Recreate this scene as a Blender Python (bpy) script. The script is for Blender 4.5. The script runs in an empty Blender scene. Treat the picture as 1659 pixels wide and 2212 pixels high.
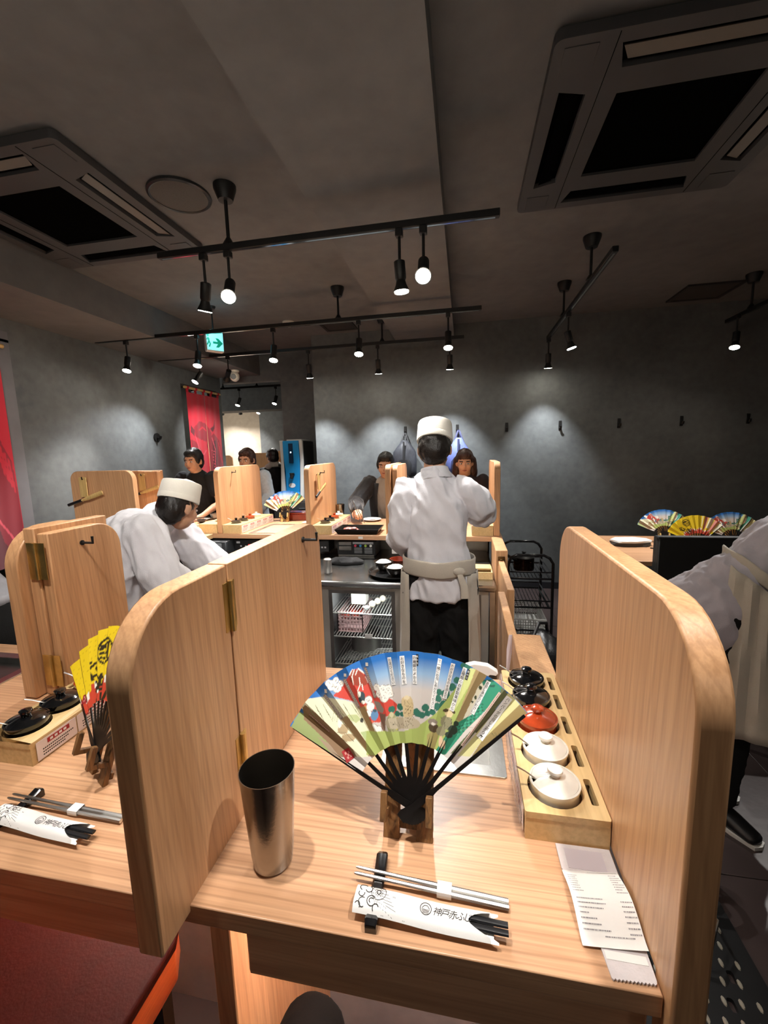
import bpy, bmesh, math, random
import numpy as np
from mathutils import Vector, Matrix, noise
from mathutils.geometry import tessellate_polygon
random.seed(7)
scene = bpy.context.scene
COL = scene.collection
# ---------------------------------------------------------------- camera
cam_d = bpy.data.cameras.new('camera'); cam = bpy.data.objects.new('camera', cam_d); COL.objects.link(cam)
cam_d.sensor_fit = 'HORIZONTAL'; cam_d.sensor_width = 36.0; cam_d.lens = 36.0 * 910.0 / 1659.0
cam_d.clip_start = 0.02; cam_d.clip_end = 60
cam.matrix_world = Matrix(((0.982409, -0.000144, 0.186744, 0.0), (0.184784, 0.145264, -0.971984, 0.0),
                           (-0.026987, 0.989393, 0.142735, 1.6), (0, 0, 0, 1)))
scene.camera = cam
# ---------------------------------------------------------------- world, exposure
world = bpy.data.worlds.new('world'); scene.world = world; world.use_nodes = True
world.node_tree.nodes['Background'].inputs[0].default_value = (0.9, 0.95, 1.0, 1)
world.node_tree.nodes['Background'].inputs[1].default_value = 0.02
scene.view_settings.view_transform = 'Standard'; scene.view_settings.look = 'None'
scene.view_settings.exposure = 1.85; scene.view_settings.gamma = 1.0; scene.view_settings.use_curve_mapping = False
SPOT_W = 62.0            # watts of one track spot
# ---------------------------------------------------------------- helpers
PI = math.pi
T = 0.98                 # height of the guests' counter
def lin(h):
    c = [int(h[i:i+2], 16) / 255 for i in (0, 2, 4)]
    return tuple(x / 12.92 if x <= .04045 else ((x + .055) / 1.055) ** 2.4 for x in c)
MATS = {}
def new_mat(name):
    m = bpy.data.materials.new(name); m.use_nodes = True
    return m, m.node_tree, m.node_tree.nodes['Principled BSDF']
def P(name, hexc, rough=.5, metal=0., var=0., scale=8., bump=0., bscale=60., trans=0., coat=0., alpha=1., ior=1.45, emit=0., sheen=0., sub=0.):
    """plain procedural material with a little noise in colour and relief"""
    if name in MATS: return MATS[name]
    m, nt, b = new_mat(name); c = lin(hexc)
    b.inputs['Base Color'].default_value = (*c, 1); b.inputs['Roughness'].default_value = rough
    b.inputs['Metallic'].default_value = metal; b.inputs['Transmission Weight'].default_value = trans
    b.inputs['Coat Weight'].default_value = coat; b.inputs['Coat Roughness'].default_value = .08
    b.inputs['Alpha'].default_value = alpha; b.inputs['IOR'].default_value = ior
    b.inputs['Sheen Weight'].default_value = sheen; b.inputs['Subsurface Weight'].default_value = sub
    if sub: b.inputs['Subsurface Radius'].default_value = (.02, .008, .005)
    if emit:
        b.inputs['Emission Color'].default_value = (*c, 1); b.inputs['Emission Strength'].default_value = emit
    tc = nt.nodes.new('ShaderNodeTexCoord')
    if var:
        n = nt.nodes.new('ShaderNodeTexNoise'); n.inputs['Scale'].default_value = scale; n.inputs['Detail'].default_value = 6
        nt.links.new(tc.outputs['Object'], n.inputs['Vector'])
        r = nt.nodes.new('ShaderNodeValToRGB'); e = r.color_ramp.elements
        e[0].position = .3; e[1].position = .7
        e[0].color = (*[x * (1 - var) for x in c], 1); e[1].color = (*[min(1, x * (1 + var)) for x in c], 1)
        nt.links.new(n.outputs['Fac'], r.inputs['Fac']); nt.links.new(r.outputs['Color'], b.inputs['Base Color'])
    if bump:
        n = nt.nodes.new('ShaderNodeTexNoise'); n.inputs['Scale'].default_value = bscale; n.inputs['Detail'].default_value = 5
        nt.links.new(tc.outputs['Object'], n.inputs['Vector'])
        bp = nt.nodes.new('ShaderNodeBump'); bp.inputs['Strength'].default_value = bump; bp.inputs['Distance'].default_value = .004
        nt.links.new(n.outputs['Fac'], bp.inputs['Height']); nt.links.new(bp.outputs['Normal'], b.inputs['Normal'])
    MATS[name] = m; return m
def wood(name, light, dark, axis='z', along=1.6, across=30., rough=.42, streak=.55, coat=.12, lines=.0, pitch=.016):
    if name in MATS: return MATS[name]
    m, nt, b = new_mat(name); N = nt.nodes.new; L = nt.links.new
    tc = N('ShaderNodeTexCoord'); mp = N('ShaderNodeMapping')
    s = {'x': (along, across, across), 'y': (across, along, across), 'z': (across, across, along)}[axis]
    mp.inputs['Scale'].default_value = s; L(tc.outputs['Object'], mp.inputs['Vector'])
    n1 = N('ShaderNodeTexNoise'); n1.inputs['Scale'].default_value = 1.; n1.inputs['Detail'].default_value = 4; n1.inputs['Distortion'].default_value = .6
    L(mp.outputs['Vector'], n1.inputs['Vector'])
    n2 = N('ShaderNodeTexNoise'); n2.inputs['Scale'].default_value = 5.5; n2.inputs['Detail'].default_value = 3
    L(mp.outputs['Vector'], n2.inputs['Vector'])
    n3 = N('ShaderNodeTexNoise'); n3.inputs['Scale'].default_value = .22; n3.inputs['Detail'].default_value = 2
    L(mp.outputs['Vector'], n3.inputs['Vector'])
    r1 = N('ShaderNodeValToRGB'); e = r1.color_ramp.elements
    e[0].position = .30; e[0].color = (*lin(dark), 1); e[1].position = .56; e[1].color = (*lin(light), 1)
    L(n1.outputs['Fac'], r1.inputs['Fac'])
    r3 = N('ShaderNodeValToRGB'); e = r3.color_ramp.elements
    e[0].position = .3; e[0].color = (.80, .77, .74, 1); e[1].position = .65; e[1].color = (1, 1, 1, 1); L(n3.outputs['Fac'], r3.inputs['Fac'])
    r2 = N('ShaderNodeValToRGB'); e = r2.color_ramp.elements
    e[0].position = .35; e[0].color = (.86, .84, .82, 1); e[1].position = .6; e[1].color = (1, 1, 1, 1); L(n2.outputs['Fac'], r2.inputs['Fac'])
    lt = N('ShaderNodeMix'); lt.data_type = 'RGBA'; lt.inputs[0].default_value = streak; lt.inputs[6].default_value = (*lin(light), 1); L(r1.outputs['Color'], lt.inputs[7])
    m1 = N('ShaderNodeMix'); m1.data_type = 'RGBA'; m1.blend_type = 'MULTIPLY'; m1.inputs[0].default_value = 1; L(lt.outputs[2], m1.inputs[6]); L(r2.outputs['Color'], m1.inputs[7])
    m2 = N('ShaderNodeMix'); m2.data_type = 'RGBA'; m2.blend_type = 'MULTIPLY'; m2.inputs[0].default_value = 1; L(m1.outputs[2], m2.inputs[6]); L(r3.outputs['Color'], m2.inputs[7])
    res = m2.outputs[2]
    if lines:                                   # fine growth-ring lines along the grain
        mq = N('ShaderNodeMapping'); k = .10; mq.inputs['Scale'].default_value = {'x': (k, 1, 1), 'y': (1, k, 1), 'z': (1, 1, k)}[axis]; L(tc.outputs['Object'], mq.inputs['Vector'])
        wv = N('ShaderNodeTexWave'); wv.wave_type = 'BANDS'; wv.bands_direction = 'DIAGONAL' if axis == 'z' else ('Y' if axis == 'x' else 'X')
        wv.inputs['Scale'].default_value = 2 * PI / 20 / pitch; wv.inputs['Distortion'].default_value = 9.; wv.inputs['Detail'].default_value = 3; wv.inputs['Detail Scale'].default_value = .35
        L(mq.outputs['Vector'], wv.inputs['Vector'])
        r4 = N('ShaderNodeValToRGB'); e = r4.color_ramp.elements; e[0].position = .02; e[0].color = (1 - lines, 1 - lines * 1.15, 1 - lines * 1.25, 1); e[1].position = .30; e[1].color = (1, 1, 1, 1); L(wv.outputs['Fac'], r4.inputs['Fac'])
        m3 = N('ShaderNodeMix'); m3.data_type = 'RGBA'; m3.blend_type = 'MULTIPLY'; m3.inputs[0].default_value = 1; L(res, m3.inputs[6]); L(r4.outputs['Color'], m3.inputs[7]); res = m3.outputs[2]
    L(res, b.inputs['Base Color'])
    b.inputs['Roughness'].default_value = rough; b.inputs['Coat Weight'].default_value = coat; b.inputs['Coat Roughness'].default_value = .25
    bp = N('ShaderNodeBump'); bp.inputs['Strength'].default_value = .12; bp.inputs['Distance'].default_value = .002
    L(n2.outputs['Fac'], bp.inputs['Height']); L(bp.outputs['Normal'], b.inputs['Normal'])
    MATS[name] = m; return m
def plaster(name, a, bcol, scale=1.6, rough=.72, bump=.25):
    if name in MATS: return MATS[name]
    m, nt, b = new_mat(name); N = nt.nodes.new; L = nt.links.new
    tc = N('ShaderNodeTexCoord')
    n1 = N('ShaderNodeTexNoise'); n1.inputs['Scale'].default_value = scale; n1.inputs['Detail'].default_value = 9; n1.inputs['Roughness'].default_value = .62
    n2 = N('ShaderNodeTexNoise'); n2.inputs['Scale'].default_value = scale * 9; n2.inputs['Detail'].default_value = 6
    L(tc.outputs['Object'], n1.inputs['Vector']); L(tc.outputs['Object'], n2.inputs['Vector'])
    ad = N('ShaderNodeMath'); ad.operation = 'MULTIPLY_ADD'; ad.inputs[1].default_value = .45; L(n2.outputs['Fac'], ad.inputs[0]); L(n1.outputs['Fac'], ad.inputs[2])
    r = N('ShaderNodeValToRGB'); e = r.color_ramp.elements
    e[0].position = .5; e[0].color = (*lin(a), 1); e[1].position = .95; e[1].color = (*lin(bcol), 1); L(ad.outputs[0], r.inputs['Fac'])
    L(r.outputs['Color'], b.inputs['Base Color']); b.inputs['Roughness'].default_value = rough
    bp = N('ShaderNodeBump'); bp.inputs['Strength'].default_value = bump; bp.inputs['Distance'].default_value = .004
    L(n2.outputs['Fac'], bp.inputs['Height']); L(bp.outputs['Normal'], b.inputs['Normal'])
    MATS[name] = m; return m
def attr_mat(name, attr='print', rough=.6, sheen=0.):
    if name in MATS: return MATS[name]
    m, nt, b = new_mat(name); a = nt.nodes.new('ShaderNodeAttribute'); a.attribute_name = attr
    nt.links.new(a.outputs['Color'], b.inputs['Base Color']); b.inputs['Roughness'].default_value = rough; b.inputs['Sheen Weight'].default_value = sheen
    MATS[name] = m; return m

class B:
    """collects pieces of ONE mesh"""
    def __init__(s): s.v = []; s.f = []; s.m = []
    def add(s, vf, mi=0):
        v, f = vf; o = len(s.v); s.v.extend(tuple(p) for p in v); s.f.extend(tuple(i + o for i in q) for q in f); s.m.extend([mi] * len(f)); return s
    def xf(s, M): s.v = [tuple(M @ Vector(p)) for p in s.v]; return s
def xfm(vf, M): return [tuple(M @ Vector(p)) for p in vf[0]], vf[1]
def bx(x0, x1, y0, y1, z0, z1, b=0.):
    X = (x0, x1); Y = (y0, y1); Z = (z0, z1)
    if b <= 0:
        v = [(X[i], Y[j], Z[k]) for i in (0, 1) for j in (0, 1) for k in (0, 1)]
        return v, [(0, 1, 3, 2), (4, 6, 7, 5), (0, 4, 5, 1), (2, 3, 7, 6), (0, 2, 6, 4), (1, 5, 7, 3)]
    v = []; s = (1, -1)
    for i in (0, 1):
        for j in (0, 1):
            for k in (0, 1):
                x, y, z = X[i], Y[j], Z[k]; xi, yi, zi = x + s[i] * b, y + s[j] * b, z + s[k] * b
                v += [(x, yi, zi), (xi, y, zi), (xi, yi, z)]
    I = lambda i, j, k, a: (i * 4 + j * 2 + k) * 3 + a
    f = []
    for i in (0, 1): f.append((I(i, 0, 0, 0), I(i, 1, 0, 0), I(i, 1, 1, 0), I(i, 0, 1, 0)))
    for j in (0, 1): f.append((I(0, j, 0, 1), I(1, j, 0, 1), I(1, j, 1, 1), I(0, j, 1, 1)))
    for k in (0, 1): f.append((I(0, 0, k, 2), I(1, 0, k, 2), I(1, 1, k, 2), I(0, 1, k, 2)))
    for i in (0, 1):
        for j in (0, 1): f.append((I(i, j, 0, 0), I(i, j, 0, 1), I(i, j, 1, 1), I(i, j, 1, 0)))
        for k in (0, 1): f.append((I(i, 0, k, 0), I(i, 0, k, 2), I(i, 1, k, 2), I(i, 1, k, 0)))
    for j in (0, 1):
        for k in (0, 1): f.append((I(0, j, k, 1), I(0, j, k, 2), I(1, j, k, 2), I(1, j, k, 1)))
    for i in (0, 1):
        for j in (0, 1):
            for k in (0, 1): f.append((I(i, j, k, 0), I(i, j, k, 1), I(i, j, k, 2)))
    return v, f
def loft(rings, closed=True, caps=True, loop=False):
    n = len(rings[0]); v = [p for r in rings for p in r]; f = []
    R = len(rings)
    for i in range(R if loop else R - 1):
        a = i * n; b = ((i + 1) % R) * n
        for j in range(n if closed else n - 1):
            k = (j + 1) % n; f.append((a + j, a + k, b + k, b + j))
    if caps and not loop: f.append(tuple(range(n))); f.append(tuple(range((R - 1) * n, R * n)))
    return v, f
def circ(n, a=1., b=None, ph=0.):
    b = a if b is None else b
    return [(a * math.cos(2 * PI * k / n + ph), b * math.sin(2 * PI * k / n + ph)) for k in range(n)]
def lathe(prof, n=24, c=(0, 0, 0), sx=1., sy=1., cap0=True, cap1=True):
    rings = [[(c[0] + r * x * sx, c[1] + r * y * sy, c[2] + z) for x, y in circ(n)] for r, z in prof]
    v, f = loft(rings, caps=False)
    if cap0: f.append(tuple(range(n)))
    if cap1: f.append(tuple(range((len(prof) - 1) * n, len(prof) * n)))
    return v, f
def frames(path, side=None):
    P_ = [Vector(p) for p in path]; out = []; prev = Vector(side) if side is not None else None
    for i, p in enumerate(P_):
        t = (P_[min(i + 1, len(P_) - 1)] - P_[max(i - 1, 0)]).normalized()
        if prev is None: prev = Vector((0, 0, 1)) if abs(t.z) < .9 else Vector((1, 0, 0))
        u = prev - t * prev.dot(t)
        if u.length < 1e-6: u = t.orthogonal()
        u.normalize(); out.append((p, t, u, t.cross(u)))
        if side is None: prev = u
    return out
def tube(path, r, n=10, side=None, caps=True, rnd=False, loop=False):
    """tube along a path; r a number, a list of numbers or a list of (half width, half depth)"""
    fr = frames(path, side); rs = r if isinstance(r, (list, tuple)) else [r] * len(path); rings = []
    rr = [(q if isinstance(q, (list, tuple)) else (q, q)) for q in rs]
    def ring(p, u, w, a, b): return [tuple(p + u * (a * x) + w * (b * y)) for x, y in circ(n)]
    if rnd:
        p, t, u, w = fr[0]; a, b = rr[0]; m = min(a, b)
        for s in (.15, .45, .8): rings.append(ring(p - t * (m * math.sqrt(1 - s * s) * .9), u, w, a * s, b * s))
    for (p, t, u, w), (a, b) in zip(fr, rr): rings.append(ring(p, u, w, a, b))
    if rnd:
        p, t, u, w = fr[-1]; a, b = rr[-1]; m = min(a, b)
        for s in (.8, .45, .15): rings.append(ring(p + t * (m * math.sqrt(1 - s * s) * .9), u, w, a * s, b * s))
    return loft(rings, caps=caps, loop=loop)
def ell(c, rx, ry, rz, n=14, M=None):
    """ellipsoid, optionally turned by M"""
    rings = []
    for i in range(n // 2 + 1):
        a = -PI / 2 + PI * (i + .02) / (n / 2 + .04); rr = max(math.cos(a), .03); rings.append([(rx * rr * x, ry * rr * y, rz * math.sin(a)) for x, y in circ(n)])
    v, f = loft(rings)
    if M is not None: v = [tuple(M @ Vector(p)) for p in v]
    return [(p[0] + c[0], p[1] + c[1], p[2] + c[2]) for p in v], f
def prism(poly, axis, a0, a1, holes=()):
    """polygon (list of 2D points) extruded along an axis; for 'x' the points are (y, z), for 'y' (x, z), for 'z' (x, y)"""
    put = {'x': lambda p, a: (a, p[0], p[1]), 'y': lambda p, a: (p[0], a, p[1]), 'z': lambda p, a: (p[0], p[1], a)}[axis]
    loops = [list(poly)] + [list(h) for h in holes]; v = []; f = []
    flat = [p for l in loops for p in l]; n = len(flat)
    v = [put(p, a0) for p in flat] + [put(p, a1) for p in flat]
    if holes:
        tri = tessellate_polygon([[Vector((p[0], p[1], 0)) for p in l] for l in loops])
        for t in tri: f.append(tuple(t)); f.append(tuple(i + n for i in reversed(t)))
    else: f.append(tuple(range(n))); f.append(tuple(range(2 * n - 1, n - 1, -1)))
    o = 0
    for l in loops:
        k = len(l)
        for i in range(k): j = (i + 1) % k; f.append((o + i, o + j, o + j + n, o + i + n))
        o += k
    return v, f
def rrect(x0, x1, y0, y1, r, seg=6, rs=None):
    """rounded rectangle; rs = radii for the corners (x0y0, x1y0, x1y1, x0y1)"""
    rs = rs or (r,) * 4; out = []
    for (cx, cy, a0), q in zip(((x0, y0, PI), (x1, y0, 1.5 * PI), (x1, y1, 0), (x0, y1, .5 * PI)), rs):
        if q <= 0: out.append((cx, cy)); continue
        ox = cx + (q if cx == x0 else -q); oy = cy + (q if cy == y0 else -q)
        for k in range(seg + 1): a = a0 + .5 * PI * k / seg; out.append((ox + q * math.cos(a), oy + q * math.sin(a)))
    return out
def disk(cx, cy, r, n=20, ry=None): return [(cx + x, cy + y) for x, y in circ(n, r, ry or r)]
LOC = {}
def mesh_of(name, b, mats, ang=38, recalc=True):
    me = bpy.data.meshes.new(name); me.from_pydata(b.v, [], b.f)
    for m in (mats if isinstance(mats, (list, tuple)) else [mats]): me.materials.append(m)
    if any(b.m): me.polygons.foreach_set('material_index', b.m)
    if recalc:
        bm = bmesh.new(); bm.from_mesh(me); bmesh.ops.recalc_face_normals(bm, faces=bm.faces); bm.to_mesh(me); bm.free()
    if ang > 0:
        me.polygons.foreach_set('use_smooth', [True] * len(me.polygons)); me.set_sharp_from_angle(angle=math.radians(ang))
    me.update(); return me
def link(name, me, parent=None):
    o = bpy.data.objects.new(name, me); COL.objects.link(o)
    if parent is not None: o.parent = parent; LOC[o.name] = LOC.get(parent.name, Vector((0, 0, 0)))
    return o
def obj(name, b, mats, parent=None, ang=38, recalc=True, bev=0.):
    """links b as ONE mesh object; coordinates are the place's own, the parent's position is taken off"""
    if not isinstance(b, B): b = B().add(b)
    if parent is not None:
        q = LOC.get(parent.name, Vector((0, 0, 0)))
        if q.length > 0: b.v = [(p[0] - q.x, p[1] - q.y, p[2] - q.z) for p in b.v]
    o = link(name, mesh_of(name, b, mats, ang, recalc), parent)
    if bev:
        md = o.modifiers.new('bevel', 'BEVEL'); md.width = bev; md.segments = 2; md.limit_method = 'ANGLE'
    return o
def tag(o, label=None, cat=None, group=None, kind=None):
    if label: o['label'] = label
    if cat: o['category'] = cat
    if group: o['group'] = group
    if kind: o['kind'] = kind
    return o
def thing(name, label, cat, loc=(0, 0, 0), group=None, rotz=0.):
    o = bpy.data.objects.new(name, None); COL.objects.link(o); o.empty_display_size = .05
    o.location = loc; o.rotation_euler[2] = rotz; LOC[o.name] = Vector(loc)
    return tag(o, label, cat, group)
def struct(name, b, mats, parent=None, **k):
    o = obj(name, b, mats, parent, **k)
    if parent is None: o['kind'] = 'structure'
    return o
def copy_tree(o, loc=None, rot=None, label=None, group=None, parent=None):
    c = o.copy(); COL.objects.link(c); c.parent = parent
    if loc is not None: c.location = loc
    if rot is not None: c.rotation_euler = rot
    if label: c['label'] = label
    if group: c['group'] = group
    for ch in [x for x in bpy.data.objects if x.parent == o]: copy_tree(ch, parent=c)
    return c
def text_vf(s, size=1., shear=0.):
    cu = bpy.data.curves.new('lettering', 'FONT'); cu.body = s; cu.size = size; cu.resolution_u = 2; cu.shear = shear
    o = bpy.data.objects.new('lettering', cu); COL.objects.link(o); bpy.context.view_layer.update()
    ev = o.evaluated_get(bpy.context.evaluated_depsgraph_get()); me = ev.to_mesh()
    v = [tuple(x.co) for x in me.vertices]; f = [tuple(p.vertices) for p in me.polygons]; ev.to_mesh_clear()
    bpy.data.objects.remove(o); bpy.data.curves.remove(cu)
    if v:
        x0 = min(p[0] for p in v); x1 = max(p[0] for p in v); y0 = min(p[1] for p in v); y1 = max(p[1] for p in v)
        v = [(p[0] - (x0 + x1) / 2, p[1] - (y0 + y1) / 2, 0) for p in v]
    return v, f
# ---------------------------------------------------------------- materials
W_Z = wood('wood_upright', 'd6a67a', 'ac784c', 'z', 1.1, 44, streak=.38, lines=.11, pitch=.009)
W_X = wood('wood_counter', 'd6a882', 'a06e48', 'x', 1.1, 46, streak=.42, rough=.36, coat=.2, lines=.17, pitch=.011)
W_Y = wood('wood_lengthwise', 'd6b086', 'b08458', 'y', 1.4, 34)
W_BOX = wood('pale_pine', 'e2c48e', 'd0ac70', 'y', 1.2, 22, streak=.35)
W_DARK = wood('scorched_wood', '8d643a', '2c1c10', 'z', 6, 130, rough=.6, streak=.8, coat=0)
W_BAMB = wood('bamboo', 'd8b878', 'b58c4c', 'z', 3, 60)
WALL = plaster('dark_plaster', '4c4f51', '666a6a', 1.7)
CEIL = plaster('ceiling_plaster', '5b5b5b', '6f6e6d', 1.1, rough=.85, bump=.3)
GREYP = plaster('pale_grey_plaster', 'a9a4a8', 'c2bdc0', 2.4)
BEIGEP = plaster('beige_plaster', '9a8f80', 'b3a796', 1.4)
BLACK = P('black_metal', '141414', .45, 0, .2, 20)
BLACKP = P('black_plastic', '17171a', .38, 0, .15, 20)
STEEL = P('brushed_steel', 'b9bab8', .28, 1., .10, 30, .06, 120)
STEELD = P('dull_steel', '8c8b88', .38, 1., .15, 14, .08, 90)
CHROME = P('chrome', 'd8d8d8', .1, 1.)
BRASS = P('brass', 'd2b878', .38, 1., .2, 30)
PAPER = P('white_paper', 'e9e7e4', .75, 0, .03, 20, .05, 200)
INK = P('ink', '1d1a18', .7)
RED_INK = P('red_ink', 'a0262a', .6, 0, .2, 400)
CERW = P('white_ceramic', 'e8e6dd', .16, 0, .04, 60, .03, 60, coat=.5)
CERK = P('black_ceramic', '0c0d0f', .1, 0, .4, 60, .05, 40, coat=1.)
CERR = P('red_ceramic', '9c3a1c', .14, 0, .3, 40, .05, 40, coat=.8)
GLASS = P('clear_glass', 'ffffff', .02, 0, trans=1., ior=1.45)
FILM = P('clear_film', 'ffffff', .08, 0, trans=.9, ior=1.2, alpha=.45)
SKIN = P('skin', 'c99a7d', .5, 0, .08, 40, .04, 150, sub=.15)
HAIRK = P('black_hair', '17120f', .38, 0, .5, 90, .5, 220)
HAIRB = P('brown_hair', '3a2118', .38, 0, .5, 90, .5, 220)
COATW = P('white_coat_cotton', 'd3d2d8', .8, 0, .04, 14, .3, 300, sheen=.2)
APRON = P('linen_apron', 'b9b1a4', .85, 0, .05, 14, .3, 300, sheen=.2)
CAPM = P('white_cap_cotton', 'ebe7dc', .85, 0, .03, 14, .25, 300, sheen=.2)
TROUS = P('black_trousers', '060607', .9, 0, .2, 30, .2, 200)
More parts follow.
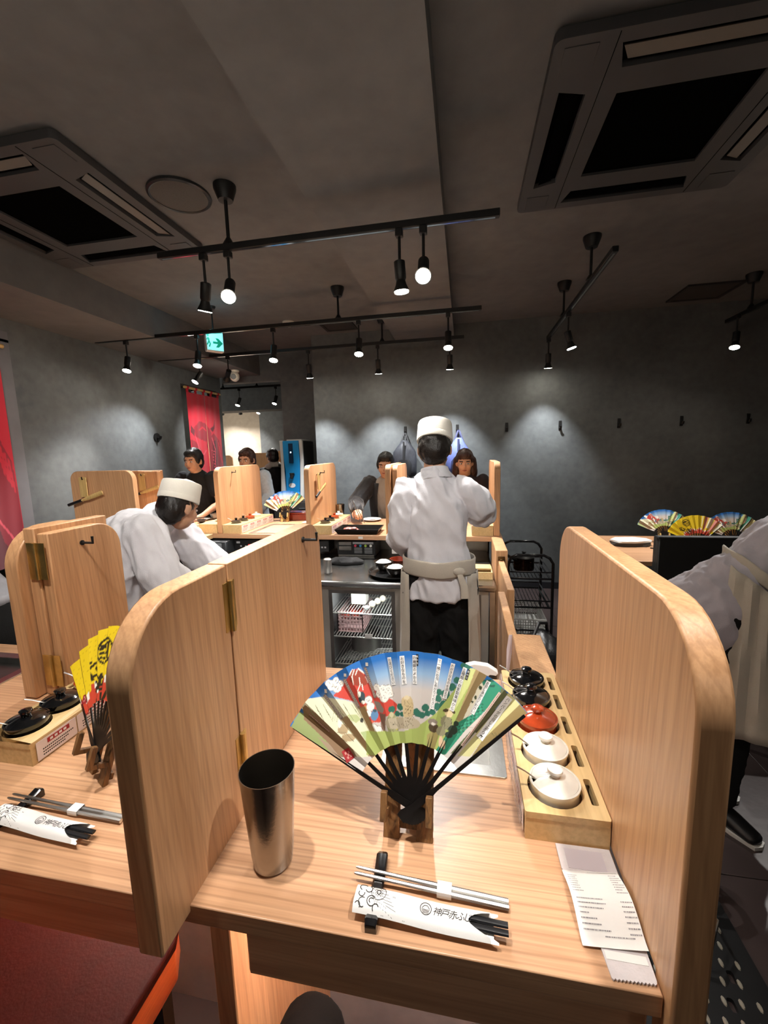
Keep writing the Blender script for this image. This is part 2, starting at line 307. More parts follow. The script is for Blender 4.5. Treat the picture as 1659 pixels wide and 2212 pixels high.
# ---------------------------------------------------------------- the fans' print, brown strips darkened as pleat shade: (kind, colour, ...) in millimetres of the flat leaf
ART=[('P','e2dfbf',[(-194.7,146.8),(-160.8,152.1),(-137.3,152.7),(-119.7,150.2),(-105.1,146.2),(-90.1,132.1),(-74.8,108.1),(-56.9,79.3),(-60.5,67.5),(-122.8,61.1),(-145.2,96.5),(-201.1,133.0)]),('P','8f9c62',[(-214.5,97.8),(-203.4,124.9),(-191.1,120.7),(-165.6,97.2),(-114.4,62.0),(-137.0,59.7)]),('P','86694c',[(-195.9,133.4),(-190.2,137.9),(-167.7,125.4),(-136.9,102.4),(-101.1,74.8),(-94.9,64.0),(-122.8,61.1),(-144.0,79.0),(-193.4,112.7)]),('P','a08a72',[(-164.9,88.3),(-144.0,79.0),(-122.8,61.1),(-105.5,53.1),(-122.2,51.3),(-143.4,70.2)]),('P','c9463a',[(-140.5,156.4),(-113.5,192.8),(-109.6,201.7),(-99.5,203.1),(-86.0,192.1),(-77.9,174.3),(-57.7,165.5),(-39.3,157.4),(-29.4,151.2),(-31.6,134.6),(-48.0,130.7),(-58.6,119.7),(-72.6,120.9),(-84.3,130.0),(-99.4,146.7),(-105.2,148.8),(-128.6,153.4)]),('P','9a3f2c',[(-112.1,192.9),(-109.6,200.4),(-100.2,202.0),(-87.3,190.7),(-81.0,179.3),(-92.2,173.2),(-103.9,177.6),(-112.9,182.2)]),('L','f4ece0',1.6,[(-106.7,201.2),(-109.0,190.4),(-105.7,177.5)]),('L','f4ece0',1.6,[(-101.6,200.9),(-103.4,193.5)]),('L','f4ece0',1.6,[(-97.3,188.6),(-94.6,178.3),(-97.6,167.6)]),('L','f4ece0',1.6,[(-91.7,178.5),(-89.4,169.5)]),('L','f4ece0',1.6,[(-87.3,190.7),(-82.6,181.8)]),('L','f4ece0',1.6,[(-109.6,201.7),(-113.5,192.8)]),('L','f4ece0',1.6,[(-100.3,203.0),(-89.7,195.8)]),('O','8d8780',(-144.6,173.2),8.5,8.5),('O','8d8780',(-150.7,176.8),5.7,5.7),('O','8d8780',(-139.2,181.6),5.1,5.1),('O','8d8780',(-135.5,169.3),7.6,7.6),('O','8d8780',(-130.1,176.3),5.7,5.7),('O','8d8780',(-65.2,175.3),6.4,6.4),('O','8d8780',(-54.6,173.5),7.0,7.0),('O','8d8780',(-45.4,173.6),7.0,7.0),('O','8d8780',(-41.7,166.2),6.0,6.0),('O','8d8780',(-51.9,160.8),8.2,8.2),('O','8d8780',(-60.6,165.3),6.4,6.4),('O','8d8780',(-79.1,154.2),6.4,6.4),('O','8d8780',(-75.1,143.6),7.0,7.0),('O','8d8780',(-77.4,133.2),5.7,5.7),('O','8d8780',(-68.0,111.3),7.0,7.0),('O','8d8780',(-59.6,109.6),5.7,5.7),('O','efe9df',(-144.6,173.2),7.7,7.7),('O','efe9df',(-150.7,176.8),5.0,5.0),('O','efe9df',(-139.2,181.6),4.4,4.4),('O','efe9df',(-135.5,169.3),6.9,6.9),('O','efe9df',(-130.1,176.3),5.0,5.0),('O','efe9df',(-65.2,175.3),5.6,5.6),('O','efe9df',(-54.6,173.5),6.2,6.2),('O','efe9df',(-45.4,173.6),6.2,6.2),('O','efe9df',(-41.7,166.2),5.2,5.2),('O','efe9df',(-51.9,160.8),7.5,7.5),('O','efe9df',(-60.6,165.3),5.6,5.6),('O','efe9df',(-79.1,154.2),5.6,5.6),('O','efe9df',(-75.1,143.6),6.2,6.2),('O','efe9df',(-77.4,133.2),5.0,5.0),('O','efe9df',(-68.0,111.3),6.2,6.2),('O','efe9df',(-59.6,109.6),5.0,5.0),('L','8d8780',0.5,[(-149.1,172.9),(-145.7,176.0),(-141.4,174.3)]),('L','8d8780',0.5,[(-146.2,169.8),(-142.7,172.1),(-139.4,171.2)]),('L','8d8780',0.5,[(-153.7,176.5),(-151.4,178.6),(-148.7,177.4)]),('L','8d8780',0.5,[(-151.8,174.6),(-149.5,176.1),(-147.4,175.4)]),('L','8d8780',0.5,[(-141.8,181.4),(-139.8,183.2),(-137.5,182.2)]),('L','8d8780',0.5,[(-140.1,179.7),(-138.1,181.0),(-136.3,180.4)]),('L','8d8780',0.5,[(-139.5,169.0),(-136.4,171.8),(-132.7,170.2)]),('L','8d8780',0.5,[(-136.9,166.3),(-133.8,168.3),(-130.9,167.5)]),('L','8d8780',0.5,[(-133.0,176.1),(-130.8,178.1),(-128.1,177.0)]),('L','8d8780',0.5,[(-131.1,174.1),(-128.8,175.6),(-126.8,175.0)]),('L','8d8780',0.5,[(-68.4,175.1),(-65.9,177.3),(-63.0,176.1)]),('L','8d8780',0.5,[(-66.4,172.9),(-63.9,174.5),(-61.7,173.8)]),('L','8d8780',0.5,[(-58.1,173.3),(-55.4,175.7),(-52.1,174.4)]),('L','8d8780',0.5,[(-55.9,170.8),(-53.1,172.7),(-50.6,171.9)]),('L','8d8780',0.5,[(-48.9,173.3),(-46.2,175.8),(-43.0,174.4)]),('L','8d8780',0.5,[(-46.7,170.9),(-44.0,172.7),(-41.5,172.0)]),('L','8d8780',0.5,[(-44.6,165.9),(-42.3,168.0),(-39.7,166.9)]),('L','8d8780',0.5,[(-42.8,163.9),(-40.5,165.4),(-38.4,164.8)]),('L','8d8780',0.5,[(-56.1,160.5),(-52.9,163.5),(-49.0,161.9)]),('L','8d8780',0.5,[(-53.5,157.6),(-50.2,159.8),(-47.3,158.9)]),('L','8d8780',0.5,[(-63.7,165.1),(-61.3,167.3),(-58.4,166.1)]),('L','8d8780',0.5,[(-61.7,162.9),(-59.3,164.5),(-57.0,163.9)]),('L','8d8780',0.5,[(-82.3,153.9),(-79.9,156.1),(-76.9,154.9)]),('L','8d8780',0.5,[(-80.3,151.7),(-77.8,153.4),(-75.5,152.7)]),('P','857b70',[(-71.3,152.9),(-60.0,152.5),(-51.2,141.8),(-53.7,135.2),(-63.5,136.9)]),('P','b5bf8a',[(-114.1,128.7),(-98.4,128.8),(-91.0,121.8),(-97.7,116.1),(-109.4,121.5)]),('P','aebf86',[(-90.0,103.0),(-78.9,105.3),(-59.7,79.0),(-70.6,77.9)]),('L','7d8262',0.6,[(-186.6,139.5),(-179.8,128.2)]),('L','7d8262',0.6,[(-182.8,134.9),(-175.9,123.8)]),('L','7d8262',0.6,[(-179.1,130.4),(-172.0,119.3)]),('L','7d8262',0.6,[(-175.3,125.9),(-168.1,114.8)]),('L','7d8262',0.6,[(-172.9,139.6),(-165.6,128.4)]),('L','7d8262',0.6,[(-169.2,135.0),(-161.7,123.9)]),('L','7d8262',0.6,[(-165.4,130.5),(-157.9,119.5)]),('L','7d8262',0.6,[(-161.7,126.0),(-154.1,115.1)]),('L','7d8262',0.6,[(-159.3,139.6),(-151.5,128.6)]),('L','7d8262',0.6,[(-155.6,135.1),(-147.7,124.1)]),('L','7d8262',0.6,[(-151.9,130.6),(-143.9,119.7)]),('L','7d8262',0.6,[(-148.3,126.1),(-140.1,115.3)]),('L','7d8262',0.6,[(-145.8,139.7),(-137.5,128.8)]),('L','7d8262',0.6,[(-142.2,135.2),(-133.7,124.3)]),('L','7d8262',0.6,[(-138.5,130.7),(-130.0,119.9)]),('L','7d8262',0.6,[(-134.9,126.3),(-126.3,115.5)]),('L','7d8262',0.6,[(-132.4,139.8),(-123.6,128.9)]),('L','7d8262',0.6,[(-128.8,135.3),(-119.9,124.5)]),('L','7d8262',0.6,[(-125.2,130.8),(-116.2,120.1)]),('L','7d8262',0.6,[(-122.7,144.4),(-113.5,133.5)]),('L','7d8262',0.6,[(-119.1,139.9),(-109.8,129.1)]),('L','7d8262',0.6,[(-115.5,135.4),(-106.2,124.7)]),('L','7d8262',0.6,[(-112.0,131.0),(-102.5,120.3)]),('L','7d8262',0.6,[(-109.4,144.4),(-99.8,133.7)]),('L','7d8262',0.6,[(-105.9,140.0),(-96.2,129.3)]),('L','7d8262',0.6,[(-102.3,135.5),(-92.5,124.9)]),('L','8c8f6b',0.6,[(-139.3,138.2),(-140.8,117.4)]),('L','8c8f6b',0.6,[(-136.3,136.6),(-137.0,116.2)]),('L','8c8f6b',0.6,[(-133.3,135.1),(-133.1,115.0)]),('L','8c8f6b',0.6,[(-130.3,133.5),(-129.3,113.8)]),('L','8c8f6b',0.6,[(-127.3,132.0),(-125.5,112.6)]),('L','8c8f6b',0.6,[(-124.3,130.4),(-121.7,111.4)]),('L','8c8f6b',0.6,[(-121.3,128.9),(-117.9,110.3)]),('L','8c8f6b',0.6,[(-118.3,127.3),(-114.1,109.1)]),('L','8c8f6b',0.6,[(-115.4,125.8),(-110.3,107.9)]),('L','8c8f6b',0.6,[(-112.4,124.3),(-106.6,106.7)]),('L','8c8f6b',0.6,[(-109.5,122.7),(-102.8,105.6)]),('L','8c8f6b',0.6,[(-106.5,121.2),(-99.1,104.4)]),('O','36464c',(-90.7,157.7),5.6,9.4),('O','efe6d6',(-95.2,162.6),3.1,5.0),('O','efe6d6',(-87.4,150.3),3.7,2.7),('O','c08a4a',(-84.2,141.5),3.1,4.4),('O','5d86ad',(-67.5,130.9),6.0,8.1),('O','33505c',(-67.8,137.8),3.1,2.2),('O','d86a50',(-71.2,120.4),3.1,2.5),('O','b09a76',(-121.2,103.9),8.7,7.5),('O','b09a76',(-110.6,92.2),11.2,5.6),('O','efe6d6',(-127.6,113.5),3.5,7.5),('O','3c3c36',(-89.5,120.7),2.7,3.5),('L','6e6048',0.6,[(-131.0,99.1),(-116.7,99.2),(-101.8,86.8)]),('L','6e6048',0.6,[(-124.7,90.9),(-110.1,84.8)]),('O','2f6b5a',(-38.7,142.2),5.6,5.6),('O','2f6b5a',(-24.5,148.5),4.7,4.7),('O','2f6b5a',(-28.9,136.1),4.7,4.7),('O','2f6b5a',(-20.4,136.8),4.0,4.0),('O','2f6b5a',(3.7,141.4),6.2,6.2),('O','9a9a70',(-38.0,121.5),8.1,16.2),('O','9a9a70',(-32.2,112.1),6.2,12.5),('O','c7bf9a',(-38.4,134.0),3.5,4.0),('O','c7bf9a',(-40.7,120.0),3.1,7.5),('O','c4b43c',(-29.1,121.1),2.7,10.0),('L','5b5b45',0.5,[(-43.8,129.8),(-42.1,122.4)]),('L','5b5b45',0.5,[(-41.6,123.3),(-40.2,118.7)]),('L','5b5b45',0.5,[(-39.5,116.9),(-38.3,115.0)]),('L','5b5b45',0.5,[(-37.8,125.4),(-36.4,111.3)]),('L','5b5b45',0.5,[(-35.7,119.0),(-34.5,107.7)]),('L','5b5b45',0.5,[(-34.1,127.5),(-33.2,121.3)]),('L','5b5b45',0.5,[(-31.9,121.1),(-31.3,117.6)]),('L','5b5b45',0.5,[(-30.3,129.6),(-29.4,114.0)]),('L','5b5b45',0.5,[(-28.2,123.2),(-27.5,110.3)]),('P','35604f',[(-62.0,100.6),(-41.5,105.0),(-34.2,91.0),(-36.5,81.3),(-54.2,79.5)]),('O','d4583e',(-50.6,91.8),4.4,7.5),('P','a2855f',[(-126.5,119.9),(-114.1,127.4),(-103.4,115.6),(-69.2,78.0),(-63.3,67.2),(-75.6,66.0),(-81.7,76.8)]),('P','957a52',[(-96.2,140.5),(-83.6,144.1),(-75.6,125.7),(-51.5,79.8),(-48.4,71.2),(-57.9,70.2),(-62.6,84.5)]),('P','75594a',[(-59.3,134.7),(-48.1,134.4),(-48.5,108.1),(-34.2,92.2),(-40.9,90.3),(-55.5,112.4)]),('O','2f6b5a',(18.0,149.5),6.0,6.0),('O','2f6b5a',(6.1,140.4),5.6,5.6),('O','2f6b5a',(12.9,137.9),5.0,5.0),('O','2f6b5a',(21.5,140.5),4.7,4.7),('O','2f6b5a',(30.1,143.7),5.2,5.2),('O','2f6b5a',(38.0,153.1),6.2,6.2),('O','2f6b5a',(39.1,165.6),5.6,5.6),('O','2f6b5a',(51.0,174.1),6.9,6.9),('O','2f6b5a',(61.6,185.0),6.2,6.2),('O','2f6b5a',(69.4,195.6),5.6,5.6),('O','2f6b5a',(80.0,219.3),5.0,5.0),('O','2f6b5a',(87.9,218.5),4.4,4.4),('O','2f6b5a',(40.4,175.8),5.0,5.0),('O','2f6b5a',(56.4,164.5),5.6,5.6),('O','2f6b5a',(48.5,156.4),7.5,7.5),('O','2f6b5a',(-24.1,147.9),5.6,5.6),('P','a3b163',[(-79.6,85.3),(-80.6,105.1),(-22.8,109.3),(-6.8,114.5),(17.1,127.7),(35.5,142.9),(56.4,169.5),(77.4,196.2),(91.9,216.2),(102.3,217.0),(108.8,208.6),(95.6,170.2),(77.4,138.0),(51.9,81.5),(-78.8,68.1)]),('P','c6cc86',[(77.4,196.2),(91.9,217.5),(99.7,215.5),(90.5,192.2),(69.6,155.7),(61.8,142.7),(56.6,144.7)]),('P','a08a60',[(99.7,216.2),(118.5,208.0),(110.0,193.6),(95.6,157.9),(77.4,131.9),(68.4,136.0),(81.3,169.0),(91.8,194.8)]),('P','a79a62',[(21.4,108.5),(33.2,118.1),(39.8,110.3),(34.9,88.5),(21.8,87.1)]),('P','f0ead2',[(103.5,188.2),(112.6,198.8),(119.0,194.3),(95.5,150.6),(77.4,131.9),(82.6,144.6)]),('O','3d4a32',(107.3,187.2),2.7,3.7),('O','3d4a32',(99.5,171.7),2.0,3.7),('O','3d4a32',(94.3,164.5),1.7,2.2),('P','2f8a6b',[(110.0,196.1),(116.5,200.4),(126.8,199.9),(141.3,190.4),(131.5,173.1),(108.3,146.8),(82.6,120.3),(51.9,81.5),(31.1,79.3),(61.9,125.7),(80.0,137.0),(95.5,145.7),(108.5,165.1),(116.3,181.7)]),('O','46a283',(69.7,121.5),1.7,1.2),('O','1f5a48',(78.9,127.5),1.7,1.2),('O','46a283',(88.0,133.4),1.7,1.2),('O','1f5a48',(97.1,139.3),1.7,1.2),('O','46a283',(106.4,158.6),1.7,1.2),('O','1f5a48',(72.9,120.6),1.7,1.2),('O','46a283',(82.1,126.5),1.7,1.2),('O','1f5a48',(91.2,132.4),1.7,1.2),('O','46a283',(100.4,151.7),1.7,1.2),('O','1f5a48',(109.5,157.6),1.7,1.2),('O','46a283',(76.2,119.7),1.7,1.2),('O','1f5a48',(85.3,125.6),1.7,1.2),('O','46a283',(94.5,144.9),1.7,1.2),('O','1f5a48',(103.6,150.8),1.7,1.2),('O','46a283',(70.3,112.9),1.7,1.2),('O','1f5a48',(79.4,118.8),1.7,1.2),('O','46a283',(88.5,138.0),1.7,1.2),('O','1f5a48',(97.7,143.9),1.7,1.2),('O','46a283',(106.8,149.8),1.7,1.2),('O','1f5a48',(73.5,125.3),1.7,1.2),('O','46a283',(82.6,131.2),1.7,1.2),('O','1f5a48',(91.7,137.1),1.7,1.2),('O','46a283',(100.9,143.0),1.7,1.2),('O','1f5a48',(110.1,162.3),1.7,1.2),('O','46a283',(76.7,124.3),1.7,1.2),('O','1f5a48',(85.8,130.3),1.7,1.2),('O','46a283',(94.9,136.2),1.7,1.2),('O','1f5a48',(104.2,155.4),1.7,1.2),('O','46a283',(70.8,117.5),1.7,1.2),('O','1f5a48',(79.9,123.4),1.7,1.2),('O','46a283',(89.0,129.3),1.7,1.2),('O','1f5a48',(98.2,148.6),1.7,1.2),('O','46a283',(107.3,154.5),1.7,1.2),('O','1f5a48',(74.0,116.6),1.7,1.2),('O','46a283',(83.1,122.5),1.7,1.2),('O','1f5a48',(92.3,141.7),1.7,1.2),('O','46a283',(101.4,147.6),1.7,1.2),('O','1f5a48',(110.5,153.5),1.7,1.2),('O','46a283',(77.2,129.0),1.7,1.2),('O','1f5a48',(86.3,134.9),1.7,1.2),('O','1f5a48',(113.9,198.9),2.0,1.4),('O','1f5a48',(119.9,191.8),2.0,1.4),('O','1f5a48',(126.0,199.6),2.0,1.4),('O','1f5a48',(116.5,191.3),2.0,1.4),('O','1f5a48',(122.7,199.1),2.0,1.4),('O','1f5a48',(128.6,191.9),2.0,1.4),('O','1f5a48',(119.3,198.6),2.0,1.4),('O','1f5a48',(125.3,191.4),2.0,1.4),('O','1f5a48',(116.0,198.1),2.0,1.4),('O','1f5a48',(121.9,190.9),2.0,1.4),('O','1f5a48',(128.0,198.7),2.0,1.4),('O','1f5a48',(118.6,190.4),2.0,1.4),('O','1f5a48',(124.7,198.2),2.0,1.4),('O','1f5a48',(115.2,189.9),2.0,1.4),('O','1f5a48',(121.4,197.7),2.0,1.4),('O','1f5a48',(127.3,190.6),2.0,1.4),('O','1f5a48',(118.0,197.2),2.0,1.4),('O','1f5a48',(124.0,190.1),2.0,1.4),('P','5f6443',[(141.3,191.1),(150.6,182.0),(133.9,161.1),(95.4,115.5),(69.8,85.7),(59.6,84.6),(108.3,140.7),(131.5,170.6)]),('P','4f4e34',[(146.7,174.3),(150.6,182.0),(138.9,159.1),(103.0,117.4),(97.9,120.5)]),('P','c9c48c',[(150.6,182.6),(169.0,166.5),(146.1,142.9),(108.0,106.0),(90.2,83.0),(69.9,81.0),(95.4,111.9),(140.2,164.1)]),('P','8f7a4a',[(169.0,166.5),(178.6,155.3),(145.7,125.0),(107.8,87.2),(92.7,83.3),(108.0,106.0),(146.1,144.1)]),('L','7d7a4c',0.5,[(62.0,116.0),(62.5,114.6)]),('L','7d7a4c',0.5,[(74.5,121.0),(75.0,119.6)]),('L','7d7a4c',0.5,[(87.0,126.0),(87.5,124.6)]),('L','7d7a4c',0.5,[(99.4,130.9),(99.9,129.5)]),('L','7d7a4c',0.5,[(112.0,155.2),(112.4,153.8)]),('L','7d7a4c',0.5,[(124.3,160.2),(124.8,158.7)]),('L','7d7a4c',0.5,[(136.7,165.0),(137.2,163.6)]),('L','7d7a4c',0.5,[(149.0,169.9),(149.5,168.5)]),('L','7d7a4c',0.5,[(64.0,116.7),(64.6,115.3)]),('L','7d7a4c',0.5,[(76.6,121.7),(77.1,120.3)]),('L','7d7a4c',0.5,[(89.0,126.6),(89.5,125.2)]),('L','7d7a4c',0.5,[(101.4,131.6),(101.9,130.2)]),('L','7d7a4c',0.5,[(114.0,155.9),(114.5,154.5)]),('L','7d7a4c',0.5,[(126.4,160.8),(126.9,159.4)]),('L','7d7a4c',0.5,[(138.7,165.7),(139.2,164.3)]),('L','7d7a4c',0.5,[(151.0,170.6),(151.5,169.1)]),('L','7d7a4c',0.5,[(66.1,117.3),(66.6,115.9)]),('L','7d7a4c',0.5,[(78.6,122.3),(79.1,120.9)]),('L','7d7a4c',0.5,[(91.1,127.3),(91.6,125.9)]),('L','7d7a4c',0.5,[(103.5,132.3),(104.0,130.9)]),('L','7d7a4c',0.5,[(116.0,156.6),(116.5,155.1)]),('L','7d7a4c',0.5,[(128.4,161.5),(128.9,160.0)]),('L','7d7a4c',0.5,[(140.8,166.4),(141.2,164.9)]),('L','7d7a4c',0.5,[(153.0,171.2),(153.5,169.8)]),('L','7d7a4c',0.5,[(68.2,118.0),(68.7,116.6)]),('L','7d7a4c',0.5,[(80.7,123.0),(81.2,121.6)]),('L','7d7a4c',0.5,[(93.1,128.0),(93.6,126.6)]),('L','7d7a4c',0.5,[(105.5,132.9),(106.0,131.5)]),('L','7d7a4c',0.5,[(118.1,157.2),(118.6,155.8)]),('L','7d7a4c',0.5,[(130.5,162.1),(130.9,160.7)]),('L','7d7a4c',0.5,[(142.8,167.0),(143.3,165.6)]),('L','7d7a4c',0.5,[(155.1,171.9),(155.5,170.4)]),('L','7d7a4c',0.5,[(70.2,118.7),(70.8,117.3)]),('L','7d7a4c',0.5,[(82.7,123.7),(83.2,122.3)]),('L','4d4d34',0.5,[(123.2,122.9),(124.0,121.2)]),('L','4d4d34',0.5,[(124.7,121.0),(125.4,118.6)]),('L','4d4d34',0.5,[(126.2,119.2),(126.9,116.0)]),('L','4d4d34',0.5,[(127.7,117.3),(128.4,113.4)]),('L','4d4d34',0.5,[(129.3,122.5),(130.0,119.2)]),('L','4d4d34',0.5,[(130.7,120.6),(131.4,116.6)]),('L','4d4d34',0.5,[(132.2,118.8),(132.9,114.0)]),('L','4d4d34',0.5,[(133.7,116.9),(134.5,119.7)]),('L','4d4d34',0.5,[(135.2,122.1),(135.9,117.1)]),('L','4d4d34',0.5,[(136.7,120.3),(137.4,114.5)]),('L','4d4d34',0.5,[(138.2,118.4),(138.9,120.2)]),('L','4d4d34',0.5,[(139.8,123.6),(140.4,117.7)]),('L','4d4d34',0.5,[(141.2,121.8),(141.8,115.1)]),('L','4d4d34',0.5,[(142.7,119.9),(143.4,120.8)]),('O','c2ad84',(-10.3,145.2),8.7,20.0),('O','c2ad84',(-16.1,156.1),6.2,8.7),('O','d8c9a4',(-13.5,162.7),5.0,3.1),('O','b7ab93',(-11.1,123.9),21.2,9.4),('O','b7ab93',(-31.4,120.9),17.5,8.7),('L','6b5a3e',0.5,[(-17.5,158.5),(-16.0,153.6)]),('L','6b5a3e',0.5,[(-12.4,156.8),(-8.7,152.2)]),('L','6b5a3e',0.5,[(-7.3,155.1),(-1.5,150.8)]),('L','6b5a3e',0.5,[(-17.2,152.1),(-10.5,148.0)]),('L','6b5a3e',0.5,[(-12.1,150.4),(-3.3,146.6)]),('L','6b5a3e',0.5,[(-7.0,148.7),(-12.3,143.8)]),('L','6b5a3e',0.5,[(-16.9,145.7),(-5.1,142.4)]),('L','6b5a3e',0.5,[(-11.8,144.0),(-14.1,139.6)]),('L','6b5a3e',0.5,[(-6.7,142.3),(-6.9,138.3)]),('L','6b5a3e',0.5,[(-16.5,139.3),(0.4,136.9)]),('L','6b5a3e',0.5,[(-11.5,137.6),(-8.6,134.1)]),('L','6b5a3e',0.5,[(-6.4,135.9),(-1.4,132.8)]),('L','6b5a3e',0.5,[(-16.2,133.0),(-10.4,130.0)]),('L','6b5a3e',0.5,[(-11.1,131.3),(-3.2,128.6)]),('L','6b5a3e',0.5,[(-6.1,129.6),(-12.2,125.8)]),('L','6b5a3e',0.5,[(-15.9,126.6),(-5.0,124.5)]),('L','55503f',0.5,[(-39.7,122.6),(-36.9,121.6)]),('L','55503f',0.5,[(-36.3,119.1),(-33.6,119.8)]),('L','55503f',0.5,[(-33.1,123.0),(-30.2,118.0)]),('L','55503f',0.5,[(-29.7,119.4),(-26.9,116.2)]),('L','55503f',0.5,[(-26.6,123.3),(-23.5,114.4)]),('L','55503f',0.5,[(-23.2,119.7),(-20.5,121.2)]),('L','55503f',0.5,[(-20.0,123.6),(-17.2,119.4)]),('L','55503f',0.5,[(-16.7,120.1),(-13.9,117.6)]),('L','55503f',0.5,[(-13.5,124.0),(-10.6,115.8)]),('L','55503f',0.5,[(-10.2,120.4),(-7.5,122.7)]),('L','55503f',0.5,[(-7.0,124.3),(-4.2,120.9)]),('L','55503f',0.5,[(-3.7,120.8),(-1.0,119.1)]),('O','4d3f2c',(31.8,120.5),8.1,7.5),('O','8a7d72',(30.4,128.9),8.1,5.0),('O','d8d0c4',(31.7,126.6),3.7,2.2),('O','8c876a',(52.7,129.7),9.4,10.6),('O','8c876a',(43.7,115.5),7.5,7.5),('O','d6c39a',(56.6,144.7),6.9,6.9),('O','4a3c28',(51.3,148.0),4.4,2.7),('O','4a3c28',(64.4,146.7),2.5,2.5),('O','d3b596',(43.9,99.8),3.7,8.7),('O','d3b596',(49.1,96.7),2.0,7.5),('O','d3b596',(59.3,120.6),2.5,5.0),('O','27382c',(63.2,119.7),7.5,7.5),('O','27382c',(56.8,111.9),6.2,5.0),('O','27382c',(68.4,129.9),4.4,4.4),('L','4f4b3a',0.5,[(43.5,137.5),(44.8,135.1)]),('L','4f4b3a',0.5,[(49.2,130.7),(50.5,128.4)]),('L','4f4b3a',0.5,[(54.9,124.0),(56.2,121.7)]),('L','4f4b3a',0.5,[(60.4,136.9),(61.7,134.5)]),('L','4f4b3a',0.5,[(49.1,128.6),(50.4,126.3)]),('L','4f4b3a',0.5,[(54.8,122.0),(56.1,119.7)]),('L','4f4b3a',0.5,[(60.3,134.8),(61.6,132.4)]),('L','4f4b3a',0.5,[(49.0,126.6),(50.3,124.2)]),('L','4f4b3a',0.5,[(54.7,119.9),(56.0,117.6)]),('L','4f4b3a',0.5,[(60.2,132.7),(61.5,130.4)]),('L','4f4b3a',0.5,[(48.9,124.5),(50.2,122.2)]),('L','4f4b3a',0.5,[(54.4,137.3),(55.7,135.0)]),('L','4f4b3a',0.5,[(60.1,130.6),(61.4,128.3)]),('L','4f4b3a',0.5,[(48.8,122.4),(50.1,120.1)])]
SLIPS=[('w','お選びください',(-46.0,225.5),(-36.5,181.1),7.2),('w','お好きなものを',(-23.5,229.6),(-18.0,184.0),7.7),('w','四種類の〆から',(-2.3,231.4),(-0.4,185.4),7.2),('k','其の四',(2.6,233.6),(2.8,215.3),4.2),('w','で一緒にお召しあがりください',(41.1,228.3),(28.5,148.3),6.9),('w','お好きなものを添えて',(63.3,223.0),(49.1,166.4),6.9),('w','五種類の自家製薬味から',(82.9,216.6),(60.7,148.2),6.9),('k','其の三',(89.0,214.1),(84.2,198.2),4.2),('w','お召しあがりください',(121.0,198.0),(93.6,146.5),7.2),('p','',(137.8,183.1),(77.5,98.1),3.7),('w','ハンバーグの召し上がり方',(153.3,176.1),(104.9,110.5),11.9),('d','',(-124.0,184.7),(-94.8,140.6),6.0),('d','',(-158.2,156.3),(-123.4,120.2),6.5),('d','',(-88.1,206.3),(-67.3,158.3),5.2),('e','',(-183.9,124.0),(-143.1,98.0),4.2),('q','',(-122.1,194.2),(-121.8,188.9),5.0),('q','',(-155.2,166.5),(-154.7,159.9),5.0),('q','',(-84.6,214.7),(-84.3,208.8),5.0),('r','',(-115.4,73.4),(-104.4,58.1),15.2)]
# ================================================================ the room
CZ = 2.95; WB = 4.90; WL = -3.45; WR = 4.6; WF = -2.4; REC = 5.6; FAR = 10.4
FLOORM = P('dark_floor_tile', '3a302f', .4, 0, .22, 3, .12, 40)
JOINT = P('tile_joint', '2b2625', .8)
fl = struct('floor', bx(-7.2, WR, WF, FAR, -.06, -.004), JOINT)
TILE = mesh_of('tile', B().add(bx(-.2985, .2985, -.4485, .4485, -.004, 0, .0015)), FLOORM)
for i in range(7):
    for j in range(7):
        t = link('tile', TILE, fl); t.location = (.55 + i * .6, .22 + j * .9 + (.45 if i % 2 else 0) - .45, 0)
struct('trim_5', bx(-7.2, .24, WF, FAR, -.004, -.0002), FLOORM)     # the floor finish under and behind the counters
c_ = struct('ceiling', bx(-7.2, WR, WF, FAR, CZ, CZ + .1), CEIL)
struct('trim_1', bx(-.74, -.105, WF, WB - .002, 2.80, CZ - .001), CEIL)                 # dropped beam over the counter
struct('trim_2', bx(WL + .001, -2.76, WF, REC, 2.68, CZ - .001), CEIL)                  # soffit along the left wall
wb = struct('wall_back', bx(-1.75, WR, WB, WB + .15, 0, CZ), WALL)
struct('baseboard_back', bx(-1.74, WR - .01, WB - .012, WB - .001, 0, .075), P('baseboard_black', '25262a', .5))
struct('wall_recess', bx(-2.47, -1.60, REC, REC + .12, 0, CZ), WALL)
struct('wall_return', bx(-1.75, -1.63, WB + .151, REC - .001, 0, CZ), WALL)
# left wall with two doorways hung with curtains
L_ = B()
for a, b in ((WF, 1.86), (2.70, 4.83), (5.60, 5.72)): L_.add(bx(WL - .14, WL, a, b, 0, CZ))
for a, b in ((1.86, 2.70), (4.83, 5.60)): L_.add(bx(WL - .14, WL, a, b, 2.50, CZ))
struct('wall_left', L_, WALL)
struct('trim_3', B().add(bx(WL + .001, WL + .012, 2.705, 2.80, 0, 2.52)).add(bx(WL + .001, WL + .012, 1.80, 2.80, 2.50, 2.58)), P('door_casing', '6d6c70', .6, 0, .08, 8))
struct('trim_4', bx(-3.34, -2.47, REC, REC + .12, 2.60, CZ), WALL)                         # lintel over the way to the next room
struct('wall_right', bx(WR, WR + .12, WF, FAR, 0, CZ), WALL)
struct('wall_front', bx(-7.2, WR, WF - .12, WF, 0, CZ), WALL)
struct('wall_corridor', bx(-7.2, -7.1, WF, FAR, 0, CZ), BEIGEP)
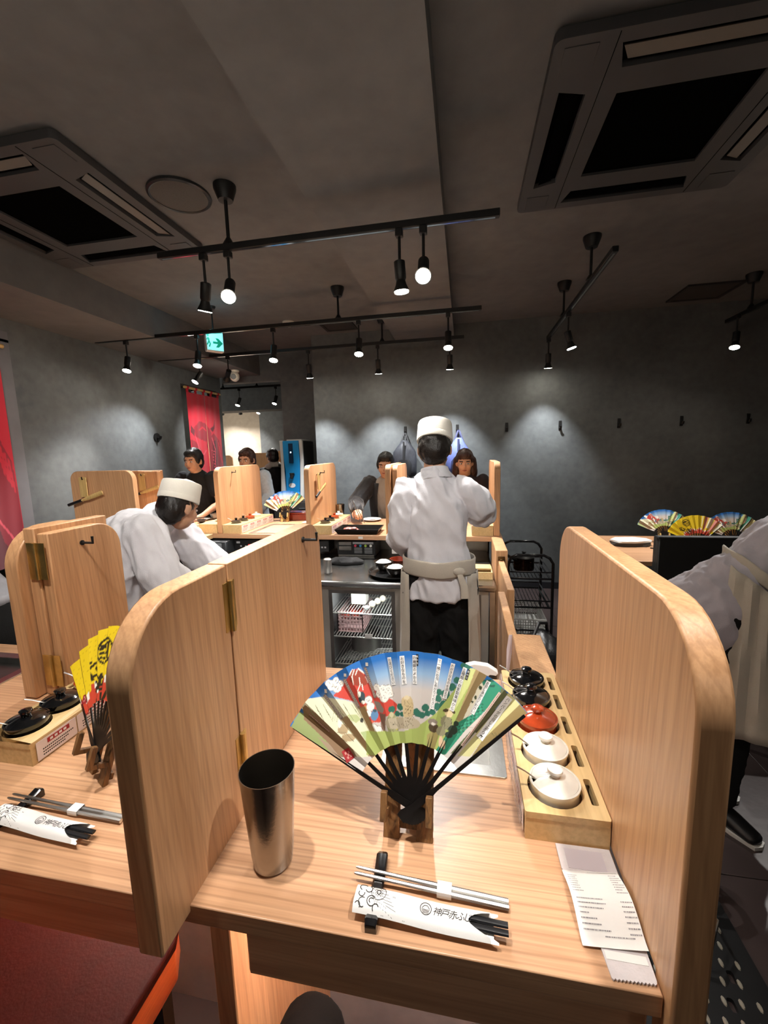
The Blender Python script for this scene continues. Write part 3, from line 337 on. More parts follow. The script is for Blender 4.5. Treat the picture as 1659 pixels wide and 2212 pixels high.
# next room
struct('wall_far', bx(-7.1, -4.42, 8.8, 8.92, 0, CZ), BEIGEP)
struct('wall_far_dark', bx(-4.42, -1.6, 8.78, 8.94, 0, CZ), WALL)
struct('trim_6', bx(-7.1, -1.6, 7.05, 7.4, 2.38, CZ - .001), WALL)                          # beam in the next room
struct('trim_7', bx(-5.62, -5.48, 8.55, 8.79, 0, 2.44), P('pale_door_jamb', 'c9b184', .5, 0, .05, 8))
struct('wall_far_end', bx(-7.1, WR, FAR, FAR + .1, 0, CZ), WALL)
# under-counter wall of our own counter
struct('wall_counter', bx(-2.6, .26, .91, .95, 0, .945), GREYP)

# ---------------------------------------------------------------- ceiling cassettes
ACM = P('cassette_grey', '3f3e3f', .55, 0, .06, 6); ACG = P('cassette_grille_black', '050505', .9, ior=1.05); ACP = P('cassette_flap', '6b665e', .4)
def cassette(label, x0, y0, w=1.04):
    r = thing('ceiling_cassette', label, 'air conditioner', (x0 + w / 2, y0 + w / 2, CZ))
    x1 = x0 + w; y1 = y0 + w; z = CZ
    slots = []
    q = .22; s0, s1 = .055, .155
    for k in range(4):
        pts = [(q, s0), (w - q, s0), (w - q - .03, s1), (q + .03, s1)]
        for _ in range(k): pts = [(w - b, a) for a, b in pts]
        slots.append([(x0 + a, y0 + b) for a, b in pts])
    g = [(x0 + .27, y0 + .27), (x1 - .27, y0 + .27), (x1 - .27, y1 - .27), (x0 + .27, y1 - .27)]
    obj('frame', prism(rrect(x0, x1, y0, y1, .03), 'z', z - .042, z - .006, slots + [g]), ACM, r, bev=.003)
    obj('edge_band', prism(rrect(x0 + .012, x1 - .012, y0 + .012, y1 - .012, .03), 'z', z - .006, z - .0005), ACG, r)
    gr = obj('grille', bx(x0 + .262, x1 - .262, y0 + .262, y1 - .262, z - .03, z - .022), ACG, r)
    for k in range(4):
        pts = slots[k]; cx = sum(p[0] for p in pts) / 4; cy = sum(p[1] for p in pts) / 4
        sh = [(cx + (p[0] - cx) * .96, cy + (p[1] - cy) * .55) if k % 2 == 0 else (cx + (p[0] - cx) * .55, cy + (p[1] - cy) * .96) for p in pts]
        obj('louvre', prism(sh, 'z', z - .034, z - .030), ACP if k in (0, 1) else ACG, r)
        obj('outlet', prism(pts, 'z', z - .020, z - .012), ACG, r)
    for sx, sy in ((x0 + .09, y0 + .09), (x1 - .09, y0 + .09), (x1 - .09, y1 - .09), (x0 + .09, y1 - .09)):
        obj('corner_plate', bx(sx - .055, sx + .055, sy - .055, sy + .055, z - .0445, z - .0415, .001), ACM, r)
    for q in (x0 + .20, x1 - .202): obj('joint_line', bx(q, q + .002, y0 + .01, y1 - .01, z - .0435, z - .0418), ACG, r)
    return r
cassette('square ceiling air conditioner over the left side, bright slot flaps', -2.69, 1.645)
cassette('square ceiling air conditioner over the right side of the ceiling', .293, 1.66)
obj_ = thing('ceiling_speaker', 'round dark ceiling speaker beside the left air conditioner', 'speaker', (-1.454, 2.173, CZ))
obj('rim', lathe([(.155, 0), (.155, -.012), (.145, -.018), (.138, -.014), (.138, 0)], 40, (-1.454, 2.173, CZ - .0005), cap0=False, cap1=False), P('speaker_rim', '2a2a2b', .35), obj_)
obj('mesh_cover', lathe([(.138, 0), (.138, -.012), (.07, -.0135), (.01, -.014)], 40, (-1.454, 2.173, CZ - .0005)), P('speaker_mesh', '4b4845', .7, 0, .3, 300), obj_)
o = thing('smoke_detector', 'small white smoke detector on the ceiling behind the second track', 'detector', (-1.783, 4.33, CZ))
obj('base', lathe([(.06, 0), (.06, -.015), (.052, -.02)], 24, (-1.783, 4.33, CZ - .001)), P('detector_white', 'cfcabf', .5), o)
obj('dome', lathe([(.045, -.0195), (.045, -.04), (.03, -.048), (.01, -.05)], 24, (-1.783, 4.33, CZ - .001)), P('detector_white', 'cfcabf', .5), o)
HATCH = P('hatch_dark', '2c2b2a', .7)
def hatch(label, x0, x1, y0, y1):
    o = thing('ceiling_hatch', label, 'hatch', ((x0 + x1) / 2, (y0 + y1) / 2, CZ))
    obj('frame', prism([(x0, y0), (x1, y0), (x1, y1), (x0, y1)], 'z', CZ - .016, CZ - .0005, [[(x0 + .03, y0 + .03), (x1 - .03, y0 + .03), (x1 - .03, y1 - .03), (x0 + .03, y1 - .03)]]), HATCH, o)
    obj('panel', bx(x0 + .03, x1 - .03, y0 + .03, y1 - .03, CZ - .010, CZ - .0008), P('hatch_panel', '3d3a37', .8), o)
hatch('dark square ceiling hatch above the middle of the back wall', -1.50, -1.15, 4.42, 4.75)
hatch('dark ceiling hatch in the far right corner of the ceiling', 1.9, 2.35, 4.30, 4.72)

# ---------------------------------------------------------------- track lighting
LENS = P('lamp_lens', 'fff4e2', .3, emit=55.)
def rail(label, a, b, z, hang, group='lighting tracks'):
    """a, b ends of the track (x, y); hang = points along it with a rod to the ceiling"""
    mx, my = (a[0] + b[0]) / 2, (a[1] + b[1]) / 2
    r = thing('lighting_track', label, 'track', (mx, my, z), group)
    alongx = abs(b[0] - a[0]) > abs(b[1] - a[1]); h = .017
    if alongx: bar = bx(a[0], b[0], a[1] - h, a[1] + h, z - .016, z + .016, .003); gr = bx(a[0] + .02, b[0] - .02, a[1] - .006, a[1] + .006, z - .0175, z - .0155)
    else: bar = bx(a[0] - h, a[0] + h, a[1], b[1], z - .016, z + .016, .003); gr = bx(a[0] - .006, a[0] + .006, a[1] + .02, b[1] - .02, z - .0175, z - .0155)
    obj('bar', bar, BLACK, r); obj('slot', gr, CHROME, r)
    for (x, y) in hang:
        rod = obj('rod', tube([(x, y, z + .015), (x, y, CZ - .03)], .009, 10), BLACK, r)
        obj('foot', lathe([(.03, 0), (.012, .03)], 12, (x, y, z + .014)), BLACK, rod)
        obj('canopy', lathe([(.036, 0), (.056, .055), (.056, .07)], 20, (x, y, CZ - .0705)), BLACK, rod)
    return r
def spot(label, p, aim, w=1., stem=.17, group='track spotlights', size=62, lightcol=(1., .965, .925), tint=None):
    """spotlight hanging from the underside of a track at p, turned to aim"""
    x, y, z = p; r = thing('track_spotlight', label, 'spotlight', p, group)
    obj('adapter', bx(x - .018, x + .018, y - .018, y + .018, z - .05, z - .0165, .003), BLACK, r)
    obj('stem', tube([(x, y, z - .045), (x, y, z - stem)], .007, 8), BLACK, r)
    k = Vector((x, y, z - stem - .012)); d = (Vector(aim) - k).normalized()
    obj('joint', ell(tuple(k), .017, .017, .02, 12), BLACK, r)
    q = k + d * .008
    body = obj('body', tube([q - d * .035, q - d * .03, q + d * .045, q + d * .055, q + d * .075, q + d * .105], [.018, .027, .027, .022, .027, .040], 20), BLACK, r)
    obj('lens', tube([q + d * .1055, q + d * .1075], [.034, .034], 20), LENS, body)
    l = bpy.data.lights.new('spot_beam', 'SPOT'); l.energy = SPOT_W * w; l.spot_size = math.radians(size); l.spot_blend = .75; l.shadow_soft_size = .022; l.color = lightcol
    lo = bpy.data.objects.new('spot_beam', l); COL.objects.link(lo); lo.parent = r
    lp = q + d * .112; lo.location = lp - Vector(p); lo.rotation_euler = d.to_track_quat('-Z', 'Y').to_euler()
    return r
TZ = 2.66
rail('long black lighting track above our counter, just out of sight overhead', (-1.1, .42), (.75, .42), TZ, [(-.5, .42), (.6, .42)])  # unseen track and its spots, added for brightness, placed by fan shadows
rail('nearest black lighting track in view, carrying four spotlights', (-1.60, 2.16), (.16, 2.16), TZ, [(-1.19, 2.16)])
rail('second black lighting track, carrying five lit spotlights', (-3.40, 3.58), (.135, 3.58), 2.69, [(-1.03, 3.58)])
rail('rearmost black lighting track, in front of the back wall', (-3.40, 4.42), (.0, 4.42), 2.69, [(-.82, 4.42)])
rail('lighting track on the right running towards the back wall', (.82, 2.70), (.82, 4.62), 2.67, [(.82, 3.18), (.82, 3.96)])
rail('lighting track at the far right edge, running towards the back wall', (2.32, 2.9), (2.32, 4.5), 2.67, [(2.32, 4.17)])
spot('overhead spotlight above the left seat, out of sight', (-.86, .42, TZ), (-.95, .72, T), .21)
spot('overhead spotlight above the partition beside the tumbler, out of sight', (-.42, .42, TZ), (-.16, .72, T), .23)
spot('overhead spotlight above the sauce pots, out of sight', (.42, .42, TZ), (.05, .74, T), .25)
spot('overhead spotlight turned to the standing chef, out of sight', (.06, .42, TZ), (-.10, 2.05, 1.10), .26, size=44)
spot('overhead spotlight turned to the bending cook, out of sight', (-.64, .42, TZ), (-1.6, 1.8, 1.05), .3, size=46)
spot('leftmost spotlight of the nearest track, turned away and unlit side towards us', (-1.34, 2.16, TZ), (-1.72, 2.42, 1.0), .5, size=80)
spot('glowing spotlight below the rod of the nearest track', (-1.20, 2.16, TZ), (-.72, .85, T), .26)
spot('spotlight of the nearest track hanging straight down, left of the glowing right one', (-.305, 2.16, TZ), (-.22, 2.22, .9), .42, size=76)
spot('glowing spotlight at the right of the nearest track', (-.19, 2.16, TZ), (-.12, .78, T), .19)
XS = ((-3.08, 'leftmost lit spotlight of the second track, at the left wall'), (-2.35, 'lit spotlight of the second track under the exit sign'),
      (-1.62, 'middle lit spotlight of the second track'), (-.86, 'fourth lit spotlight of the second track, left of the beam end'), (-.125, 'rightmost lit spotlight of the second track'))
for x, lb in XS: spot(lb, (x, 3.58, 2.69), (x * .96, 3.05, .9), 1.15, size=76)
for x, lb in ((-1.62, 'unlit-looking spotlight of the rearmost track by the wall corner'), (-.87, 'thin spotlight of the rearmost track left of the beam end'), (-.14, 'thin spotlight of the rearmost track under the beam')):
    spot(lb, (x, 4.42, 2.69), (x - .03, 4.88, .75), .85, size=72, lightcol=(.95, .97, 1.))
spot('lit spotlight of the right track', (.82, 3.77, 2.67), (1.25, 3.7, .9), .6)
spot('spotlight at the far end of the right track, turned to the back wall', (.82, 4.58, 2.67), (.86, 4.88, .75), .5, size=72, lightcol=(.95, .97, 1.))
spot('lit spotlight at the far right edge of the photo', (2.25, 4.21, 2.67), (1.9, 3.7, .8), .5)
spot('spotlight on the far right track above the server', (2.32, 3.2, 2.67), (1.35, 2.1, 1.), .6)
spot('spotlight by the left wall turned to the wall', (-2.9, 4.42, 2.69), (-3.42, 3.5, 1.0), .6, size=80, lightcol=(.95, .97, 1.))
spot('spotlight at the left end of the rearmost track, turned to the red curtain', (-2.55, 4.42, 2.69), (-3.40, 5.25, 1.6), .5, size=60)
spot('spotlight behind us turned to the left edge curtain, out of sight', (-1.05, .42, TZ), (-3.4, 2.3, 1.4), .6, size=50)
# unseen globe pendants added to brighten both rooms
GLOBE = P('globe_glow', 'fff1dc', .5, emit=2.)
for x, y, lb in ((-1.7, -1.25, 'added pendant lamp behind us at the left, out of sight'), (1.2, -1.35, 'added pendant lamp behind us at the right, out of sight'), (-5.9, 6.6, 'added pendant lamp in the next room, out of sight')):
    r = thing('fill_pendant', lb, 'lamp', (x, y, 2.3), 'added pendant lamps'); obj('globe', ell((x, y, 2.28), .13, .13, .13, 20), GLOBE, r); obj('cable', tube([(x, y, 2.41), (x, y, CZ - .02)], .004, 6), BLACK, r); obj('canopy', lathe([(.045, 0), (.05, .02)], 16, (x, y, CZ - .0205)), BLACK, r); obj('socket', lathe([(.025, 0), (.02, .05)], 12, (x, y, 2.40)), BLACK, r)
    l = bpy.data.lights.new('globe_fill_light', 'POINT'); l.energy = 1.8 if y < 0 else 30; l.shadow_soft_size = .13; l.color = (1., .94, .86); lo = bpy.data.objects.new('globe_fill_light', l); COL.objects.link(lo); lo.parent = r; lo.location = (0, 0, -.19)
# next room
rail('lighting track in the next room beyond the doorway', (-4.6, 6.55), (-2.7, 6.55), 2.69, [(-3.9, 6.55), (-3.3, 6.55)], 'lighting tracks')
spot('bright spotlight just beyond the doorway lintel', (-3.62, 6.55, 2.69), (-3.9, 5.9, 1.0), .7)
spot('spotlight beyond the doorway next to the recessed wall', (-2.98, 6.55, 2.69), (-3.2, 6.0, 1.0), 1.)
rail('far lighting track deep in the next room', (-5.6, 7.9), (-3.3, 7.9), 2.69, [(-4.9, 7.9)])
spot('far spotlight before the beige wall', (-4.78, 7.9, 2.69), (-5.1, 8.75, 1.5), 0.8, size=80)
spot('unlit-looking far spotlight in the middle of the doorway view', (-4.38, 7.9, 2.69), (-4.7, 8.75, 1.4), 0.6, size=80)
spot('far spotlight before the dark wall', (-3.95, 7.9, 2.69), (-4.2, 7.3, 1.0), .6)
o = thing('smoke_detector', 'tiny white smoke detector on the ceiling of the next room', 'detector', (-4.35, 6.95, CZ))
obj('base', lathe([(.06, 0), (.06, -.015), (.052, -.02)], 20, (-4.35, 6.95, CZ - .001)), P('detector_white', 'cfcabf', .5), o)
obj('dome', lathe([(.045, -.0195), (.03, -.045), (.01, -.05)], 20, (-4.35, 6.95, CZ - .001)), P('detector_white', 'cfcabf', .5), o)
# exit sign hanging from the soffit edge
ex = thing('exit_sign', 'small lit exit sign with a green arrow hanging below the ceiling', 'sign', (-2.27, 3.72, 2.64))
SM = Matrix.Translation((-2.27, 3.72, 2.64)) @ Matrix.Rotation(math.radians(52), 4, 'Z')
obj('case', B().add(bx(-.08, .08, -.028, .028, -.09, .09, .006)).xf(SM), P('sign_case', 'cfc9c4', .5), ex)
obj('face', B().add(bx(-.074, .074, -.030, -.0282, -.078, .078)).xf(SM), P('sign_face', '7fdfe6', .4, emit=.35), ex)
arr = [(-.05, .012), (.005, .012), (-.02, .05), (.012, .05), (.062, 0), (.012, -.05), (-.02, -.05), (.005, -.012), (-.05, -.012)]
obj('arrow', B().add(prism([(a * .8 + .02, b * .8 - .012) for a, b in arr], 'y', -.0322, -.0301)).xf(SM), P('sign_green', '0a8a6a', .4, emit=.15), ex)
man = B()
for seg, r_ in (([(-.085, .03), (-.075, .0)], .008), ([(-.075, 0), (-.062, -.03), (-.075, -.06)], .006), ([(-.075, 0), (-.09, -.03), (-.1, -.04)], .006), ([(-.085, .03), (-.068, .012)], .005), ([(-.085, .03), (-.098, .008)], .005)):
    man.add(tube([(a * .8 + .004, -.0305, b * .9) for a, b in seg], [(r_, .001)] * len(seg), 6, side=(1, 0, .01)))
man.add(prism(disk(-.063, .043, .009, 12), 'y', -.0322, -.0301))
obj('running_figure', man.xf(SM), P('sign_green', '0a8a6a', .4, emit=.15), ex)
obj('hanger', tube([(-2.27, 3.72, 2.745), (-2.27, 3.72, CZ - .001)], .007, 8), BLACK, ex)
obj('canopy', lathe([(.03, 0), (.04, .02)], 16, (-2.27, 3.72, CZ - .0205)), BLACK, ex)
l = bpy.data.lights.new('sign_light', 'POINT'); l.energy = .35; l.color = (.35, .85, 1.); l.shadow_soft_size = .05
lo = bpy.data.objects.new('sign_light', l); COL.objects.link(lo); lo.parent = ex; lo.location = (.05, -.12, .06)
# dome camera under the soffit
dc = thing('security_camera', 'white round security camera under the dark soffit by the doorway', 'camera', (-2.89, 5.17, 2.68))
obj('mount', lathe([(.05, 0), (.05, -.02), (.035, -.03)], 20, (-2.89, 5.17, 2.6795)), P('camera_white', 'ded9cc', .4), dc)
hd = obj('head', ell((-2.89, 5.15, 2.60), .06, .06, .065, 18), P('camera_white', 'ded9cc', .4), dc)
obj('lens', tube([(-2.88, 5.10, 2.59), (-2.872, 5.082, 2.586)], [.034, .030], 16), BLACKP, hd)
# ================================================================ our own counter
YF = .442; YB = 1.10
cn = thing('guest_counter', 'long pale wooden counter with rounded partitions, nearest to us', 'counter', (-.8, .77, 0))
holes = [[(-.165 + .02, .762), (.08 - .02, .762), (.08 - .02, 1.02), (-.165 + .02, 1.02)], [(-1.72, .762), (-1.30, .762), (-1.30, 1.02), (-1.72, 1.02)]]
obj('top', prism([(-2.62, YF), (.222, YF), (.222, YB), (-2.62, YB)], 'z', T - .03, T, holes), W_X, cn, bev=.0015)
obj('apron', bx(-.315, .222, .472, .50, T - .145, T - .0305, .004), W_X, cn)
obj('apron', bx(-1.9, -.475, .472, .50, T - .145, T - .0305, .004), W_X, cn)
for x in (-.395, -1.02): obj('support_panel', bx(x, x + .035, .50, .905, 0, T - .0305, .002), W_Z, cn)
obj('rear_rail', bx(-2.62, .222, YB - .03, YB, T - .18, T - .0305, .002), W_X, cn)
obj('shelf', bx(-1.0, .15, YB + .001, YB + .26, T - .21, T - .19, .003), STEEL, cn)
led = thing('led_strip', 'warm light strip glowing under the counter top', 'light', (-.5, .70, T - .05))
obj('diffuser', bx(-.35, .20, .69, .705, T - .044, T - .0305), P('led_glow', 'ffe6d8', .4, emit=42.), led)
obj('diffuser', bx(-.985, -.42, .875, .89, T - .044, T - .0305), P('led_glow', 'ffe6d8', .4, emit=42.), led)
# griddle sunk into the counter
def griddle(label, x0, x1, y0, y1, z=T, glow=STEEL):
    r = thing('teppan_griddle', label, 'griddle', ((x0 + x1) / 2, (y0 + y1) / 2, z))
    ou = rrect(x0, x1, y0, y1, .006); inn = rrect(x0 + .028, x1 - .028, y0 + .028, y1 - .028, .004)
    obj('steel_rim', prism(ou, 'z', z + .0003, z + .004, [inn]), STEEL, r, bev=.001)
    obj('wall', prism(rrect(x0 + .026, x1 - .026, y0 + .026, y1 - .026, .004), 'z', z - .022, z + .003, [rrect(x0 + .029, x1 - .029, y0 + .029, y1 - .029, .004)]), STEEL, r)
    obj('plate', bx(x0 + .028, x1 - .028, y0 + .028, y1 - .028, z - .024, z - .014), STEELD, r)
    return r
griddle('steel griddle sunk into the counter behind the large fan', -.165, .08, .742, 1.04)
griddle('steel griddle sunk into the counter at the left edge', -1.74, -1.28, .742, 1.04)

# ---------------------------------------------------------------- partitions
HINGE_SCREW = P('screw', 'e8d8a8', .25, 1.)
def hinge(parent, x, y, z, h=.10, nx=1):
    """brass hinge on a face looking along x"""
    g = obj('hinge', tube([(x + nx * .004, y, z), (x + nx * .004, y, z + h)], .0045, 10), BRASS, parent)
    obj('leaf', bx(min(x, x + nx * .0015), max(x, x + nx * .0015), y - .016, y - .003, z + .002, z + h - .002), BRASS, g)
    obj('leaf', bx(min(x, x + nx * .0015), max(x, x + nx * .0015), y + .003, y + .016, z + .002, z + h - .002), BRASS, g)
    return g
def hook(parent, x, y, z, nx=1):
    return obj('hook', B().add(lathe([(.007, 0), (.007, .003)], 12)).xf(Matrix.Translation((x, y, z)) @ Matrix.Rotation(nx * PI / 2, 4, 'Y')).add(tube([(x, y, z), (x + nx * .035, y, z), (x + nx * .035, y, z + .018)], .0035, 8)), BLACK, parent)
def panel_yz(y0, y1, z0, z1, rf, rb): return rrect(y0, y1, z0, z1, 0, 10, (0, 0, rb, rf))
# centre partition, unfolded: front leaf and rear leaf
pc = thing('partition', 'large wooden partition standing between our seat and the left seat', 'partition', (-.393, .72, T), 'folding seat partitions')
obj('front_panel', prism(panel_yz(.386, .598, T - .012, 1.427, .10, 0), 'x', -.411, -.376), W_Z, pc, bev=.003)
obj('middle_panel', prism(panel_yz(.6015, .8445, T + .002, 1.427, 0, 0), 'x', -.411, -.376), W_Z, pc, bev=.0012)
obj('rear_panel', prism(panel_yz(.8450, 1.042, T + .002, 1.427, 0, .075), 'x', -.411, -.376), W_Z, pc, bev=.0012)
hinge(pc, -.376, .600, 1.315, .085); hinge(pc, -.376, .600, 1.045, .085); hook(pc, -.376, .925, 1.398)
# right partition, the end of the counter
pr = thing('partition', 'tall wooden partition at the right end of our seat', 'partition', (.242, .72, T), 'folding seat partitions')
obj('panel', prism([(.426, T - .19), (.47, T - .19), (.47, T - .0), (1.04, T - .0)] + [p for p in panel_yz(.426, 1.04, T, 1.427, .105, .085)[2:]], 'x', .2235, .2585), W_Z, pr, bev=.004)
# left partition, folded into a stack
pl = thing('partition', 'folded stack of hinged wooden partition panels left of the yellow fan', 'partition', (-1.06, 1.0, T), 'folding seat partitions')
obj('front_panel', prism(panel_yz(.862, 1.085, T + .002, 1.418, 0, .075), 'x', -1.060, -1.027), W_Z, pl, bev=.003)
obj('rear_panel', prism(panel_yz(.858, 1.080, T + .002, 1.432, 0, 0), 'x', -1.096, -1.063), W_Z, pl, bev=.003)
obj('outer_panel', prism(panel_yz(.835, 1.060, T + .002, 1.43, .10, .07), 'x', -1.140, -1.100), W_Z, pl, bev=.003)
def hinge_y(parent, x, y, z, h=.10):
    g = obj('hinge', tube([(x, y - .004, z), (x, y - .004, z + h)], .0045, 10), BRASS, parent)
    for s in (-1, 1):
        lf = obj('leaf', bx(x + (s - 1) * .0135 - s * .0 + (0 if s < 0 else .0), x + (s + 1) * .0135, y - .0022, y - .0003, z, z + h), BRASS, g)
        for k in range(3): obj('screw', lathe([(.003, 0), (.003, .001), (.001, .0016)], 8), HINGE_SCREW, g).matrix_basis = Matrix.Translation(Vector((x + s * .0145, y - .0022, z + .018 + k * (h - .036) / 2)) - LOC[g.name]) @ Matrix.Rotation(PI / 2, 4, 'X')
    return g
hinge_y(pl, -1.0615, .857, 1.30, .095); hinge_y(pl, -1.0615, .857, 1.01, .085)
hook(pl, -1.027, .955, 1.375)
# ================================================================ folding fans
FR0, FR1, FA0, FA1 = .094, .238, math.radians(154.5), math.radians(41)
NP = 20                  # half pleats
def pleat(ph, r, amp=.042):
    u = (FA0 - ph) / (FA0 - FA1) * NP; k = u % 2
    return r * amp * ((k if k < 1 else 2 - k) - .5) * (1 + .12 * math.sin(u * 2.1))
def on_fan(a, b, off=0.):
    """a, b metres in the fan's flat plane -> point on the pleated sheet; its picture side looks along -y"""
    r = math.hypot(a, b); ph = math.atan2(b, a)
    return (a, pleat(ph, r) - off, b)
def raster(X, Y, art):
    """X, Y in mm, returns linear colours of the print"""
    R = np.hypot(X, Y); t = (R - FR0 * 1000) / ((FR1 - FR0) * 1000)
    blue = np.array(lin('1f69b4')); mid = np.array(lin('8fb0cf')); grey = np.array(lin('cbc3bd'))
    w = np.clip((t - .58) / .36, 0, 1)[:, None]
    C = np.where(w < .5, grey + (mid - grey) * (w * 2), mid + (blue - mid) * (w * 2 - 1))
    for q in art:
        if q[0] == 'P':
            pts = q[2]; ins = np.zeros(len(X), bool)
            for i in range(len(pts)):
                x0, y0 = pts[i]; x1, y1 = pts[i - 1]
                if y0 == y1: continue
                c = (y0 > Y) != (y1 > Y); ins ^= c & (X < (x1 - x0) * (Y - y0) / (y1 - y0) + x0)
        elif q[0] == 'O':
            (cx, cy), rx, ry = q[2:]; ins = ((X - cx) / rx) ** 2 + ((Y - cy) / ry) ** 2 < 1
        else:
            w_ = q[2] / 2; pts = q[3]; ins = np.zeros(len(X), bool)
            for i in range(len(pts) - 1):
                ax, ay = pts[i]; dx, dy = pts[i + 1][0] - ax, pts[i + 1][1] - ay; L2 = dx * dx + dy * dy + 1e-9
                s = np.clip(((X - ax) * dx + (Y - ay) * dy) / L2, 0, 1); ins |= (X - ax - s * dx) ** 2 + (Y - ay - s * dy) ** 2 < w_ * w_
        C[ins] = lin(q[1])
    return C
def fan_sheet(name, art, base=None, nu=26, nr=100, back=False):
    """the pleated paper leaf with its print"""
    us = [i / (NP * nu) for i in range(NP * nu + 1)]; V = []; F = []
    for j in range(nr + 1):
        r = FR0 + (FR1 - FR0) * j / nr
        for u in us:
            ph = FA0 + (FA1 - FA0) * u
            rr = r
            a = rr * math.cos(ph); b = rr * math.sin(ph); V.append((a, pleat(ph, rr) + (.0007 if back else 0), b))
    n = len(us)
    for j in range(nr):
        for i in range(n - 1): q = j * n + i; F.append((q, q + 1, q + n + 1, q + n))
    me = bpy.data.meshes.new(name); me.from_pydata(V, [], F)
    A_ = np.array(V); s = -1000 if back else 1000
    if base is None: C = raster(A_[:, 0] * s, A_[:, 2] * 1000, art)
    else: C = base(A_[:, 0] * s, A_[:, 2] * 1000)
    at = me.color_attributes.new('print', 'FLOAT_COLOR', 'POINT')
    at.data.foreach_set('color', np.hstack([C, np.ones((len(C), 1))]).astype(np.float32).ravel())
    me.materials.append(attr_mat('fan_print', rough=.55)); me.update()
    return me
def yellow(X, Y):
    """the fan's other face: yellow above, red below with white crests"""
    R = np.hypot(X, Y); ph = np.degrees(np.arctan2(Y, X)); C = np.tile(np.array(lin('e8c81a')), (len(X), 1))
    gr = np.sin(X * .35 + 2 * np.sin(Y * .09)) * np.sin(Y * .4 + X * .1); C[gr > .86] = lin('c9a712')
    red = R < 128 + 8 * np.sin(ph * .25); C[red] = lin('c8442c')
    wh = (np.abs(R - (126 + 8 * np.sin(ph * .25))) < 8) & (np.sin(ph * .9) > .2); C[wh] = lin('f0ece2')
    rt = (ph < 78) & (R > 150) & (np.sin(ph * .33) > .2); C[rt] = lin('e9e2c4')
    rt2 = (ph < 74) & (R > 135) & (np.sin(ph * .33) < -.35); C[rt2] = lin('dc8a7c')
    for cx, cy, rx, ry, c in ((-28, 158, 17, 34, '3a2c12'),): pass
    def stroke(pts, w, col='33270f'):
        for i in range(len(pts) - 1):
            ax, ay = pts[i]; dx, dy = pts[i + 1][0] - ax, pts[i + 1][1] - ay; L2 = dx * dx + dy * dy + 1e-9
            s = np.clip(((X - ax) * dx + (Y - ay) * dy) / L2, 0, 1); C[(X - ax - s * dx) ** 2 + (Y - ay - s * dy) ** 2 < (w / 2) ** 2] = lin(col)
    # almond-shaped emblem
    cx, cy = -74, 176; q = (X - cx) ** 2 + (Y - cy) ** 2; C[(q < 29 ** 2) & (q > 24 ** 2)] = lin('33270f')
    for pts in (((2, 190), (20, 212)), ((20, 212), (26, 186)), ((4, 184), (24, 194)), ((6, 196), (18, 200)), ((8, 178), (22, 182)), ((10, 206), (2, 196))): stroke([((a - 14) * 1.7 + cx, (b - 194) * 1.15 + cy) for a, b in pts], 5)
    # brush lettering
    for pts in (((-30, 172), (-33, 160)), ((-24, 174), (-30, 150), (-16, 142)), ((-20, 166), (-12, 158), (-18, 146), (-28, 152)), ((-8, 152), (8, 160)), ((-2, 162), (2, 134)), ((-10, 140), (10, 146)), ((4, 150), (12, 132)), ((-6, 130), (6, 136)),
                ((-4, 126), (4, 120)), ((8, 128), (11, 118)), ((2, 112), (5, 104)), ((20, 150), (17, 112))): stroke([(a * 1.9 - 62, 74 + (b - 104) * .95) for a, b in pts], 6)
    return C
FSH = {'picture': fan_sheet('printed_leaf', ART), 'yellow': fan_sheet('printed_leaf', None, yellow, 8, 50)}
FBK = {'picture': fan_sheet('printed_leaf_reverse', None, yellow, 6, 40, True), 'yellow': fan_sheet('printed_leaf_reverse', ART, None, 10, 40, True)}
RIBM = P('black_lacquered_bamboo', '100c0b', .4, 0, .3, 60)
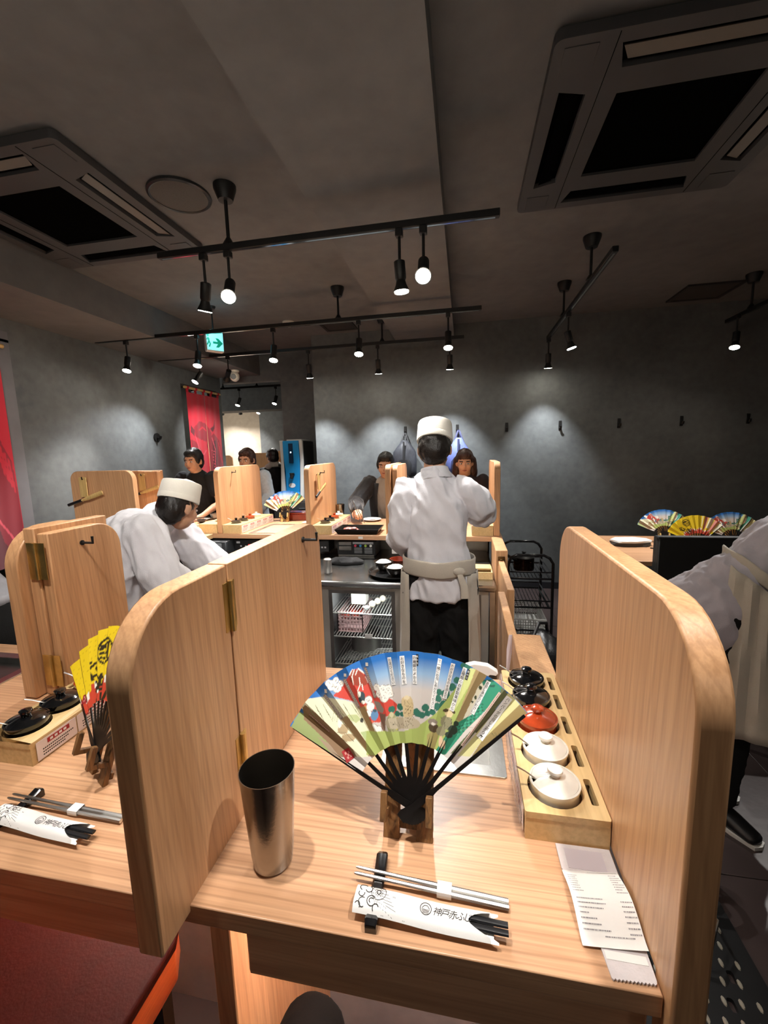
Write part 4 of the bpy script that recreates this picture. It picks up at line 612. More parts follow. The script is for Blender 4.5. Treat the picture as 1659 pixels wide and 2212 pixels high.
def make_fan(label, side, loc, tilt, yaw, slips=True):
    r = thing('folding_fan', label, 'fan', (0, 0, 0), 'folding fans on wooden stands')
    lf = link('printed_leaf', FSH[side], r); link('printed_leaf_reverse', FBK[side], r)
    # ribs: under the leaf to just above the leaf's inner rim, converging at the rivet
    for k in range(11):
        ph = FA0 + (FA1 - FA0) * (k / 10); c, s = math.cos(ph), math.sin(ph); y = .0022 - .0005 * k
        w0, w1 = .0055, .0023; r0, r1 = -.024, (.232 if k in (0, 10) else .125)
        nx, nz = -s, c
        pts = [(r0, .0075), (r0 + .008, .0095), (.0, .0055), (.035, .0052), (.05, w1 + .001), (r1, w1)]
        poly = [(d * c + w * nx, d * s + w * nz) for d, w in pts] + [(d * c - w * nx, d * s - w * nz) for d, w in reversed(pts)]
        yy = (pleat(ph, .2) + (-.0026 if k == 10 else .002)) if k in (0, 10) else y
        obj('rib', prism(poly, 'y', yy, yy + .0016), RIBM, r)
    obj('rivet', tube([(0, -.006, 0), (0, .006, 0)], .0032, 10), CHROME, r)
    if slips:
        SM_ = {'w': PAPER, 'k': INK, 'p': P('pink_slip', 'cbb0a2', .7), 'd': P('brown_slip', '8d7a70', .7), 'e': P('dark_brown_slip', '8a6350', .7), 'q': P('cream_slip', 'd9d2c4', .7), 'r': RED_INK}
        for kind, txt, a, b, w in SLIPS:
            A_ = Vector((a[0], a[1])) / 1000; D = Vector((b[0], b[1])) / 1000 - A_; Ln = D.length; D.normalize(); Nn = Vector((-D.y, D.x)); w = w / 1000
            nn = max(6, int(Ln / .0025)); mm = 5; bb = B(); rows = []
            for i in range(nn + 1):
                rows.append([on_fan(*(A_ + D * (Ln * i / nn) + Nn * (w * (j / mm - .5))), .0008) for j in range(mm + 1)])
            bb.add(loft(rows, closed=False, caps=False)); sl = obj('label_slip', bb, SM_[kind], lf, recalc=False, ang=0)
            if txt:
                tb = B(); st = Ln / (len(txt) + .35); sz = min(st, w * .92)
                for i, ch in enumerate(txt):
                    v, f = text_vf(ch, 1.)
                    if not v: continue
                    p0 = A_ + D * (st * (i + .68))
                    if ch == 'ー': v = [(y_, x_, 0) for x_, y_, z_ in v]
                    tb.add(([on_fan(*(p0 + Nn * (x_ * sz) - D * (y_ * sz)), .0013) for x_, y_, z_ in v], f))
                obj('lettering', tb, PAPER if kind == 'k' else INK, sl, recalc=False, ang=0)
            elif kind in 'dep':
                tb = B(); random.seed(int(abs(a[0]) * 10)); ncol = 3 if kind == 'd' else 1
                for c_i in range(ncol):
                    d_ = .002
                    while d_ < Ln - .003:
                        l_ = random.uniform(.001, .0022); off = (c_i - (ncol - 1) / 2) * w * .3
                        q = [A_ + D * (d_ + e * l_) + Nn * (off + g * w * .09) for e, g in ((0, -1), (0, 1), (1, 1), (1, -1))]
                        tb.add(([on_fan(*p, .0012) for p in q], [(0, 1, 2, 3)])); d_ += l_ + random.uniform(.0006, .0018)
                obj('lettering', tb, P('pale_print', 'cfc4b8', .7) if kind != 'p' else INK, sl, recalc=False, ang=0)
            elif kind == 'r':
                tb = B()
                for g, h in ((.3, .3), (.7, .35), (.35, .7), (.7, .7), (.5, .5)):
                    q = [A_ + D * (Ln * (g + e * .1)) + Nn * (w * (h - .5 + k_ * .09)) for e, k_ in ((-1, -1), (-1, 1), (1, 1), (1, -1))]
                    tb.add(([on_fan(*p, .0012) for p in q], [(0, 1, 2, 3)]))
                obj('lettering', tb, P('seal_pale', 'c98a80', .7), sl, recalc=False, ang=0)
    r.location = loc; r.rotation_euler = (-tilt, 0, yaw)
    return r
def make_stand(label, loc, yaw, mat=W_DARK, z=T):
    """wooden easel: two leaning boards with a prong each, cross bar, rear leg; front looks along -y"""
    r = thing('fan_stand', label, 'stand', (0, 0, 0), 'wooden fan stands'); t = math.radians(20); s, c = math.sin(t), math.cos(t)
    M = Matrix.Rotation(-t, 4, 'X')
    for x in (-.027, .027):
        o = obj('board', B().add(bx(x - .013, x + .013, 0, .009, 0, .185, .001)).xf(M), mat, r)
        obj('prong', B().add(bx(x - .013 if x < 0 else x + .004, x - .004 if x < 0 else x + .013, -.030, 0, .038, .047, .0008)).add(bx(x - .0135 if x < 0 else x + .0035, x - .0035 if x < 0 else x + .0135, -.036, -.026, .038, .080, .0008)).xf(M), W_BAMB if mat is W_BAMB else W_DARK, o)
    obj('cross_bar', B().add(bx(-.04, .04, .009, .016, .14, .155, .001)).xf(M), mat, r)
    obj('cross_bar', B().add(bx(-.04, .04, .009, .016, .012, .024, .001)).xf(M), mat, r)
    y1 = .148 * s + .018 * c; obj('rear_leg', tube([(0, y1, .148 * c), (0, y1 + .055, .004)], [(.010, .004)] * 2, 4, side=(1, 0, 0)), mat, r)
    r.location = (loc[0], loc[1], z); r.rotation_euler = (0, 0, yaw); return r
def fan_on_stand(flabel, slabel, side, loc, yaw, mat=W_DARK, z=T, slips=True):
    st = make_stand(slabel, loc, yaw, mat, z); t = math.radians(20)
    # rivet in front of the boards, resting in the prongs
    lp = Matrix.Rotation(yaw, 4, 'Z') @ (Matrix.Rotation(-t, 4, 'X') @ Vector((.008, -.014, .055)))
    return make_fan(flabel, side, (loc[0] + lp.x, loc[1] + lp.y, z + lp.z), t, yaw, slips)
fan_on_stand('large open folding fan printed with a red mountain, facing us', 'scorched wooden stand holding the large fan in front of us', 'picture', (-.089, .588), 0)
fan_on_stand('yellow folding fan with a dark emblem at the left seat', 'wooden stand holding the yellow fan at the left seat', 'yellow', (-.712, .622), -math.radians(27))
# ================================================================ things on our counter
def pot_proto(kind):
    """small lidded condiment pot with a knob, a notch and a spoon"""
    m = {'w': CERW, 'k': CERK, 'r': CERR}[kind]
    r = thing('condiment_pot', '', 'pot', (0, 0, 0), 'lidded condiment pots')
    obj('bowl', lathe([(.028, 0), (.036, .008), (.0395, .022), (.0385, .034), (.0405, .040), (.0405, .0445), (.0375, .0455), (.036, .042), (.034, .03), (.002, .012)], 36, cap1=True), m, r)
    nt = []
    for k in range(36):                                     # lid outline with a notch for the spoon
        a = 2 * PI * k / 36; nt.append(1. if abs((a - math.radians(200) + PI) % (2 * PI) - PI) > .14 else .80)
    rings = [[(q * s * math.cos(2 * PI * k / 36), q * s * math.sin(2 * PI * k / 36), z) for k, s in enumerate(nt)] for q, z in ((.0368, .0425), (.0368, .0450), (.032, .0475), (.020, .0515), (.010, .0535), (.008, .054))]
    lid = obj('lid', loft(rings), m, r)
    obj('knob', lathe([(.0085, .0530), (.0090, .057), (.0125, .0615), (.0120, .0655), (.006, .0680), (.001, .0685)], 20), m, lid)
    a = math.radians(200); c, s = math.cos(a), math.sin(a)
    obj('spoon', tube([(c * .012, s * .012, .030), (c * .030, s * .030, .0450), (c * .050, s * .050, .0600), (c * .064, s * .064, .0680)], [(.0020, .001), (.0020, .001), (.0024, .001), (.0030, .001)], 6, side=(-s, c, 0)), STEEL, r)
    return r
POT = {}
def pot(kind, label, loc, rz=0.):
    if kind not in POT:
        POT[kind] = pot_proto(kind); o = POT[kind]; o.location = loc; o.rotation_euler[2] = rz; o['label'] = label; return o
    return copy_tree(POT[kind], loc, (0, 0, rz), label)
CARD = P('label_card', 'e6d9d6', .5, 0, .03, 40)
def caddy(label, x0, x1, y0, y1, pots, z=T, h=.05, slots=True, cardside=-1, ncards=5):
    """low pine tray with round pot wells and slots; name cards along one long side"""
    r = thing('condiment_tray', label, 'tray', ((x0 + x1) / 2, (y0 + y1) / 2, z), 'pine trays for condiment pots')
    hl = [disk(px, py, .0435, 28) for px, py in pots]
    sx = (x1 - .021, x1 - .010) if cardside < 0 else (x0 + .010, x0 + .021)
    if slots:
        for px, py in pots: hl.append(rrect(sx[0], sx[1], py - .028, py + .028, .003, 3))
    obj('top_board', prism(rrect(x0, x1, y0, y1, .004, 3), 'z', z + h - .011, z + h, hl), W_BOX, r, bev=.001)
    t = .009; hb = h - .0112
    obj('side', B().add(bx(x0 + .001, x0 + t, y0 + .001, y1 - .001, z + .0002, z + hb)), W_BOX, r)
    obj('side', B().add(bx(x1 - t, x1 - .001, y0 + .001, y1 - .001, z + .0002, z + hb)), W_BOX, r)
    obj('end', bx(x0 + t, x1 - t, y0 + .001, y0 + t, z + .0002, z + hb), W_BOX, r); obj('end', bx(x0 + t, x1 - t, y1 - t, y1 - .001, z + .0002, z + hb), W_BOX, r)
    obj('base', bx(x0 + t, x1 - t, y0 + t, y1 - t, z + .0002, z + .005), P('tray_inside', '7a4a2a', .7), r)
    xf = x0 if cardside < 0 else x1; s = cardside; L = (y1 - y0 - .016) / ncards
    for k in range(ncards):
        ya = y0 + .010 + k * L; cd = obj('name_card', bx(*sorted((xf + s * .0006, xf + s * .0014)), ya + .001, ya + L - .002, z + .004, z + h - .006), CARD, r)
        xx = sorted((xf + s * .0015, xf + s * .0018)); red = B(); red.add(bx(*xx, ya + L * .26, ya + L * .80, z + h * .60, z + h * .80)); obj('title_block', red, RED_INK, cd, ang=0)
        tx = B()
        for q, zz in enumerate((.46, .34, .22)):
            yy = ya + L * .14
            while yy < ya + L * (.86 - .1 * q): tx.add(bx(*xx, yy, yy + .0028, z + h * zz - .0012, z + h * zz + .0012)); yy += .0042
        obj('fine_print', tx, INK, cd, ang=0)
        wh = B(); xw = sorted((xf + s * .00185, xf + s * .002))
        for q in range(4): wh.add(bx(*xw, ya + L * (.32 + .11 * q), ya + L * (.39 + .11 * q), z + h * .65, z + h * .75))
        obj('title_marks', wh, PAPER, cd, ang=0)
    return r
PY = (.677, .762, .852, .934, 1.010)
tr = caddy('pine tray of five lidded pots against the right partition', .095, .2225, .621, 1.06, [(.150, y) for y in PY])
# clear film sleeve over the cards
fm = B(); rows = []
for i in range(30):
    y = .624 + i * .0148; j = .002 * math.sin(i * 1.9) + .0015 * math.sin(i * 4.7)
    rows.append([(.0930 - .0012 - abs(j), y, T + .001), (.0905 - abs(j) * 2.2, y, T + .012), (.0885 - abs(j), y, T + .026), (.0915 - abs(j), y, T + .043), (.0932, y, T + .0490)])
fm.add(loft(rows, closed=False, caps=False)); obj('film_sleeve', fm, FILM, tr, recalc=False)
for y, k, lb in zip(PY, 'wwrkk', ('white lidded pot nearest to us in the pine tray', 'white lidded pot next to the red-brown one', 'red-brown lidded pot in the middle of the tray behind the fan tip',
                                    'black lidded pot next to the red-brown one on the right', 'black lidded pot at the far end of the right tray')):
    pot(k, lb, (.150, y, T + .020), math.radians(-14 if k != 'k' else -22))
caddy('pine tray with black pots at the left seat, cards facing right', -.995, -.866, .629, 1.02, [(-.935, .682), (-.935, .762), (-.935, .85), (-.935, .94)], cardside=1, slots=True, ncards=4)
pot('k', 'black lidded pot nearest to us in the left tray', (-.935, .682, T + .020), math.radians(30)); pot('k', 'second black lidded pot in the left tray', (-.935, .762, T + .020), math.radians(30))
pot('r', 'red-brown lidded pot behind the black pots in the left tray', (-.935, .85, T + .020), 0)

# tumbler
o = thing('steel_tumbler', 'tall brushed steel tumbler in front of us', 'tumbler', (-.289, .523, T), 'steel tumblers')
obj('wall', lathe([(.026, .0008), (.0295, .004), (.0315, .02), (.0405, .155), (.0408, .1575), (.0398, .1575), (.0385, .150), (.029, .006), (.002, .005)], 48, (-.289, .523, T)), P('tumbler_steel', '9a948c', .24, 1., .12, 12, .05, 200), o)

# metal chopsticks, rest, sleeve
def chop_set(prefix, x0, y0, x1, y1, z, g):
    d = Vector((x1 - x0, y1 - y0, 0)); n = Vector((-d.y, d.x, 0)).normalized()
    r = thing('chopsticks', prefix + ' pair of steel chopsticks held by a white paper band', 'chopsticks', ((x0 + x1) / 2, (y0 + y1) / 2, z), g)
    a = Vector((x0, y0, z + .013)); b = Vector((x1, y1, z + .0052))
    for s in (-1, 1): obj('stick', tube([a + n * s * .0045, a.lerp(b, .02) + n * s * .0045, a.lerp(b, .35) + n * s * .0042, a.lerp(b, .6) + n * s * .0040, b + n * s * .0040], [.0012, .0022, .0027, (.0038, .0034), (.0038, .0036)], 8, side=tuple(n)), P('chopstick_steel', 'cac8c4', .3, 1.), r)
    c = a.lerp(b, .60); t = d.normalized()
    ring = [(.0085, .0045), (.0088, -.0), (.0085, -.0045), (-.0085, -.0045), (-.0088, 0), (-.0085, .0045)]
    obj('paper_band', loft([[tuple(c + t * e + n * u + Vector((0, 0, w))) for u, w in ring] for e in (-.010, .010)], caps=False), PAPER, r, recalc=False, ang=0)
    return r
def rest(label, x0, y0, x1, y1, z):
    r = thing('chopstick_rest', label, 'chopstick rest', ((x0 + x1) / 2, (y0 + y1) / 2, z), 'black chopstick rests')
    a = Vector((x0, y0, z)); b = Vector((x1, y1, z)); n = Vector((-(b - a).y, (b - a).x, 0)).normalized()
    st = ((0, .0075, .0005, .013), (.06, .0085, .0005, .0165), (.2, .0085, .0005, .0115), (.36, .0080, .0005, .0090), (.5, .0085, .0005, .0105), (.64, .0080, .0005, .0090), (.8, .0085, .0005, .0115), (.94, .0085, .0005, .0165), (1, .0075, .0005, .013))
    rings = [[tuple(a.lerp(b, t) + n * u + Vector((0, 0, w))) for u, w in ((-h, lo), (-h, hi - .002), (-h * .7, hi), (h * .7, hi), (h, hi - .002), (h, lo))] for t, h, lo, hi in st]
    obj('body', loft(rings), P('black_glaze', '121113', .22, 0, .2, 30, coat=.6), r); return r
rest('black glazed chopstick rest in front of us under the paper sleeve', -.122, .552, -.1195, .449, T)
chop_set('shiny', -.157, .5175, .0595, .5105, T, 'steel chopsticks')
def sleeve(label, L, W, loc, rz, wave=.003):
    """printed paper sleeve with a pair of black chopsticks sticking out of its right end; built along +x"""
    r = thing('chopstick_sleeve', label, 'sleeve', (0, 0, 0), 'paper chopstick sleeves')
    def zz(x): return .0085 + .0042 * (1 - x / L) + .0012 * math.sin(x * 40)
    nx = 24
    for nm, off, x1f in (('under_sheet', 0., lambda v: L + .004 - (.0 if v < .12 or v > .88 else .006)), ('top_sheet', .0090, lambda v: L - .006 - .028 * (math.sin(PI * min(1, max(0, (v - .08) / .75))) ** .8) * (v > .08) if v < .83 else L - .006)):
        rows = []
        for i in range(nx + 1):
            row = []
            for j in range(13):
                v = j / 12; x = x1f(v) * i / nx; bul = off * (1 - (2 * v - 1) ** 4)
                row.append((x, W * (v - .5), zz(x) + bul))
            rows.append(row)
        obj(nm, loft(rows, closed=False, caps=False), PAPER, r, recalc=False)
    pz = lambda x, y: zz(x) + .0090 * (1 - (2 * (y / W)) ** 4) + .0004
    ink = B()
    def line(pts, w=.0008):
        q = [Vector((x, y, pz(x, y))) for x, y in pts]
        for a, b in zip(q[:-1], q[1:]):
            t = b - a; n = Vector((-t.y, t.x, 0)); n = n.normalized() * w / 2 if n.length else n
            ink.add(([tuple(a - n), tuple(a + n), tuple(b + n), tuple(b - n)], [(0, 1, 2, 3)]))
    def arc(cx, cy, rr, a0, a1, w=.0008, n=14): line([(cx + rr * math.cos(math.radians(a0 + (a1 - a0) * k / n)), cy + rr * math.sin(math.radians(a0 + (a1 - a0) * k / n))) for k in range(n + 1)], w)
    for cx, cy, rr, a0, a1 in ((.010, .010, .005, 20, 250), (.018, .008, .0045, 200, 430), (.009, .001, .004, 150, 380), (.012, -.009, .005, 60, 300), (.024, -.006, .006, 40, 330), (.024, -.006, .003, 40, 250), (.031, -.013, .004, 20, 220), (.006, -.013, .0035, -30, 160)): arc(cx, cy, rr, a0, a1, .0011)
    for e in (0, .0022, .030, .0322): line([(.014 + e, W / 2 - .001), (.022 + e, .004), (.040 + e * .95, -W / 2 + .001)], .0006)
    for k in range(7): line([(.019 + k * .0042, .013 - k * .0036), (.040 + k * .0030, .013 - k * .0042)], .0004); line([(.026 + k * .003, -.002 - k * .0014), (.030 + k * .004, -.010 - k * .0012)], .0004)
    arc(.032, .006, .010, 0, 360, .0006, 20); arc(.032, .006, .0028, 0, 360, .0012, 12)
    for k in range(10): a = k * 36; line([(.032 + .0045 * math.cos(a), .006 + .0045 * math.sin(a)), (.032 + .0060 * math.cos(a), .006 + .006 * math.sin(a))], .0008)
    cx = L * .52; arc(cx, 0, .0073, 0, 360, .0009, 24); line([(cx - .005, .000), (cx - .002, .0038), (cx + .002, .0038), (cx + .005, .0)], .0008)
    for k in range(4): line([(cx - .0055 + k * .0006, -.0012 - k * .0014), (cx + .0055 - k * .0006, -.0012 - k * .0014)], .0006)
    for k, ch in enumerate('神戸赤ふじ'):
        v, f = text_vf(ch, .0115, .25); ox = cx + .016 + k * .0098
        ink.add(([(x + ox, y, pz(x + ox, y)) for x, y, z in v], f))
    obj('print', ink, INK, r, recalc=False, ang=0)
    for s in (-1, 1): obj('chopstick', tube([(L * .25, s * .0045, zz(L * .25) + .0030), (L + .006, s * .0048, zz(L) + .0034), (L + .016, s * .0048, zz(L) + .0034)], [(.003, .0020), (.0043, .0028), (.0042, .0026)], 8, side=(0, 1, 0)), BLACKP, r)
    r.location = loc; r.rotation_euler = (0, 0, rz); return r
sleeve('white printed paper sleeve with black chopsticks in front of us', .186, .036, (-.1465, .479, T), math.radians(-1.6))
rest('black chopstick rest at the left seat', -.779, .574, -.790, .470, T)
chop_set('left-seat', -.818, .549, -.5775, .5455, T, 'steel chopsticks')
sleeve('white printed paper sleeve at the left seat, cut by the frame', .186, .036, (-.800, .5145, T), math.radians(-3))
# receipt clipped over a sealed wipe
rc = thing('receipt', 'curled white receipt with fine print lying by the right partition', 'receipt', (.18, .53, T))
rows = []
for i in range(25):
    t = i / 24; y = .575 - .097 * t; z = T + .0035 + .012 * math.sin(PI * min(1, t * 1.05)) ** 1.3
    rows.append([(.1415 + .004 * t + .0765 * u, y + .004 * u, z + .0035 * u * u) for u in [k / 8 for k in range(9)]])
sh = obj('sheet', loft(rows, closed=False, caps=False), PAPER, rc, recalc=False)
def rz_(t, u): return (.1415 + .004 * t + .0765 * u, .575 - .097 * t + .004 * u, T + .0035 + .012 * math.sin(PI * min(1, t * 1.05)) ** 1.3 + .0035 * u * u + .0004)
tx = B(); random.seed(5)
def word(t, u0, u1, h=.013):
    u = u0; h *= .62
    while u < u1:
        w = random.uniform(.008, .016); tx.add(([rz_(t - h, u), rz_(t - h, u + w), rz_(t + h, u + w), rz_(t + h, u)], [(0, 1, 2, 3)])); u += w + random.uniform(.007, .014)
for k in range(8): word(.10 + k * .042, .06, .06 + random.choice((.12, .14, .17)), .009); word(.07 + k * .046, .80, .97 - (.06 if k % 3 == 0 else 0), .011)
for k in range(7): word(.50 + k * .055, .08, .08 + (.42, .45, .4, .14, .25, .3, .42)[k], .011); word(.52 + k * .055, .80, .97, .012)
word(.885, .40, .85, .010); word(.02, .45, .95, .006)
obj('fine_print', tx, P('receipt_print', '5a5660', .8), sh, recalc=False, ang=0)
wp = thing('wet_wipe_packet', 'clear sealed wipe packet with a serrated end under the receipt', 'packet', (.19, .53, T))
FILMW = P('milky_film', 'dcd6d8', .18, 0, .05, 60, .25, 180, coat=.6, alpha=.92)
pts = [(.1410, .6185), (.2195, .6195), (.2200, .590), (.2205, .500), (.2200, .455)]
edge = [(.2190 - k * .0490 / 24, .4520 - (.0018 if k % 2 else 0) - .0025 * k / 24) for k in range(25)]
obj('film', prism(pts + edge + [(.1665, .485), (.1560, .560), (.1420, .578)], 'z', T + .0006, T + .0028), FILMW, wp)
obj('label', bx(.152, .206, .580, .612, T + .0028, T + .0032), P('wipe_label', 'c4bcc4', .3, coat=.4), wp)
obj('band', bx(.170, .217, .4685, .478, T + .0028, T + .0031), PAPER, wp)
# chair at the left seat and our knee
ch = thing('chair', 'dark red leather chair pushed under the counter at the left seat', 'chair', (-.76, .45, 0), 'chairs')
REDL = P('red_leather', '300806', .55, 0, .12, 30, .15, 160, ior=1.2); SEATW = wood('red_stained_wood', 'd06a34', 'a8421c', 'y', 2, 40, rough=.3, coat=.4)
obj('seat', prism([(-.98, .20), (-.56, .20), (-.552, .60), (-.58, .655), (-.94, .655), (-.97, .60)], 'z', .645, .668), REDL, ch, bev=.006)
obj('seat_frame', prism([(-.975, .20), (-.565, .20), (-.5555, .60), (-.585, .648), (-.935, .648), (-.965, .60)], 'z', .575, .645), SEATW, ch, bev=.004)
for x, y in ((-.60, .60), (-.93, .60), (-.60, .23), (-.95, .23)): obj('leg', tube([(x, y, .0), (x, y, .576)], [(.014, .014), (.02, .02)], 4, side=(1, 1, 0)), P('dark_leg', '1f1614', .45), ch)
for y in (.23, .60): obj('stretcher', tube([(-.93, y, .20), (-.60, y, .20)], .012, 8), P('dark_leg', '1f1614', .45), ch)
obj('backrest', bx(-.96, -.58, .19, .21, .668, .98, .006), SEATW, ch)
# spray bottle on the steel shelf behind the counter
sb = thing('spray_bottle', 'white trigger spray bottle behind the top right of the large fan', 'bottle', (.045, 1.22, T - .19))
z0 = T - .1898
WPL = P('white_plastic', 'e9e9e7', .35, 0, .02, 20)
obj('bottle', lathe([(.030, 0), (.033, .005), (.033, .075), (.026, .095), (.014, .105), (.014, .118)], 24, (.050, 1.22, z0)), P('milky_plastic', 'dfe3e2', .3, 0, trans=.3), sb)
obj('collar', lathe([(.017, .112), (.017, .130)], 16, (.050, 1.22, z0)), WPL, sb)
hd = prism([(-.050, .150), (-.046, .164), (-.02, .172), (.02, .168), (.046, .152), (.050, .146), (.044, .138), (.026, .140), (.016, .128), (-.014, .128), (-.018, .144), (-.044, .142)], 'y', -.011, .011)
obj('trigger_head', B().add(hd).xf(Matrix.Translation((.050, 1.22, z0))), WPL, sb, bev=.002)
obj('trigger', tube([(.012, 1.22, z0 + .140), (.018, 1.22, z0 + .115), (.010, 1.22, z0 + .095)], [(.007, .003)] * 3, 8, side=(0, 1, 0)), WPL, sb)
# ================================================================ back counter
BF, BB = 3.01, 3.80
bc = thing('guest_counter', 'pale wooden counter at the back, with diners behind it', 'counter', (-1.2, 3.4, 0))
obj('top', B().add(bx(-2.75, .265, BF, BB, T - .035, T, .002)), W_X, bc)
obj('top', B().add(bx(-2.75, -1.98, 2.12, BF - .002, T - .035, T, .002)), W_Y, bc)
obj('front_panel', bx(-2.75, .20, 3.42, 3.45, 0, T - .0355), P('under_counter_dark', '141416', .7), bc)
obj('post', bx(.19, .262, 2.60, BF - .003, 0, T, .003), W_Z, bc); obj('post', bx(-2.72, -2.66, 2.14, 2.2, 0, T - .036), W_Z, bc)
obj('side_panel', bx(-2.0, -1.975, 2.15, 2.40, 0, T - .036), W_Z, bc); obj('side_panel', bx(.235, .262, BF, BB - .05, 0, T - .036), W_Z, bc)
# gate towards the passage
gt = thing('kitchen_gate', 'low wooden swing gate and end post between kitchen and passage', 'gate', (.21, 1.9, 0))
obj('far_leaf', bx(.205, .240, 2.04, 2.594, .12, .92, .003), W_Z, gt); obj('near_leaf', bx(.166, .200, 1.405, 2.10, .12, .89, .003), W_Z, gt)
obj('end_post', bx(.158, .250, 1.125, 1.40, 0, T + .001, .003), W_Z, gt)
lt = obj('latch', B().add(bx(.203, .245, 2.586, 2.5945, .885, .945, .002)).add(bx(.215, .232, 2.578, 2.587, .90, .93, .002)), P('bronze_latch', '5c4a30', .35, 1.), gt)
obj('latch_tongue', bx(.215, .245, 1.41, 1.435, .88, .925, .008), P('grey_latch', '6a6c6e', .4), gt)
pc_ = thing('plastic_cord', 'twisted clear plastic strip hanging from the end post of the gate', 'strip', (.15, 1.4, .9))
obj('strip', tube([(.155, 1.39, T), (.150, 1.385, .93), (.143, 1.37, .86), (.139, 1.34, .81), (.130, 1.30, .78)], [(.008, .001), (.010, .001), (.005, .001), (.008, .001), (.005, .001)], 6, side=(1, .3, 0)), P('pinkish_film', 'd9cdd4', .2, coat=.8), pc_)

def back_part(label, x, y0, y1, top=1.51, thick=.04, rf=.07, rb=.07, z0=T + .001):
    r = thing('partition', label, 'partition', (x, (y0 + y1) / 2, T), 'folding seat partitions')
    obj('panel', prism(panel_yz(y0, y1, z0, top, rf, rb), 'x', x - thick / 2, x + thick / 2), W_Z, r, bev=.003)
    return r
p2 = back_part('partition on the back counter in front of the person with covered face', -1.93, 3.03, 3.74); hook(p2, -1.91, 3.24, 1.46)
p3 = back_part('partition on the back counter left of the diner in the dark jacket', -1.175, 3.03, 3.72); hook(p3, -1.155, 3.3, 1.44)
p4 = back_part('partition on the back counter half hidden by the standing chef', -.555, 3.06, 3.70, 1.50)
obj('front_panel', prism(panel_yz(3.10, 3.66, T + .001, 1.495, .07, .07), 'x', -.527, -.49), W_Z, p4, bev=.003)
p5 = back_part('partition at the right end of the back counter', .228, 3.03, 3.70, 1.505, .042)
# partitions on the side counter, seen broadside
def wide_part(label, x0, x1, y, top, z0=T + .001):
    r = thing('partition', label, 'partition', ((x0 + x1) / 2, y, T), 'folding seat partitions')
    obj('panel', prism(rrect(x0, x1, z0, top, 0, 8, (0, 0, .06, .06)), 'y', y, y + .035), W_Z, r, bev=.003); return r
w1 = wide_part('broad partition on the side counter at the left, with a hanging tool', -2.51, -2.045, 2.31, 1.525)
w2 = thing('partition', 'folded partition on the side counter beside the dark-haired diner', 'partition', (-2.42, 2.9, T), 'folding seat partitions')
obj('front_panel', prism(rrect(-2.525, -2.31, T + .001, 1.495, 0, 8, (0, 0, 0, .06)), 'y', 2.86, 2.895), W_Z, w2, bev=.003)
obj('rear_panel', bx(-2.585, -2.32, 2.90, 2.935, T + .001, 1.50, .002), W_Z, w2)
hg = obj('hinge', tube([(-2.553, 2.895, 1.33), (-2.553, 2.895, 1.45)], .006, 8), BRASS, w2); obj('leaf', bx(-2.58, -2.527, 2.8965, 2.8995, 1.33, 1.45), P('red_brown_hinge', '7a3a28', .4, .6), hg)
def hang_tool(label, x, y, z, face):
    """bamboo strip and black-handled scraper hanging on a hook; face 'y' hangs before a face looking at -y, 'x' at +x"""
    r = thing('griddle_scraper', label, 'scraper', (x, y, z), 'scrapers hanging on partitions')
    M = Matrix.Translation((x, y, z)) @ (Matrix.Rotation(0 if face == 'y' else PI / 2, 4, 'Z'))
    obj('hook', B().add(tube([(0, 0, 0), (0, -.03, 0), (0, -.03, .015)], .0035, 6)).xf(M), BLACK, r)
    obj('bamboo_strip', B().add(bx(-.032, .022, -.022, -.016, -.115, .012, .001)).xf(M), W_BAMB, r)
    obj('handle', B().add(tube([(-.12, -.034, -.165), (-.02, -.030, -.135)], [(.010, .008), (.010, .007)], 8, side=(0, 0, 1))).xf(M), BLACKP, r)
    obj('blade', B().add(tube([(-.02, -.030, -.135), (.03, -.029, -.12), (.14, -.028, -.085)], [(.006, .004), (.013, .003), (.014, .003)], 8, side=(0, 0, 1))).xf(M), W_BAMB, r)
hang_tool('scraper with black handle hanging on the broad partition at the left', -2.39, 2.309, 1.475, 'y')
hang_tool('scraper with black handle hanging beside the hinge of the folded partition', -2.43, 2.859, 1.465, 'y')
hang_tool('scraper hanging on the partition left of the diner in the dark jacket', -1.154, 3.20, 1.43, 'x')

# trays, griddles and dishes on the back counter
G2 = 'pots on the back counter'
caddy('pine tray with a white plate at the left of the back counter', -2.115, -1.955, 3.03, 3.55, [(-2.03, 3.2), (-2.03, 3.38)], slots=False, ncards=1, h=.075)
caddy('pine tray of pots beside the partition of the back counter', -1.905, -1.745, 3.03, 3.62, [(-1.84, 3.13 + .115 * k) for k in range(4)], cardside=1, ncards=5, slots=False, h=.07)
for k, (c, lb) in enumerate((('k', 'black pot nearest in the tray left of the back fan'), ('k', 'second black pot in the tray left of the back fan'), ('r', 'red-brown pot in the tray left of the back fan'), ('w', 'white pot in the tray left of the back fan'))): pot(c, lb, (-1.84, 3.13 + .115 * k, T + .045))
caddy('pine tray of pots left of the tray of meat', -1.15, -.995, 3.03, 3.60, [(-1.08, 3.15 + .12 * k) for k in range(4)], cardside=1, ncards=4, slots=False, h=.07)
for k, (c, lb) in enumerate((('k', 'black pot nearest in the tray left of the meat'), ('k', 'second black pot in the tray left of the meat'), ('r', 'red-brown pot in the tray left of the meat'), ('w', 'white pot in the tray left of the meat'))): pot(c, lb, (-1.08, 3.15 + .12 * k, T + .045))
caddy('pine tray of dishes at the right end of the back counter', .055, .205, 3.04, 3.60, [(.13, 3.14), (.13, 3.27), (.13, 3.40)], slots=False, ncards=1, h=.075)
